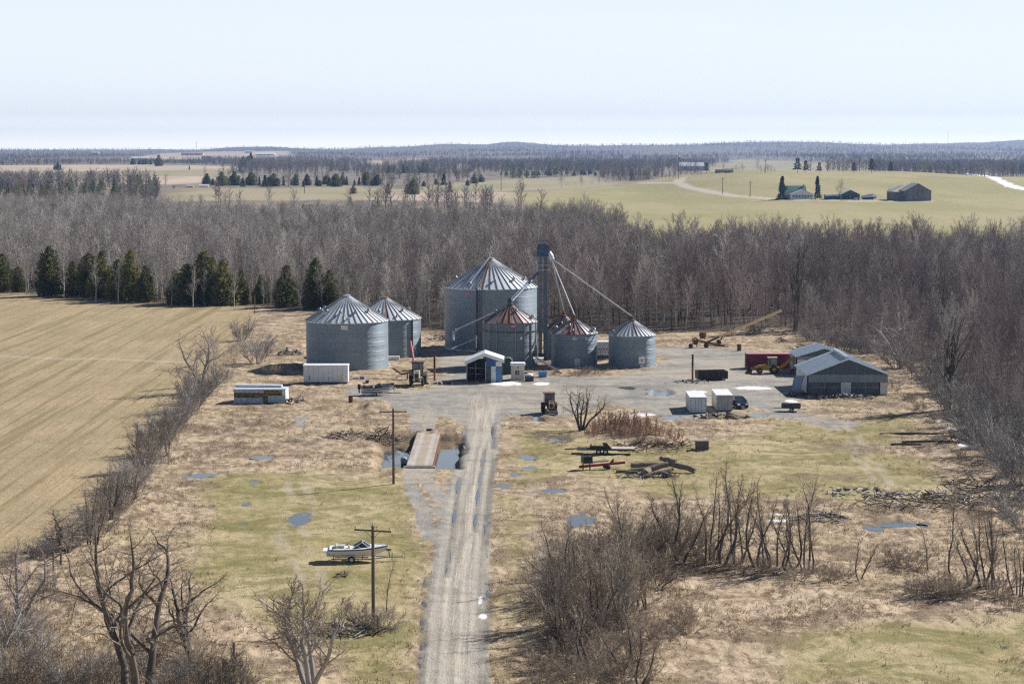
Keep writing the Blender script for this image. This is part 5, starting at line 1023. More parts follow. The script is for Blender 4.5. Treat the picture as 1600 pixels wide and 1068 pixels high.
# low scrap round posts
SCR = [mat('scrap_rust', (.21, .12, .08), (.13, .085, .065), 3, .9), mat('scrap_grey', (.30, .31, .32), (.18, .185, .19), 3, .6, .3), mat('scrap_pale', (.55, .52, .48), (.42, .39, .35), 3, .8), mat('scrap_dark', (.05, .045, .045), (.085, .07, .06), 3, .9), WOOD]
def heap(px, py, w_, d_, h_, label, name, cat, n, seed, mats, kind='mix', ls=(.3, 1.2)):
    rg_ = random.Random(seed); x, y, z = on(px, py); t = thing(name, label, cat, (x, y, z)); G = [MB() for _ in mats]
    for i in range(n):
        q = rg_.random() ** .6; a = rg_.uniform(0, 6.28); px_, py_ = w_ / 2 * q * math.cos(a), d_ / 2 * q * math.sin(a); hh = h_ * (1 - q * q) * rg_.uniform(.2, 1); g_ = G[rg_.randrange(len(mats))]; L = rg_.uniform(*ls)
        d = Vector((rg_.gauss(0, 1), rg_.gauss(0, .7), rg_.gauss(0, .35))).normalized() * L / 2; c = Vector((px_, py_, hh + .05)); k = rg_.random()
        if kind == 'stick' or k < .4: g_.tube([c - d, c + d * .2 + rvec(rg_) * .06, c + d], [rg_.uniform(.02, .07), .045, .015], 4, False)
        elif k < .75: g_.bar(c - d * .6, c + d * .6, rg_.uniform(.1, .5), rg_.uniform(.03, .3))
        else: u, v = frame(d); s_ = rg_.uniform(.15, .4); g_.slab(c - u * s_, c + d * .7, c + u * s_ + v * .1, c - d * .6, .04)
    for m_, g_ in zip(mats, G):
        if g_.v: g_.build({'stick': 'branches'}.get(kind, 'scrap_pieces'), m_, t)['kind'] = 'stuff'
    return t
heap(1080, 597, 6.5, 3.0, .5, 'rusty rubble scattered round the post by the dumpster', 'scrap_heap', 'scrap heap', 46, 1, SCR[:4]); heap(692, 600, 5.5, 2.2, .4, 'brown rubble at the foot of the orange rusted post', 'scrap_heap', 'scrap heap', 30, 2, SCR[:1] + SCR[2:4])
heap(462, 630, 4.5, 2.4, .9, 'tyres and torn sheeting dumped beside the wrecked house trailer', 'scrap_heap', 'scrap heap', 46, 3, SCR[:4]); heap(690, 530, 7, 7, 1.3, 'low mound of rusty scrap at the wood edge behind the tallest bin', 'scrap_heap', 'scrap heap', 70, 4, SCR, ls=(.4, 1.6)); heap(452, 554, 6, 5, 1.0, 'pile of pale broken wood beside the broad grain bin', 'wood_pile', 'wood pile', 70, 5, [SCR[2], SCR[4]], ls=(.5, 1.8))
heap(1315, 622, 12, 3, .7, 'junk strewn along the foot of the wide barn front', 'scrap_heap', 'scrap heap', 90, 6, SCR, ls=(.3, 1.3)); heap(1245, 618, 3.4, 3, .9, 'dark heap of scrap at the corner of the wide barn', 'scrap_heap', 'scrap heap', 40, 7, [SCR[0], SCR[3]])
heap(1125, 652, 9, 3, .7, 'blackened timber heap in front of the cream truck box', 'scrap_heap', 'scrap heap', 60, 8, [SCR[3], SCR[3], SCR[4]], ls=(.5, 2)); heap(540, 684, 7, 7, 1.1, 'grey brush pile lying in the grass beside the flooded pit', 'brush_pile', 'brush pile', 120, 9, [SCR[4], SCR[0], SCR[2]], 'stick', (.6, 2.6)); heap(598, 683, 4.5, 6, 1.6, 'dark tangle of branches on the pit bank beside the pole', 'brush_pile', 'brush pile', 90, 10, [SCR[3], SCR[4]], 'stick', (.8, 3))
heap(1030, 700, 14, 9, .9, 'tangle of cut brush and stumps below the red bushes', 'brush_pile', 'brush pile', 170, 11, [SCR[4], SCR[3], SCR[0]], 'stick', (.5, 2.2)); heap(1440, 790, 15, 9, 1.2, 'long heap of grey branches and rubbish beyond the muddy pool', 'brush_pile', 'brush pile', 260, 12, SCR, 'stick', (.5, 2.4)); heap(1280, 812, 7, 4, .8, 'dark branch heap behind the sapling clumps', 'brush_pile', 'brush pile', 100, 13, [SCR[3], SCR[1]], 'stick', (.4, 1.6)); heap(1340, 770, 9, 7, .5, 'scattered pale rubble on the grass beyond the saplings', 'rubble_pile', 'rubble', 80, 19, [SCR[1], SCR[2], SCR[3]])
heap(1520, 690, 8, 12, 1.1, 'heap of felled trunks by the snow patches at the wood edge', 'brush_pile', 'brush pile', 120, 14, [SCR[3], SCR[4], SCR[0]], 'stick', (.8, 4)); heap(1545, 660, 9, 12, 1.6, 'grey tangle of fallen limbs under the trees beyond the snow', 'brush_pile', 'brush pile', 130, 15, [SCR[4], SCR[1]], 'stick', (.8, 4)); heap(1545, 770, 12, 18, 1.3, 'brush heap at the foot of the overhanging wood', 'brush_pile', 'brush pile', 170, 16, [SCR[4], SCR[3]], 'stick', (.6, 3))
heap(1190, 522, 14, 8, 1.0, 'fallen branches at the wood edge under the yellow auger', 'brush_pile', 'brush pile', 90, 17, [SCR[3], SCR[4]], 'stick', (.8, 4)); heap(1262, 545, 9, 6, 1.0, 'pale litter and branches behind the smaller barn', 'brush_pile', 'brush pile', 90, 18, [SCR[2], SCR[4], SCR[1]]); heap(1220, 534, 3, 2, .9, 'small scrap stack with white lump behind the red container', 'scrap_heap', 'scrap heap', 30, 20, [SCR[0], SCR[2]])
for px, py, L, dz, lb in ((1425, 679, 9, .1, 'long dark log lying on the grass near the snow'), (1450, 693, 7, .3, 'second dark trunk lying askew below the long log'), (1415, 697, 4, -.2, 'short stick of timber lying below the two trunks')):
    x, y, z = on(px, py); o = MB().tube([(-L / 2, 0, .15), (0, dz, .2), (L / 2, dz * 2, .15)], [.14, .16, .1], 8).build('fallen_log', SCR[3]); o.location = (x, y, z); tag(o, lb, 'log')

# ------------------------------------------------------------------ truck boxes, car, utility trailer, dumpster, container
def truck_box(label, px, py, w_, L, h_, front_m, side_m):
    x, y, z = on(px, py); t = thing('truck_box', label, 'truck box', (x, y, z)); mb = MB(); mb.box(-w_ / 2, -w_ / 2 + .06, .06, L, .15, h_); mb.box(w_ / 2 - .06, w_ / 2, .06, L, .15, h_); mb.box(-w_ / 2 + .06, w_ / 2 - .06, L - .06, L, .15, h_); mb.build('side_walls', side_m, t)
    d = MB().box(-w_ / 2, w_ / 2, -.02, .05, .15, h_).build('end_wall', front_m, t); mb = MB(); [mb.box(xx, xx + .05, -.05, -.02, .15, h_) for xx in (-w_ / 2, w_ / 2 - .05)]; mb.box(-w_ / 2, w_ / 2, -.06, -.02, h_ - .1, h_); mb.build('edge_trim', STEEL, d); mb = MB(); mb.box(-.02, .02, -.055, -.02, .2, h_ - .1); [mb.box(x_ - .02, x_ + .02, -.09, -.05, .3, h_ - .2) for x_ in (-.45, .45)]; [mb.box(s_ * (w_ / 2 - .2) - .14, s_ * (w_ / 2 - .2) + .14, -.075, -.051, z_, z_ + .07) for s_ in (-1, 1) for z_ in (.5, 1.2, 1.9)]; mb.build('door_bars', STEEL, d)
    MB().box(-w_ / 2 - .04, w_ / 2 + .04, -.06, L + .04, h_, h_ + .08).build('roof', WHITE, t); MB().box(-w_ / 2 + .1, w_ / 2 - .1, .1, L - .1, -.1, .15).build('sills', STEEL_D, t); return t
truck_box('white truck box standing on the ground next to the cream one', 1091, 645, 2.5, 7.6, 2.4, mat('box_white', (.64, .66, .70), (.55, .57, .61), .8, .55, st=(1, 1, .3), c3=(.4, .38, .36), t3=(.6, .75)), WHITE_D)
truck_box('cream truck box with grey end standing beside the dark car', 1132, 643, 2.45, 7.4, 2.4, GREYP, CREAM)
def car(label, loc, rz, paint):
    t = thing('parked_car', label, 'car', loc, rz); L = 4.5
    prof = [(-2.2, .35), (-2.25, .9), (-2.15, 1.1), (-2.0, 1.2), (1.0, 1.12), (2.05, .92), (2.25, .72), (2.25, .35), (1.85, .3), (-1.85, .3)]
    mb = MB(); mb.loft([[(x, s * .92, z) for x, z in prof] if abs(s) < .5 else [(x * .985, s * .9, .35 + (z - .35) * (.98)) for x, z in prof] for s in (-1, -.0001, .0001, 1)]); mb.build('body', paint, t)
    cab = [(-2.0, 1.18), (-1.75, 1.62), (-.2, 1.7), (.35, 1.62), (1.15, 1.12)]; mb = MB(); mb.loft([[(x, s * (.86 if z < 1.3 else .68), z) for x, z in cab] for s in (-1, 1)]); c = mb.build('window', GLASS, t)
    mb = MB(); mb.loft([[(-1.78, s * .70, 1.60), (-1.7, s * .68, 1.68), (-.2, s * .68, 1.74), (.38, s * .68, 1.66), (.3, s * .7, 1.58)] for s in (-1, 1)]); mb.build('roof', paint, t)
    mb = MB(); [mb.bar((x0, s * .87, 1.15), (x1, s * .69, 1.64), .07) for s in (-1, 1) for x0, x1 in ((1.12, .38), (.0, -.1), (-1.0, -.95), (-1.95, -1.72))]; mb.build('pillars', paint, t)
    for s in (-1, 1): MB().box(2.05, 2.27, s * .62 - .2, s * .62 + .2, .66, .86).build('headlight', WHITE, t); MB().box(.85, 1.0, s * 1.0 - .12, s * 1.0 + .12, 1.12, 1.28).build('mirror', paint, t)
    MB().box(2.24, 2.29, -.4, .4, .55, .8).build('grille', BLACKP, t); MB().box(2.28, 2.31, -.26, .26, .40, .52).build('number_plate', WHITE, t); MB().box(1.95, 2.32, -.85, .85, .25, .42).build('bumper', BLACKP, t)
    for x_ in (-1.35, 1.4):
        for s in (-1, 1): wheel(t, x_, s * .82, .34, .22, TUBE)
    return t
x, y, z = on(1157, 640); car('dark blue car parked facing the camera beside the cream truck box', (x, y + 2.4, z), R(-80), mat('car_blue', (.02, .03, .055), (.03, .042, .07), 1, .25, .3))
x, y, z = on(1237, 643); t = thing('utility_trailer', 'small dark utility trailer with mesh sides and snow in its bed', 'trailer', (x, y + .6, z), R(-12)); MB().box(-1.4, 1.4, -.7, .7, .5, .6).build('bed', STEEL_D, t)
mb = MB()
for z_ in (.75, .95, 1.15): [mb.bar((-1.4, s * .72, z_), (1.4, s * .72, z_), .06) for s in (-1, 1)]; mb.bar((1.4, -.72, z_), (1.4, .72, z_), .06); mb.bar((-1.4, -.72, z_), (-1.4, .72, z_), .06)
for xx in (-1.4, -.7, 0, .7, 1.4): [mb.bar((xx, s * .72, .55), (xx, s * .72, 1.2), .07) for s in (-1, 1)]
[mb.box(-1.36, 1.36, s * .70 - .02, s * .70 + .02, .6, 1.12) for s in (-1, 1)]; mb.build('mesh_sides', STEEL_D, t); MB().bar((-1.4, 0, .5), (-2.6, 0, .45), .1).build('tongue', STEEL_D, t); MB().box(-1.3, .4, -.6, .6, .6, .8).build('snow_load', mat('snow_load', (.8, .8, .82), None, 2, .8), t); [wheel(t, .1, s * .85, .32, .2, WHITE_D) for s in (-1, 1)]
x, y, z = on(1112, 594); t = thing('dumpster', 'long open black roll-off dumpster on the gravel yard', 'dumpster', (x, y + 1.2, z), R(9)); L, w_, h_ = 2.55, 1.2, 1.5
mb = MB(); mb.box(-L, L, -w_, -w_ + .08, .25, h_); mb.box(-L, L, w_ - .08, w_, .25, h_); mb.box(-L, -L + .08, -w_ + .08, w_ - .08, .25, h_); mb.box(L - .08, L, -w_ + .08, w_ - .08, .25, h_); mb.box(-L + .08, L - .08, -w_ + .08, w_ - .08, .25, .33); mb.build('hull', BLACKP, t)
mb = MB(); [mb.box(-L + .3 + i * .6, -L + .42 + i * .6, -w_ - .07, -w_, .25, h_) for i in range(9)]; mb.build('ribs', BLACKP, t); mb = MB(); mb.box(-L - .06, L + .06, -w_ - .1, -w_ + .1, h_, h_ + .1); mb.box(-L - .06, L + .06, w_ - .1, w_ + .1, h_, h_ + .1); mb.box(-L - .06, -L + .1, -w_ + .1, w_ - .1, h_, h_ + .1); mb.box(L - .1, L + .06, -w_ + .1, w_ - .1, h_, h_ + .1); mb.build('top_rail', mat('rail_black', (.04, .04, .045), None, 2, .5), t)
mb = MB(); [mb.lathe([(.01, -.1), (.14, -.1), (.14, .1), (.01, .1)], 10, (x_, s * .8, .14), 'y') for x_ in (-2.2, 2.2) for s in (-1, 1)]; mb.build('rollers', STEEL, t)
x, y, z = on(1219, 576); t = thing('shipping_container', 'dark red shipping container with pale roof edge partly behind the barns', 'container', (x, y, z)); L, h_ = 6.1, 2.65
corr = [(-L + .2 + i * .28 + dx, (0 if k in (0, 3) else .05)) for i in range(42) for k, dx in enumerate((0, .05, .14, .19))]; mb = MB(); mb.prism([(p[0], p[1]) for p in corr] + [(L - .2, .08), (L - .2, .14), (-L + .2, .14)], 'z', .2, h_ - .15)
mb.box(-L + .1, L - .1, 2.3, 2.4, .2, h_ - .15); mb.box(L - .2, L - .1, .14, 2.3, .2, h_ - .15); mb.build('walls', mat('container_red', (.22, .035, .05), (.17, .03, .04), 1.5, .6), t)
fr = mat('container_frame', (.20, .04, .055), (.14, .035, .04), 2, .6); mb = MB(); [mb.box(x_, x_ + .16, y_, y_ + .16, 0, h_) for x_ in (-L, L - .16) for y_ in (-.04, 2.32)]; mb.box(-L + .16, L - .16, -.03, .1, 0, .2); mb.box(-L + .16, L - .16, -.03, .1, h_ - .15, h_ - .02); mb.build('frame', fr, t)
mb = MB(); mb.box(-L + .02, L - .02, -.02, 2.42, h_, h_ + .06); mb.build('roof', mat('container_roof', (.56, .25, .27), (.45, .2, .22), 2, .6), t); d = MB().box(-L - .03, -L, .12, 1.2, .2, h_ - .1).build('door', mat('container_door', (.10, .05, .06), None, 2, .6), t); MB().bar((-L - .07, .7, .3), (-L - .07, .7, h_ - .2), .05).build('locking_bar', STEEL, d); MB().box(-L - .03, -L, 1.22, 2.3, .2, h_ - .1).build('door', fr, t)
x, y, z = on(1184, 573); t = thing('liquid_tote', 'white caged liquid tote beside the red container', 'tote', (x, y - .4, z)); MB().box(-.6, .6, -.5, .5, .2, 1.25).build('bottle', WHITE, t); mb = MB(); [mb.bar((xx, -.53, .15), (xx, -.53, 1.3), .04) for xx in (-.6, -.3, 0, .3, .6)]; [mb.bar((-.6, -.53, zz), (.6, -.53, zz), .04) for zz in (.3, .7, 1.1)]; mb.build('cage', TUBE, t); MB().box(-.62, .62, -.52, .52, 0, .15).build('pallet', WOOD, t)
x, y, z = on(1178, 569); t = thing('white_post', 'thin white pipe standing upright beside the caged tote', 'pipe', (x, y - .5, z)); MB().bar((0, 0, 0), (0, 0, 2.2), .2).build('pipe', WHITE, t); MB().box(-.12, .12, -.12, .12, 2.2, 2.3).build('cap', WHITE_D, t)

# ------------------------------------------------------------------ yellow backhoe
x, y, z = on(1205, 584); t = thing('backhoe_loader', 'weathered yellow backhoe loader parked before the red container', 'backhoe', (x - .2, y + 1.2, z), R(180))
MB().prism([(-1.2, .6), (2.2, .6), (2.25, 1.2), (1.9, 1.45), (.3, 1.5), (.2, 1.2), (-1.2, 1.2)], 'y', -.45, .45).build('body', YEL, t)
c = MB(); [c.bar((x_, y_ * .65, 1.2), (x_ * .9 - .1, y_ * .62, 2.75), .09) for x_ in (-1.2, .25) for y_ in (-1, 1)]; c.box(-1.35, .35, -.75, .75, 2.75, 2.88); cb = c.build('cab', mat('cab_pale', (.5, .45, .36), (.35, .30, .22), 2, .6), t); gl = MB(); gl.box(-1.1, .1, -.62, -.60, 1.3, 2.7); gl.box(-1.1, .1, .60, .62, 1.3, 2.7); gl.box(.14, .16, -.55, .55, 1.4, 2.7); gl.build('window', GLASS, cb)
for s in (-1, 1): wheel(t, -.75, s * .9, .72, .45, YEL); wheel(t, 1.75, s * .8, .48, .32, YEL)
mb = MB(); [(mb.bar((.6, s * .62, 1.55), (2.5, s * .62, 1.1), .16), mb.bar((2.5, s * .62, 1.1), (3.3, s * .62, .45), .16), mb.bar((1.0, s * .62, 1.0), (2.5, s * .62, .95), .09)) for s in (-1, 1)]; mb.build('loader_arm', YEL, t)
mb = MB(); mb.prism([(3.2, .1), (4.15, .08), (4.1, .18), (3.35, .3), (3.2, .95), (3.1, .95)], 'y', -1.05, 1.05); [mb.prism([(3.2, .1), (4.1, .1), (3.3, .9)], 'y', s * 1.05 - .03, s * 1.05 + .03) for s in (-1, 1)]; mb.build('loader_bucket', RUST, t)
mb = MB(); mb.bar((-1.4, 0, .9), (-1.9, 0, .9), .6, .5); mb.prism([(-1.8, .8), (-1.8, 1.25), (-4.0, 2.95), (-4.35, 2.95), (-4.2, 2.55), (-2.3, .95)], 'y', -.16, .16); mb.build('boom', YEL, t)
mb = MB(); mb.prism([(-4.15, 3.05), (-4.45, 2.95), (-4.55, .75), (-4.3, .75)], 'y', -.13, .13); mb.bar((-2.6, 0, 1.9), (-4.3, 0, 2.4), .1); mb.build('dipper_arm', YEL, t)
mb = MB(); mb.prism([(-4.6, .8), (-4.2, .85), (-3.7, .6), (-3.75, .15), (-4.0, .05), (-4.1, .3), (-4.5, .4)], 'y', -.35, .35); mb.build('digging_bucket', RUST, t)
mb = MB(); [(mb.bar((-1.7, s * .5, .8), (-2.0, s * 1.15, .1), .14), mb.box(-2.25, -1.75, s * 1.15 - .2, s * 1.15 + .2, 0, .08)) for s in (-1, 1)]; mb.build('stabiliser', YEL, t); MB().tube([(1.2, .25, 1.45), (1.2, .25, 2.3)], .05, 8).build('exhaust_pipe', BLACKP, t)

# ------------------------------------------------------------------ long yellow auger and rusty machinery at the wood edge
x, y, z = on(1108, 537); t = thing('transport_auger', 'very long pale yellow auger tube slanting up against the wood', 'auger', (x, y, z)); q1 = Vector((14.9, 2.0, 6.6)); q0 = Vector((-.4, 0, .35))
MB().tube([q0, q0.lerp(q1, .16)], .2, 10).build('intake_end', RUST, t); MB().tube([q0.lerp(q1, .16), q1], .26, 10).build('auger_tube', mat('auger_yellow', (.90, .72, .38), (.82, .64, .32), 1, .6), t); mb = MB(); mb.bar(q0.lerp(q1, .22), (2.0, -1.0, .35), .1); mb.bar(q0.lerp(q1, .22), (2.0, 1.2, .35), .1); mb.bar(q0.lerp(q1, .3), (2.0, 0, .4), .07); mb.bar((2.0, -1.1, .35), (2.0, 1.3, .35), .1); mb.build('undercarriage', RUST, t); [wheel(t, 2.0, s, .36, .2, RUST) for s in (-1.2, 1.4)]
x, y, z = on(1098, 531); t = thing('feed_hopper', 'dark rusty drum-shaped hopper beside the auger intake', 'hopper', (x, y, z)); MB().lathe([(.5, .3), (.75, .9), (.75, 1.5), (.5, 1.5)], 16).build('bowl', RUST, t); mb = MB(); [mb.bar((a, b, 0), (a, b, .7), .08) for a in (-.45, .45) for b in (-.45, .45)]; mb.build('legs', STEEL_D, t)
x, y, z = on(1088, 543); t = thing('old_elevator', 'rusty collapsed farm elevator with long beams lying in the grass', 'farm machine', (x, y, z)); mb = MB(); mb.bar((-.8, 0, 0), (-.8, 0, 2.1), .12); mb.bar((.1, .3, 0), (.1, .3, 1.9), .12); mb.bar((-.8, 0, 1.6), (.1, .3, 1.6), .12); mb.box(-.6, .3, -.2, .6, .6, 1.3); mb.lathe([(.25, -.3), (.45, -.3), (.45, .3), (.25, .3)], 14, (-.2, 0, 1.6), 'y'); mb.build('drive_head', RUST, t)
mb = MB(); mb.bar((0, 0, 1.5), (5.6, -.4, .35), .16, .3); mb.bar((0, .8, 1.1), (5.6, .2, .3), .14); mb.bar((2.4, -.2, .5), (6.4, -.6, .25), .2); [mb.bar((k, -.2 - k * .02, 1.45 - k * .2), (k, .6 - k * .05, 1.1 - k * .15), .07) for k in (1, 2, 3, 4)]; mb.build('conveyor_beams', RUST, t); wheel(t, 1.9, -.7, .5, .3, RUST); wheel(t, -1.2, -.9, .45, .3, RUST)

# ------------------------------------------------------------------ log trailer, splitter, logs, crate
x, y, z = on(945, 710); t = thing('flatbed_trailer', 'black flatbed trailer with pale boards in the grass', 'trailer', (x, y + .8, z), R(-4)); mb = MB(); mb.box(-3.6, 4.0, -1.0, 1.0, .55, .68); mb.bar((-3.6, 0, .6), (-5.2, 0, .5), .14); mb.build('bed', BLACKP, t)
mb = MB(); mb.box(-1.9, .2, -1.05, -.85, .68, 1.15); mb.slab((.1, -1.0, .7), (1.0, -1.0, .7), (.3, -.9, 1.55), (-.3, -.9, 1.55), .12); mb.box(-1.9, -1.7, -1, 1, .68, 1.1); mb.build('toolbox', BLACKP, t); MB().box(.9, 3.9, -.95, .95, .68, .8).build('deck_boards', mat('pale_boards', (.50, .46, .40), (.40, .36, .3), 2, .9), t)
for x_ in (-.75, .15): [wheel(t, x_, s * 1.1, .36, .22, WHITE_D) for s in (-1, 1)]
mb = MB(); [mb.box(-1.2, .65, s * 1.1 - .14, s * 1.1 + .14, .76, .84) for s in (-1, 1)]; mb.build('mudguard', BLACKP, t)
x, y, z = on(936, 733); t = thing('log_splitter', 'red beam log splitter with black engine in front of the flatbed trailer', 'log splitter', (x, y, z), R(16)); mb = MB(); mb.bar((-2.6, 0, .45), (3.4, 0, .75), .22, .3); mb.bar((-2.2, -.25, .55), (2.0, -.25, .8), .12); mb.build('beam', M_RED, t); mb = MB(); mb.box(-2.2, -1.0, -.5, .5, .9, 1.75); mb.box(-2.0, -1.2, -.6, .6, 1.1, 1.5); mb.tube([(-1.4, .2, 1.7), (-1.4, .2, 2.1)], .06, 8); mb.build('engine', BLACKP, t); mb = MB(); mb.tube([(-.9, -.1, 1.0), (1.2, -.1, 1.05)], .1, 10); mb.build('ram', STEEL, t)
mb = MB(); mb.prism([(1.4, .8), (1.9, .8), (1.9, 1.3)], 'y', -.1, .1); mb.build('wedge', RUST, t); [wheel(t, 1.0, s * .6, .3, .2, STEEL_D) for s in (-1, 1)]; mb = MB(); [mb.bar((xx, 0, 0), (xx, 0, .8), .14) for xx in (-2.1, -1.2)]; mb.build('stands', M_RED, t)
LOGM = mat('log_bark', (.27, .225, .18), (.14, .115, .095), 3, .95, st=(1, 1, 1)); LOGE = mat('log_end', (.34, .25, .16), (.24, .17, .11), 3, .9)
def log(px, py, L, r, ang, z0, z1, label):
    x, y, z = on(px, py); c, s = math.cos(R(ang)), math.sin(R(ang)); a, b = Vector((-L / 2 * c, -L / 2 * s, z0 + r)), Vector((L / 2 * c, L / 2 * s, z1 + r)); t = thing('cut_log', label, 'log', (x, y, z), 0, 'sawn logs in the heap'); rg_ = random.Random(px)
    MB().tube([a.lerp(b, k / 4) + rvec(rg_) * .03 for k in range(5)], [r * f for f in (1, .97, 1.02, .95, .9)], 12, False).build('bark', LOGM, t); d = (b - a).normalized() * .02; mb = MB(); mb.tube([a - d, a + d], r * .97, 12); mb.tube([b - d, b + d], r * .88, 12); mb.build('cut_end', LOGE, t)
log(1063, 737, 4.0, .36, -30, .8, 0, 'long thick log leaning out of the heap on the side away from the splitter'); log(1044, 735, 2.2, .3, -34, 1.2, .9, 'stubby log propped on top of the leaning long log'); log(1024, 738, 3.4, .4, 24, 0, .6, 'stout moss-sided log in the middle of the heap'); log(1030, 743, 4.0, .24, 30, 0, .5, 'slim pole-like log lying on the middle of the heap')
log(1008, 733, 3.4, .32, 8, .3, .3, 'log lying level at the back of the heap'); log(1010, 742, 2.0, .46, 75, 0, 0, 'thick log end-on at the front of the heap'); log(994, 738, 2.8, .26, 12, 0, .2, 'thin weathered log at the splitter end of the heap'); log(980, 739, 2.6, .22, -6, 0, 0, 'thinnest grey log lying nearest the red splitter'); log(1040, 744, 1.6, .3, -60, 0, 0, 'short log at the front beneath the leaning one')
heap(1005, 745, 9, 3, .4, 'bark and broken sticks strewn round the sawn logs', 'brush_pile', 'brush pile', 80, 71, [SCR[4], SCR[3], SCR[2]], 'stick', (.4, 1.6))
x, y, z = on(1097, 702); t = thing('wooden_crate', 'square weathered wooden crate standing in the rough grass', 'crate', (x, y, z), R(8)); mb = MB(); [mb.box(-.8 + i * .27, -.56 + i * .27, -.45, -.4, 0, 1.2) for i in range(6)]; mb.box(-.8, -.75, -.4, .6, 0, 1.2); mb.box(.75, .8, -.4, .6, 0, 1.2); mb.box(-.75, .75, .55, .6, 0, 1.2); mb.build('slat_sides', WOOD, t); MB().box(-.84, .84, -.48, .64, 1.2, 1.26).build('lid', mat('crate_lid', (.25, .24, .21), (.17, .16, .15), 2, .9), t)

# ------------------------------------------------------------------ utility poles, fence posts
def pole(px, py, h, label, arm, tilt, crook=0):
    x, y, z = on(px, py); t = thing('utility_pole', label, 'utility pole', (x, y, z), R(crook)); MB().tube([(0, 0, -.5), (0, 0, h * .5), (0, 0, h)], [.16, .145, .12], 12).build('shaft', WOOD_P, t); dz = arm * math.sin(R(tilt)); MB().bar((-arm, -.15, h - .35 + dz), (arm, -.15, h - .35 - dz), .11, .13).build('crossarm', WOOD_P, t)
    mb = MB()
    for x_ in (-arm * .93, arm * .93): mb.lathe([(.03, 0), (.03, .1), (.07, .12), (.08, .2), (.05, .28), (.01, .3)], 8, (x_, -.15, h - .3 - dz * x_ / arm)); 
    mb.lathe([(.04, h - .02), (.08, h + .1), (.05, h + .25), (.01, h + .28)], 8); mb.build('insulator', mat('insulator_pale', (.55, .55, .55), None, 2, .3), t); mb = MB(); mb.bar((-arm * .45, -.12, h - .4), (0, -.12, h - 1.0), .04); mb.bar((arm * .45, -.12, h - .4), (0, -.12, h - 1.0), .04); mb.build('brace', STEEL_D, t)
    return t
pole(583.5, 972, 8.15, 'weathered utility pole with crossarm in front of the white motorboat', 1.55, 3.5); pole(615, 756, 9.0, 'weathered utility pole with wide crossarm beside the flooded pit', 1.6, -.5)
for px, py, h, lb in ((83, 892, 1.9, 'pale-topped fence post among weeds below the stubble field'), (365, 1047, 2.3, 'grey fence post standing at the edge of the mown grass'), (95, 880, 1.2, 'short stake just behind the pale-topped fence post'), (224, 473, 1.6, 'fence post at the top of the stubble field below the cedars'), (297, 472, 1.3, 'short fence post before the widest cedar'), (130, 462, 1.6, 'fence post between two cedars on the far field edge'), (162, 465, 1.5, 'leaning fence post under the pale birch on the field edge'), (72, 466, 1.5, 'thin stake near the far corner of the stubble field'), (398, 490, 4.6, 'tall thin post in the grass beside the hedgerow top'), (1000, 813, 0, '')):
    if not h: continue
    x, y, z = on(px, py); o = MB().tube([(0, 0, -.3), (.02, 0, h * .5), (.05, .02, h)], [.11, .10, .085], 8).build('fence_post', WOOD_P); o.location = (x, y, z); tag(o, lb, 'fence post', 'fence posts round the stubble field')
x, y, z = on(534, 899); o = heap(534, 900, 1.2, .6, .3, 'small dark tyre-sized lump lying on the grass below the boat', 'scrap_lump', 'scrap', 8, 44, [SCR[3]])
x, y, z = on(671, 673); t = thing('rubber_tyre', 'old black tyre lying at the far end of the scale deck', 'tyre', (x, y, z)); mb = MB(); mb.lathe([(.25, 0), (.42, 0), (.48, .08), (.48, .2), (.42, .28), (.25, .28), (.25, 0)], 18); mb.build('tread', RUBBER, t)
for px, py, w_, c_, lb in ((556, 593, 1.1, WHITE_D, 'white bucket-like scrap in the grass beside the white box trailer'), (566, 593, .8, mat('purple_plastic', (.16, .12, .42), None, 2, .5), 'purple plastic tub in the grass near the white box trailer'), (574, 598, .6, STEEL_D, 'small dark box on the gravel near the white box trailer')):
    x, y, z = on(px, py); t = thing('scrap_tub', lb, 'tub', (x, y, z)); MB().loft([[(-w_ * .4, -.3, 0), (w_ * .4, -.3, 0), (w_ * .4, .3, 0), (-w_ * .4, .3, 0)], [(-w_ * .5, -.36, .45), (w_ * .5, -.36, .45), (w_ * .5, .36, .45), (-w_ * .5, .36, .45)]]).build('shell', c_, t)
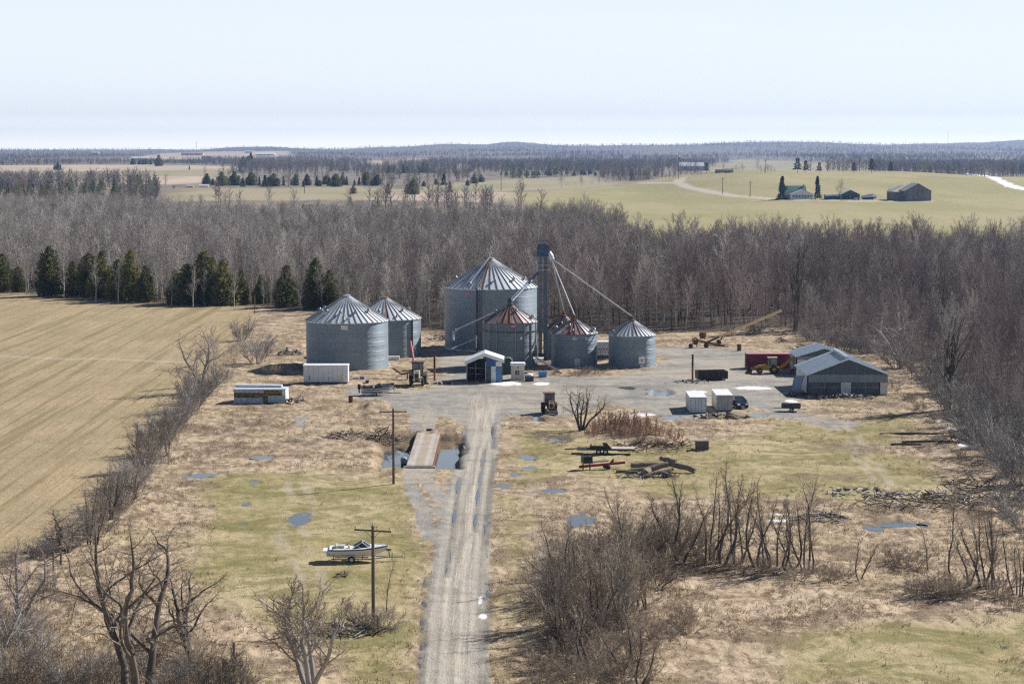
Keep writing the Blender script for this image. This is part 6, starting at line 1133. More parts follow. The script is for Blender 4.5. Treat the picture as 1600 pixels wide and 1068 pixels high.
# ------------------------------------------------------------------ far farm on the hill
G_ROOF = mat('green_roof_metal', (.16, .27, .25), (.13, .22, .21), .4, .5); G_ROOF_P = mat('pale_green_roof', (.46, .54, .52), (.38, .46, .45), .4, .5); G_WALL = mat('dark_green_wall', (.05, .09, .085), (.035, .065, .06), .5, .7); OLD_W = mat('old_barn_boards', (.20, .195, .20), (.14, .135, .14), .5, .9, st=(1, 1, .12)); H_WHITE = mat('house_white', (.72, .72, .70), (.64, .64, .62), .4, .6)
def gable(t, x0, x1, y0, y1, z0, e, a, wall_m, roof_m, axis='x', ov=.4):
    mb = MB(); mb.box(x0, x1, y0, y1, z0, e)
    if axis == 'x': mb.prism([(y0, e), (y1, e), ((y0 + y1) / 2, a)], 'x', x0, x1)
    else: mb.prism([(x0, e), (x1, e), ((x0 + x1) / 2, a)], 'y', y0, y1)
    w_ = mb.build('wall', wall_m, t); mb = MB()
    if axis == 'x':
        c, s = (y0 + y1) / 2, (a - e) / ((y1 - y0) / 2); [mb.prism([(yy + sg * ov, e - ov * s + .05), (c, a + .05), (c, a + .25), (yy + sg * ov, e - ov * s + .25)], 'x', x0 - ov, x1 + ov) for yy, sg in ((y0, -1), (y1, 1))]
    else:
        c, s = (x0 + x1) / 2, (a - e) / ((x1 - x0) / 2); [mb.prism([(xx + sg * ov, e - ov * s + .05), (c, a + .05), (c, a + .25), (xx + sg * ov, e - ov * s + .25)], 'y', y0 - ov, y1 + ov) for xx, sg in ((x0, -1), (x1, 1))]
    r_ = mb.build('roof', roof_m, t); return w_, r_
def windows(t, xs, y, z, w_, h_):
    for x_ in xs:
        f = MB().box(x_ - w_ / 2 - .12, x_ + w_ / 2 + .12, y - .1, y, z - .12, z + h_ + .12).build('window', WHITE, t); MB().box(x_ - w_ / 2, x_ + w_ / 2, y - .14, y - .101, z, z + h_).build('pane', GLASS, f)
hx, hy, hzv = at_t(1253, 311); t = thing('farmhouse', 'white farmhouse with green roof and long glazed porch on the hill', 'house', (hx, hy, hzv - .3)); S = hy / FPX
gable(t, -27 * S, 8 * S, 6, 14, 0, 5.6, 9.0, H_WHITE, G_ROOF, 'x'); m2 = MB(); gable(t, -19 * S, 18 * S, -3, 5.9, 0, 3.4, 6.6, H_WHITE, G_ROOF_P, 'y'); windows(t, [-14 * S + i * 4.6 * S for i in range(7)], -3, 1.6, 1.3, 1.5); MB().box(4 * S, 6.5 * S, 9, 10, 8, 10.2).build('chimney', GREYP, t); mb = MB(); mb.box(-20 * S, 20 * S, -4.6, -3.2, 0, 1.0); mb.build('porch_skirt', WHITE, t)
hx, hy, hzv = at_t(1318, 312); t = thing('green_garage', 'dark green open garage with pale metal roof beside the farmhouse', 'garage', (hx, hy, hzv - .3)); gable(t, -4 * S, 25 * S, 0, 12, 0, 3.6, 6.6, G_WALL, G_ROOF_P, 'y'); gable(t, -27 * S, -4.5 * S, 1, 9, 0, 2.6, 3.4, G_WALL, G_ROOF, 'x'); d = MB().box(0 * S, 20 * S, -.12, -.02, 0, 3.0).build('doorway_shade', DARK, t); MB().box(9.6 * S, 10.2 * S, -.2, -.121, 0, 3.0).build('post', H_WHITE, d); MB().box(-4.6 * S, -3.9 * S, -.2, -.02, 0, 3.6).build('corner_post', H_WHITE, t)  # near-black slab on the solid wall paints the shade of an open doorway
hx, hy, hzv = at_t(1426, 314); t = thing('timber_barn', 'big weathered grey timber barn with pale metal roof on the hill', 'barn', (hx, hy, hzv - .3)); mb = MB()
gable(t, -12 * S, 28 * S, 0, 22, 0, 7.0, 12.0, OLD_W, mat('old_barn_roof', (.40, .41, .43), (.30, .28, .27), .35, .6), 'y'); MB().box(-31 * S, -12.1 * S, 6, 20, 0, 6.2).build('side_wing', OLD_W, t); mb = MB(); mb.prism([(-31.5 * S, 6.2), (-12 * S, 10.6), (-12 * S, 10.8), (-31.5 * S, 6.5)], 'y', 5.5, 20.5); mb.build('wing_roof', mat('old_wing_roof', (.47, .49, .52), (.36, .35, .36), .35, .6), t); windows(t, [-4 * S, 6 * S], 0, 1.8, 1.8, 1.2); MB().box(-10 * S, 27 * S, -.3, -.02, 0, .9).build('stone_base', CONC, t)
hx, hy, hzv = at_t(1357, 312); t = thing('covered_boat', 'boat shrouded in white and blue tarpaulin beside the green garage', 'covered boat', (hx, hy, hzv)); mb = MB(); mb.loft([[(-11 * S, -1.2, 1.2), (-11 * S, 0, 2.4), (-11 * S, 1.2, 1.2)], [(-2 * S, -1.5, 1.4), (-2 * S, 0, 3.2), (-2 * S, 1.5, 1.4)], [(6 * S, -1.5, 1.6), (6 * S, 0, 4.0), (6 * S, 1.5, 1.6)], [(13 * S, -.6, 1.9), (13 * S, 0, 2.7), (13 * S, .6, 1.9)]]); mb.build('tarpaulin', WHITE, t); mb = MB(); mb.loft([[(-11 * S, -1.1, .5), (-11 * S, -1.25, 1.25), (-11 * S, 1.25, 1.25), (-11 * S, 1.1, .5)], [(6 * S, -1.3, .5), (6 * S, -1.52, 1.65), (6 * S, 1.52, 1.65), (6 * S, 1.3, .5)], [(12 * S, -.3, .9), (12 * S, -.6, 1.9), (12 * S, .6, 1.9), (12 * S, .3, .9)]]); mb.build('hull', mat('tarp_blue', (.06, .13, .32), None, 1, .5), t); MB().box(-9 * S, 8 * S, -.9, .9, 0, .5).build('cradle', STEEL_D, t)
for px, py, w_, lb in ((1271, 312, 2.4, 'pale car parked at the end of the farmhouse porch'), (1338, 313, 2.6, 'grey machine parked before the green garage')):
    x, y, z = at_t(px, py); t = thing('yard_vehicle', lb, 'vehicle', (x, y, z)); mb = MB(); mb.prism([(-2.1, .4), (2.1, .4), (2.1, 1.0), (1.2, 1.1), (.7, 1.6), (-1.4, 1.6), (-2.1, 1.0)], 'y', -.85, .85); mb.build('body', WHITE_D if w_ < 2.5 else GREYP, t); mb = MB(); [mb.lathe([(.01, -.12), (.36, -.12), (.36, .12), (.01, .12)], 12, (a, b, .36), 'y') for a in (-1.3, 1.3) for b in (-.8, .8)]; mb.build('wheels', RUBBER, t)
def far_bldg(px, py, wpx, hpx, label, wall_m, roof_m, name='farm_building', cat='building', rr_=.42, axis='x'):
    x, y, z = at_t(px, py); s = y / FPX; w_, h_ = wpx * s, hpx * s; t = thing(name, label, cat, (x, y, z - .5)); gable(t, -w_ / 2, w_ / 2, 0, w_ * .4, 0, h_ * (1 - rr_) + .5, h_ + .5, wall_m, roof_m, axis, .3); windows(t, [-w_ * .25, w_ * .22], 0, h_ * .2 + .5, w_ * .1, h_ * .22); return t
far_bldg(1081, 267, 38, 13, 'long white-roofed barn among dark trees at the road bend', GREYP, WHITE); far_bldg(1139, 270, 13, 6, 'small grey shed with open front behind the road bend', WOOD, GREYP); far_bldg(1125, 270, 14, 5, 'low weathered shed beside the small grey shed', OLD_W, WOOD)
for i, (px, py, w_, h_, lb, wm, rm) in enumerate([(218, 250, 26, 5, 'long white farm shed far off on the plain', H_WHITE, WHITE), (231, 252, 30, 4, 'long dark-roofed barn beside the far white shed', OLD_W, WOOD), (322, 249, 14, 5, 'white gabled house at the edge of the far village', H_WHITE, M_RED), (343, 250, 9, 5, 'small cream house near the white gabled one', CREAM, GREYP), (361, 255, 7, 5, 'lone white cottage before the evergreen clump', H_WHITE, WHITE), (8, 250, 12, 7, 'bright white house at the far edge of the plain', H_WHITE, WHITE), (20, 252, 8, 4, 'little grey-roofed house beside the bright white one', H_WHITE, GREYP), (300, 243, 34, 4, 'pale red-roofed sheds on the far ridge', CREAM, M_RED), (414, 243, 30, 4, 'long pale barn below the distant ridge', H_WHITE, WHITE), (389, 239, 12, 4, 'small white shed on the distant ridge', H_WHITE, WHITE), (148, 241, 12, 4, 'white barn far off in the woods', H_WHITE, WHITE), (735, 268, 8, 4, 'tiny white house among conifers in mid distance', H_WHITE, GREYP), (297, 293, 10, 4, 'small pale shed at the corner of the green field', CREAM, WHITE), (318, 292, 14, 3, 'low pale hut beside the evergreens at the field corner', H_WHITE, WHITE), (272, 294, 5, 4, 'cream hut standing alone at the wood margin', CREAM, WHITE)]):
    far_bldg(px, py, w_, h_, lb, wm, rm)
for px, py, h_, lb in ((1481, 224, 17, 'thin lattice radio mast on the far skyline'), (307, 238, 16, 'fainter radio mast on the skyline above the plain'), (577, 232, 7, 'dark water tower on the far ridge')):
    x, y, z = at_t(px, py + 1); s = y / FPX; t = thing('radio_mast', lb, 'mast', (x, y, z)); mb = MB(); [mb.bar((a, 0, 0), (a * .3, 0, h_ * s), .5) for a in (-1.5, 1.5)]; [mb.bar((-1.3, 0, k * h_ * s / 8), (1.3, 0, (k + .5) * h_ * s / 8), .35) for k in range(8)]; mb.build('lattice', STEEL, t); MB().box(-.9, .9, -.9, .9, h_ * s, h_ * s + 3).build('beacon', STEEL_D, t)
for px, py, h_, lb in ((1060, 280, 34, 'roadside pole at the road bend below the white-roofed barn'), (1129, 303, 25, 'pole beside the hill lane nearest the bend'), (1172, 308, 24, 'second pole along the hill lane toward the farmhouse'), (1196, 270, 20, 'pole on the skyline beside the far sheds'), (783, 298, 26, 'lone pole standing in the tan meadow'), (476, 302, 20, 'lone pole in the pale green field')):
    x, y, z = at_t(px, py); s = y / FPX; o = MB().tube([(0, 0, -.5), (0, 0, h_ * s)], [.3, .22], 6).bar((-1.4, -.3, h_ * s - .7), (1.4, -.3, h_ * s - .7), .25).build('utility_pole', WOOD_P); o.location = (x, y, z); tag(o, lb, 'utility pole')

# ------------------------------------------------------------------ conifers
def ever(p, px, py, hpx, label, name='cedar_tree', group=None, wd=1.0, far=True, parts=True):
    x, y, z = at_t(px, py) if far else on(px, py); plant(p, x, y, hpx * y / FPX * 1.02, label, name, 'tree', group, rr(), wd, z, parts, .2)
EDG = [(5, 455, 58), (78, 462, 76), (140, 463, 68), (160, 466, 72), (206, 470, 78), (228, 472, 56), (274, 474, 52), (292, 475, 62), (320, 474, 80), (350, 476, 70), (378, 475, 52), (408, 474, 44), (448, 479, 64), (494, 482, 78), (515, 483, 60), (185, 468, 62), (115, 462, 54), (30, 456, 40)]
CL = {2: 'narrow dark cedar standing alone in front of the pale trunks', 8: 'largest and broadest cedar at the top of the stubble field', 12: 'rounded cedar standing clear of the wood above the hedgerow', 13: 'dark upright cedar nearest the broad silver bin', 0: 'cedar at the far corner of the stubble field'}
for i, (px, py, h) in enumerate(EDG): ever(CED[i % 3], px, py, h, CL.get(i, 'dark green cedar in the row along the top of the stubble field'), 'cedar_tree', 'cedars along the top of the stubble field', 1.25 if i in (8, 9, 7) else 1.05 if i == 12 else .9, False)
FARC = [(608, 303, 16), (645, 304, 22), (637, 303, 18), (700, 300, 17), (554, 303, 14), (585, 290, 14), (430, 262, 8), (386, 263, 22), (380, 262, 16), (395, 262, 18), (663, 291, 11), (678, 289, 13), (690, 290, 14), (730, 290, 11), (742, 286, 13), (752, 284, 12), (320, 288, 14), (292, 266, 9), (248, 259, 14), (1060 - 40, 274, 8)]
FARC += [(85 + i * 3, 264 + (i % 3), 9) for i in range(5)] + [(332 + i * 9, 290 + (i % 2), 14 + (i * 7) % 5) for i in range(13)] + [(455 + i * 9, 289 + (i % 3), 12 + (i * 5) % 6) for i in range(16)] + [(205 + i * 6, 257, 8 + i % 3) for i in range(7)] + [(780 + i * 9, 273 + (i % 2), 8 + (i * 5) % 5) for i in range(26)] + [(608 + i * 10, 270 + (i % 2), 9 + (i * 3) % 4) for i in range(9)]
for i, (px, py, h) in enumerate(FARC): ever([SPR[0], CED[0], SPR[1], CED[1], CED[2]][rg.randrange(5)], px + rg.uniform(-4, 4), py + rg.uniform(-1, 1), h * rg.uniform(.6, 1.3), 'small dark conifer far off on the plain', 'conifer', 'conifers dotted over the far plain', rg.uniform(1.0, 1.6), True, False)
ever(SPR[0], 1222, 312, 36, 'tall ragged spruce at the end of the farmhouse', 'spruce_tree', None, 1.15); ever(SPR[1], 1277, 310, 34, 'neat pointed spruce between farmhouse and garage', 'spruce_tree', None, .95)
for px, py, h, lb in ((1246, 271, 24, 'broad pine on the crest above the farmhouse'), (1259, 271, 20, 'shorter pine leaning to the broad crest pine'), (1280, 271, 17, 'thin pine on the crest beyond the pointed spruce'), (1334, 271, 17, 'rounded pine on the crest above the garage'), (1362, 271, 23, 'spreading pine on the crest near the timber barn'), (1392, 271, 18, 'pine at the end of the crest row'), (1104, 271, 17, 'dark fir beside the white-roofed barn')): ever(PIN, px, py, h, lb, 'pine_tree', None, 1.0)
def bare(p, px, py, hpx, label, name='bare_tree', group=None, wd=1.3):
    x, y, z = at_t(px, py); plant(p, x, y, hpx * y / FPX, label, name, 'tree', group, rr(), wd, z, True, .2)
bare(FOR[4], 1311, 311, 34, 'round bare tree behind the green garage'); bare(FOR[5], 1388, 313, 20, 'low bare tree before the timber barn wing'); bare(FOR[0], 877, 294, 32, 'lone bare tree standing in the meadow beyond the wood'); bare(FOR[6], 908, 292, 22, 'smaller bare tree by the meadow lane'); bare(FOR[1], 1183, 270, 22, 'thin bare tree beside the far sheds'); bare(FOR[2], 622, 266, 22, 'broad bare tree far off above the small tan fields'); bare(FOR[5], 1130, 268, 14, 'bare tree beside the low weathered shed')
for i in range(12): bare(FOR[i % 7], 925 + i * 11, 290 - i * 1.2, 9 + (i * 5) % 6, 'small bare tree in the hedge along the meadow lane', 'hedge_tree', 'bare trees along the meadow lane', 1.6)
for i in range(9): bare(FOR[i % 7], 1145 + i * 5 + (i > 3) * 25, 271, 10 + (i * 5) % 8, 'bare tree in the thicket behind the crest', 'hedge_tree', 'bare trees behind the crest', 1.5)
for i in range(22): bare(FOR[i % 7], 990 + i * 5, 283 - (i > 6) * 3 - (i > 14) * 4, 8 + (i * 5) % 6, 'small bare tree in the belt round the road bend', 'hedge_tree', 'bare trees round the road bend', 1.8)

# ------------------------------------------------------------------ hedgerow, thickets and single trees near the yard
HG = 'shrubs along the field hedgerow'
def T(p, px, py, h, label, name='bare_tree', group=None, wd=1.0, rz=None, tilt=0.0): return plant_px(p, px, py, h, label, name, 'tree', group, rr() if rz is None else rz, wd, sink=.1, tilt=tilt)
def Sh(p, px, py, h, label, name='shrub', group=None, wd=1.0): return plant_px(p, px, py, h, label, name, 'shrub', group, rr(), wd, sink=.1)
T(GN_C, 318, 612, 11.0, 'tall spreading bare tree in the hedgerow beside the wrecked trailer', wd=1.0); T(VASE, 262, 712, 6.0, 'small vase-shaped bare tree midway along the hedgerow', wd=.9)
T(CLP[0], 145, 850, 8.5, 'dark tree of several upright stems at the near end of the hedgerow', 'multi_stem_tree', None, .9); T(GN_B, 105, 862, 4.5, 'low dark sprawling tree leaning over the stubble field', wd=1.7); T(CLP[3], 214, 778, 7.0, 'thin single-stemmed sapling standing in the hedgerow', 'sapling', None, .8)
for i, (px, py, h, wd) in enumerate([(378, 532, 6.0, .95), (402, 568, 6.4, 1.1), (345, 596, 3.6, 1.2), (300, 640, 5.6, 1.05), (285, 660, 6.0, .95), (268, 676, 4.8, 1.0), (250, 694, 4.4, 1.0), (238, 710, 5.4, .95), (205, 762, 5.0, 1.1), (190, 792, 4.6, 1.0), (148, 838, 4.2, 1.1), (118, 852, 3.4, 1.2), (84, 862, 2.6, 1.3), (322, 616, 4.6, 1.1), (60, 872, 2.2, 1.3), (222, 735, 3.8, 1.0), (168, 806, 4.0, 1.0), (310, 628, 5.2, 1.0), (180, 772, 3.6, 1)]):
    Sh(SHR[i % 2], px, py, h, {0: 'round grey shrub at the top end of the hedgerow by the tall thin post', 1: 'wide grey shrub beside the wrecked house trailer'}.get(i, 'grey leafless shrub in the hedgerow along the stubble field'), 'shrub', HG, wd)
Sh(SHR[2], 262, 722, 2.0, 'small tan shrub standing clear of the hedgerow'); Sh(SHR[0], 75, 922, 2.4, 'small leafless bush beside the pale-topped fence post'); Sh(SHR[3], 430, 585, 2.0, 'low brown bush on the bank before the broad bin', wd=2)
# big trees along the lower left
T(GN_A, 215, 1100, 14.5, 'large gnarled bare tree with crooked limbs rising out of the brown thicket', 'gnarled_tree', None, 1.02, 0.4); T(GN_B, 300, 1030, 7.2, 'crooked dead-looking tree bending over the mown grass', 'gnarled_tree', None, 1.15, 2.6)
T(VASE, 484, 1072, 8.2, 'vase-shaped bare tree at the bottom of the mown grass', wd=1.5); T(GN_C, 22, 985, 8.0, 'twiggy reddish tree cut by the frame edge', wd=.9); T(GN_C, -10, 1050, 8, 'leaning bare tree half outside the frame', wd=.9)
for i, (px, py, h, wd) in enumerate([(20, 1060, 4.4, 1.3), (60, 1075, 4.0, 1.3), (-5, 1010, 4.2, 1.3), (110, 1085, 3.6, 1.3), (300, 1062, 3.2, 1.3), (330, 1080, 3.4, 1.4), (262, 1080, 3.6, 1.3), (375, 1082, 2.6, 1.3), (160, 1085, 3.2, 1.3), (35, 1000, 3.4, 1.3)]): Sh(SHR[3 if i % 3 else 1], px, py, h, 'leafless brown bush in the thicket at the foot of the gnarled tree', 'shrub', 'bushes under the gnarled trees', wd)
Sh(SHR[3], 572, 978, 2.6, 'dense brown bush at the foot of the pole before the boat', wd=1.3); Sh(SHR[2], 600, 985, 2.2, 'tan bush on the road side of the near pole', wd=1.2); heap(540, 985, 7, 5, .6, 'scatter of cut branches beside the near pole', 'brush_pile', 'brush pile', 90, 61, [SCR[2], SCR[3], SCR[4]], 'stick', (.8, 3.2)); T(CLP[3], 603, 958, 5.2, 'spindly sapling beside the near utility pole', 'sapling', None, .8)
# willow and red bushes in the middle
T(WILLOW, 908, 672, 7.2, 'spreading yellow-twigged bare tree beside the small red tractor', wd=1.05)
for i, (px, py, h) in enumerate([(935, 676, 2.2), (955, 674, 2.8), (975, 672, 3.0), (995, 676, 2.8), (1012, 680, 2.4), (1035, 680, 2.0), (965, 682, 2.2), (925, 682, 1.6), (1055, 684, 1.6), (985, 684, 2.0)]): Sh(REDS, px, py, h, 'reddish dogwood bush in the patch beside the yellow-twigged tree', 'dogwood_bush', 'red bushes in the rough grass', .9)
for i, (px, py, h) in enumerate([(885, 690, 1.6), (1000, 692, 1.5), (1030, 694, 1.6), (915, 584, 1.8), (900, 586, 1.6), (870, 584, 1.3), (932, 586, 1.5)]): Sh(SHR[2 + i % 2], px, py, h, 'low tan bush in the rough grass below the red bushes' if i < 3 else 'low tan weed bush at the foot of the diamond-badge bin', 'weed_bush', 'weed bushes below the red bushes' if i < 3 else 'weed bushes at the foot of the low bin', 1.5)
# dark thicket right of the road
for i, (px, py, h, wd) in enumerate([(872, 905, 4.0, 1.1), (884, 950, 4.4, 1.1), (905, 880, 4.4, 1.1), (925, 930, 4.8, 1.1), (950, 880, 4.8, 1.1), (940, 980, 4.4, 1.1), (975, 910, 5.0, 1.1), (985, 955, 4.6, 1.1), (1000, 870, 4.8, 1.1), (1015, 915, 4.8, 1.0), (1035, 880, 4.8, 1.1), (1045, 855, 4.6, 1.1), (1070, 870, 4.2, 1.0), (895, 990, 3.4, 1.2), (965, 995, 3.0, 1.2), (1090, 862, 3.8, 1.0), (990, 845, 4.2, 1.1), (1005, 1060, 2.0, 1.2), (850, 1070, 1.8, 1.2), (930, 1045, 2.2, 1.1), (850, 945, 2.4, 1.2), (920, 1005, 3.2, 1.1), (945, 1020, 2.6, 1.2), (875, 1010, 2.8, 1.2), (865, 960, 3.2, 1.1), (830, 1030, 1.8, 1.3), (900, 1062, 2.2, 1.2), (970, 1070, 2.4, 1.2), (890, 1030, 3.4, 1.2), (915, 1075, 3.0, 1.2), (860, 1050, 2.6, 1.3), (985, 1030, 2.6, 1.2), (1010, 1000, 2.6, 1.1), (950, 1050, 2.8, 1.2)]): Sh(SHR[2 + i % 2], px, py, h, 'brown leafless bush in the dense thicket beside the dirt road', 'thicket_bush', 'bushes of the roadside thicket', wd)
T(CLP[3], 860, 915, 7.0, 'straight slim tree at the road edge of the thicket', 'thicket_tree', None, 1.2); T(CLP[2], 1065, 880, 8.0, 'crooked pair of stems at the meadow edge of the thicket', 'thicket_tree', None, 1.1); T(CLP[0], 990, 890, 8.0, 'bushy clump of stems in the heart of the thicket', 'thicket_tree', None, 1.1); T(CLP[0], 880, 1005, 6.4, 'short bushy clump of stems low in the thicket by the road', 'thicket_tree', None, 1.1); T(CLP[2], 918, 1045, 6.0, 'slender pair of stems below the main thicket', 'thicket_tree', None, 1.2); T(CLP[1], 1005, 950, 7.2, 'spreading clump of stems on the meadow side of the thicket', 'thicket_tree', None, 1.1); T(VASE, 868, 975, 6.2, 'wide forked tree overhanging the road shoulder', 'thicket_tree', None, 1.1); T(CLP[2], 968, 1045, 5.4, 'thin crooked stems on the bare patch under the thicket', 'thicket_tree', None, 1.2)
T(CLP[0], 935, 985, 8.8, 'tall dark tree rising from the roadside thicket nearest the road', 'thicket_tree', None, 1.0); T(VASE, 970, 985, 8.6, 'forked tree with dark base in the middle of the roadside thicket', 'thicket_tree', None, .9); T(CLP[2], 1040, 870, 8.4, 'leaning thin tree at the back of the roadside thicket', 'thicket_tree', None, 1.1); T(CLP[1], 895, 935, 7.4, 'many-stemmed tree on the road side of the thicket', 'thicket_tree', None, 1.1); T(CLP[2], 1000, 1070, 5.5, 'thin tree at the bottom of the picture below the thicket', 'thicket_tree')
SAP = [(1110, 875, 9.6, 0, 'tall clump of dark saplings rising at the end of the roadside thicket'), (1128, 882, 10.4, 2, 'tallest leaning saplings beside the end of the thicket'), (1152, 880, 9.4, 1, 'sapling clump standing beside the tallest leaning pair'), (1185, 884, 8.4, 2, 'slim pair of saplings in the middle of the sapling row'), (1205, 886, 8.8, 0, 'bushy sapling clump in the middle of the sapling row'), (1222, 890, 7.6, 2, 'short sapling next to the darkest clump'), (1262, 893, 9.8, 1, 'dark many-stemmed sapling clump at the open end of the row'), (1238, 888, 7.2, 2, 'thin sapling leaning toward the darkest clump')]
for px, py, h, k, lb in SAP: T(CLP[k], px, py, h, lb, 'sapling_clump', 'saplings beyond the rough meadow', 1.0)
for i, (px, py, h, k, lb) in enumerate([(1345, 905, 4.6, 2, 'small forked sapling alone on the rough meadow'), (1490, 905, 9.6, 3, 'tall straight single sapling near the muddy hollow'), (1510, 915, 7.0, 2, 'slender sapling beside the tall straight one'), (1530, 915, 8.6, 2, 'pair of leaning saplings beside the dense upright clump'), (1548, 918, 9.0, 1, 'dense upright sapling clump near the frame edge'), (1590, 930, 7.4, 0, 'sapling clump cut by the frame edge'), (1450, 890, 5.0, 3, 'thin leaning sapling over the hollow'), (1610, 905, 8.4, 2, 'outermost sapling pair at the frame edge')]): T(CLP[k], px, py, h, lb, 'sapling_clump', 'saplings near the muddy hollow', .95)
for i, (px, py, h, wd) in enumerate([(1245, 905, 2.4, 1.4), (1290, 905, 2.0, 1.5), (1460, 925, 2.4, 1.4), (1480, 935, 2.6, 1.4), (1435, 930, 2.0, 1.3), (1560, 930, 2.6, 1.4), (1425, 885, 2.2, 1.6), (1400, 880, 1.8, 1.8), (1320, 900, 1.6, 1.4), (1110, 880, 2.6, 1.4), (1150, 890, 2.2, 1.4), (1190, 895, 2.0, 1.5), (1060, 975, 2.2, 1.2), (1078, 985, 2.6, 1.1), (1040, 1000, 1.8, 1.4), (1580, 950, 2, 1.4), (1500, 930, 2.2, 1.4)]): Sh(SHR[2 + i % 2], px, py, h, 'low brown bush on the rough meadow under the saplings', 'weed_bush', 'low bushes on the rough meadow', wd)
for px, py, h, k in ((150, 470, 12, 7), (185, 472, 11, 8), (246, 476, 10, 9), (302, 480, 11, 7), (366, 480, 10, 8), (425, 481, 12, 9), (470, 484, 10.5, 7), (100, 466, 12, 9), (42, 460, 11, 8), (268, 477, 12, 0)): T(FOR[k], px, py, h, 'pale slender bare tree mixed in among the row of cedars', 'forest_tree', 'pale trees among the cedars', 1.15)
T(GN_C, 296, 642, 8.6, 'wide twiggy tree in the middle of the hedgerow', 'hedgerow_tree', None, .85); T(FOR[1], 336, 602, 10.5, 'tall thin bare tree beside the spreading hedgerow tree', 'hedgerow_tree', None, 1.1); T(VASE, 228, 735, 6.6, 'forked bare tree in the lower half of the hedgerow', 'hedgerow_tree', None, .9); T(GN_B, 172, 812, 5.4, 'dark crooked tree near the low end of the hedgerow', 'hedgerow_tree', None, 1.0)
# wood margin on the right: bigger individual trees and grey underbrush
T(BIG, 1243, 516, 22.0, 'huge dark forked tree towering behind the yellow auger', 'forest_giant', None, .62, .3); T(BIG, 1480, 640, 17.0, 'broad dark tree with wide limbs at the wood edge beyond the barn', 'forest_giant', None, .8, 1.4); T(GN_C, 1410, 575, 12, 'grey tangled tree just behind the wide barn', wd=1.0)
for i, (px, py, h, wd) in enumerate([(1405, 575, 6, 1.3), (1440, 590, 6.5, 1.3), (1465, 615, 6, 1.4), (1490, 645, 6.5, 1.3), (1515, 668, 6.5, 1.3), (1540, 690, 7, 1.3), (1560, 712, 7, 1.3), (1580, 735, 7, 1.3), (1600, 760, 7, 1.3), (1525, 650, 6.5, 1.3), (1555, 680, 7, 1.3), (1590, 720, 7, 1.3), (1380, 558, 5.5, 1.4), (1350, 550, 5, 1.4), (1320, 548, 4.6, 1.5), (1290, 540, 4.6, 1.5), (1575, 800, 4, 1.5), (1600, 830, 4, 1.4), (1180, 520, 2.6, 1.8), (1140, 520, 2.2, 1.8), (1265, 532, 4, 1.5)]): Sh(SHR[i % 2], px, py, h, 'tangled grey brush along the wood margin beyond the barns', 'margin_brush', 'grey brush along the wood margin', wd)
for i, (px, py, h, wd) in enumerate([(1395, 610, 1.6, 1.8), (1420, 625, 1.8, 1.8), (1440, 640, 1.6, 2), (1460, 660, 1.6, 1.8), (1500, 720, 2, 1.6)]): Sh(SHR[3], px, py, h, 'knee-high brown weeds on the bank beside the wide barn', 'weed_bush', 'weeds beside the wide barn', wd)

# ------------------------------------------------------------------ dead grass and undergrowth, as cover
nr = np.random.default_rng(5)
def cover(name, label, N, ymax, region, hmin, hmax, wd, m_, blades=4, lean=.5):
    yy_ = 135 * np.exp(nr.random(N) * math.log(ymax / 135)); xx_ = (nr.random(N) - .5) * .56 * yy_
    p = region(xx_, yy_); k = nr.random(N) < p; xx_, yy_ = xx_[k], yy_[k]; n = len(xx_)
    j = np.clip(np.searchsorted(ys, yy_), 1, NY - 1); i = np.clip(np.searchsorted(us, xx_ / np.maximum(yy_, 130)), 1, NU - 1); zz = ZG[j, i]
    xx_, yy_, zz = [np.repeat(a, blades) for a in (xx_, yy_, zz)]; n *= blades
    a = nr.random(n) * 6.283; xx_ = xx_ + nr.normal(0, .18, n); yy_ = yy_ + nr.normal(0, .22, n); h = hmin + (hmax - hmin) * nr.random(n) ** 1.6; w_ = wd * (.6 + .8 * nr.random(n)); lx, ly = nr.normal(0, lean, n) * h, nr.normal(0, lean, n) * h
    v = np.empty((n, 3, 3)); v[:, 0] = np.stack([xx_ - w_ * np.cos(a), yy_ - w_ * np.sin(a), zz - .05], 1); v[:, 1] = np.stack([xx_ + w_ * np.cos(a), yy_ + w_ * np.sin(a), zz - .05], 1); v[:, 2] = np.stack([xx_ + lx, yy_ + ly, zz + h], 1)
    me_ = bpy.data.meshes.new(name); me_.vertices.add(n * 3); me_.vertices.foreach_set('co', v.astype(np.float32).ravel()); me_.loops.add(n * 3); me_.loops.foreach_set('vertex_index', np.arange(n * 3, dtype=np.int32)); me_.polygons.add(n); me_.polygons.foreach_set('loop_start', np.arange(0, n * 3, 3, dtype=np.int32)); me_.update(calc_edges=True); me_.materials.append(m_)
    o = bpy.data.objects.new(name, me_); COL.objects.link(o); tag(o, label, 'grass', kind='stuff'); return o
def field(nm, arr):
    A_ = arr.reshape(NY, NU)
    def f(x, y):
        j = np.clip(np.searchsorted(ys, y), 1, NY - 1); i = np.clip(np.searchsorted(us, x / np.maximum(y, 130)), 1, NU - 1); return A_[j, i]
    return f
f_gr, f_lf, f_gn, f_ff, f_wet, f_pit, f_mud, f_snow = [field('', q) for q in (gravel, lfield, green, ffloor, wetm, pit, mud, snow)]
def rough(x, y): return (1 - np.clip(f_gr(x, y) * 1.4, 0, 1)) * (1 - f_lf(x, y)) * (1 - .93 * f_gn(x, y)) * (1 - .8 * f_ff(x, y)) * (1 - np.clip(f_wet(x, y) * 1.5, 0, 1)) * (1 - f_pit(x, y)) * (1 - f_snow(x, y)) * np.clip(.35 + 1.3 * fbm(x / 5, y / 8, 3, 51), 0, 1)
GRASS_D = world_mat('dead_grass', (.55, .43, .27), (.36, .27, .165), .35, .9); GRASS_W = world_mat('dry_weeds', (.27, .195, .125), (.38, .285, .185), .5, .9)
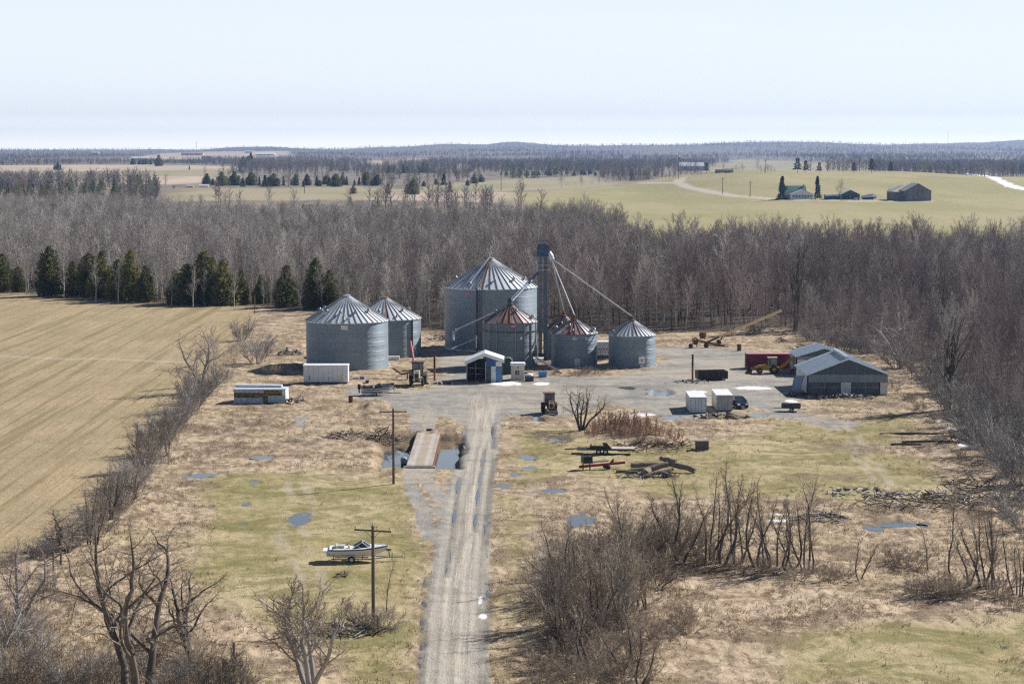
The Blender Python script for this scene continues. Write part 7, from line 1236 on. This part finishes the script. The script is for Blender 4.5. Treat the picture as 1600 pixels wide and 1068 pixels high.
cover('dead_grass', 'rough tussocks of bleached dead grass over the uncut ground', 60000, 430, rough, .10, .50, .035, GRASS_D, 5, .7)
cover('dry_weeds', 'brown dry weed stalks scattered through the uncut ground', 22000, 430, lambda x, y: rough(x, y) * np.clip(.1 + f_mud(x, y) + 1.2 * fbm(x / 9, y / 14, 2, 53), 0, 1), .15, .75, .016, GRASS_W, 6, .5)
# leafless suckers and brambles under the hedge, the thicket and the wood margin
HL = PX((395, 520), (330, 600), (290, 648), (235, 712), (200, 765), (150, 830), (60, 868), (-20, 885)); TH = PX((850, 890), (900, 850), (1000, 820), (1090, 850), (1060, 900), (1000, 980), (920, 1000), (850, 980), (840, 930)); LLc = PX((-60, 940), (60, 960), (90, 1040), (200, 1030), (380, 1040), (380, 1100), (-60, 1100))
def bram(x, y):
    a = .75 * (1 - sstep(line_d(x, y, HL), .6, 3.0)); b = .45 * soft(poly_sd(x, y, TH), 3); c = .8 * soft(poly_sd(x, y, LLc), 2); d = np.clip(f_ff(x, y), 0, 1) * (1 - sstep(line_d(x, y, np.array(PX(*FOREST_FRONT[1:21])), 60), 8, 45)) * .8
    return np.maximum.reduce([a, b, c, d]) * (1 - f_gr(x, y))
cover('undergrowth', 'grey-brown brambles and suckers beneath the hedgerow and thickets', 90000, 540, bram, .5, 2.9, .016, world_mat('bramble_twig', (.36, .295, .23), (.24, .195, .155), .4, .9), 5, .38)

# ------------------------------------------------------------------ air
hz_ = MB().box(-8300, 8300, -140, 13320, float(Z.min()) - 1.0, 150); hm = bpy.data.materials.new('haze'); hm.use_nodes = True; ht = hm.node_tree; ht.nodes.remove(ht.nodes['Principled BSDF'])
pv = ht.nodes.new('ShaderNodeVolumePrincipled'); pv.inputs['Color'].default_value = (.36, .58, 1.0, 1); pv.inputs['Density'].default_value = 5.0e-5; pv.inputs['Anisotropy'].default_value = .45
ht.links.new(pv.outputs[0], ht.nodes['Material Output'].inputs['Volume']); o = hz_.build('haze', hm); tag(o, 'thin blue haze lying over the whole plain', kind='stuff')
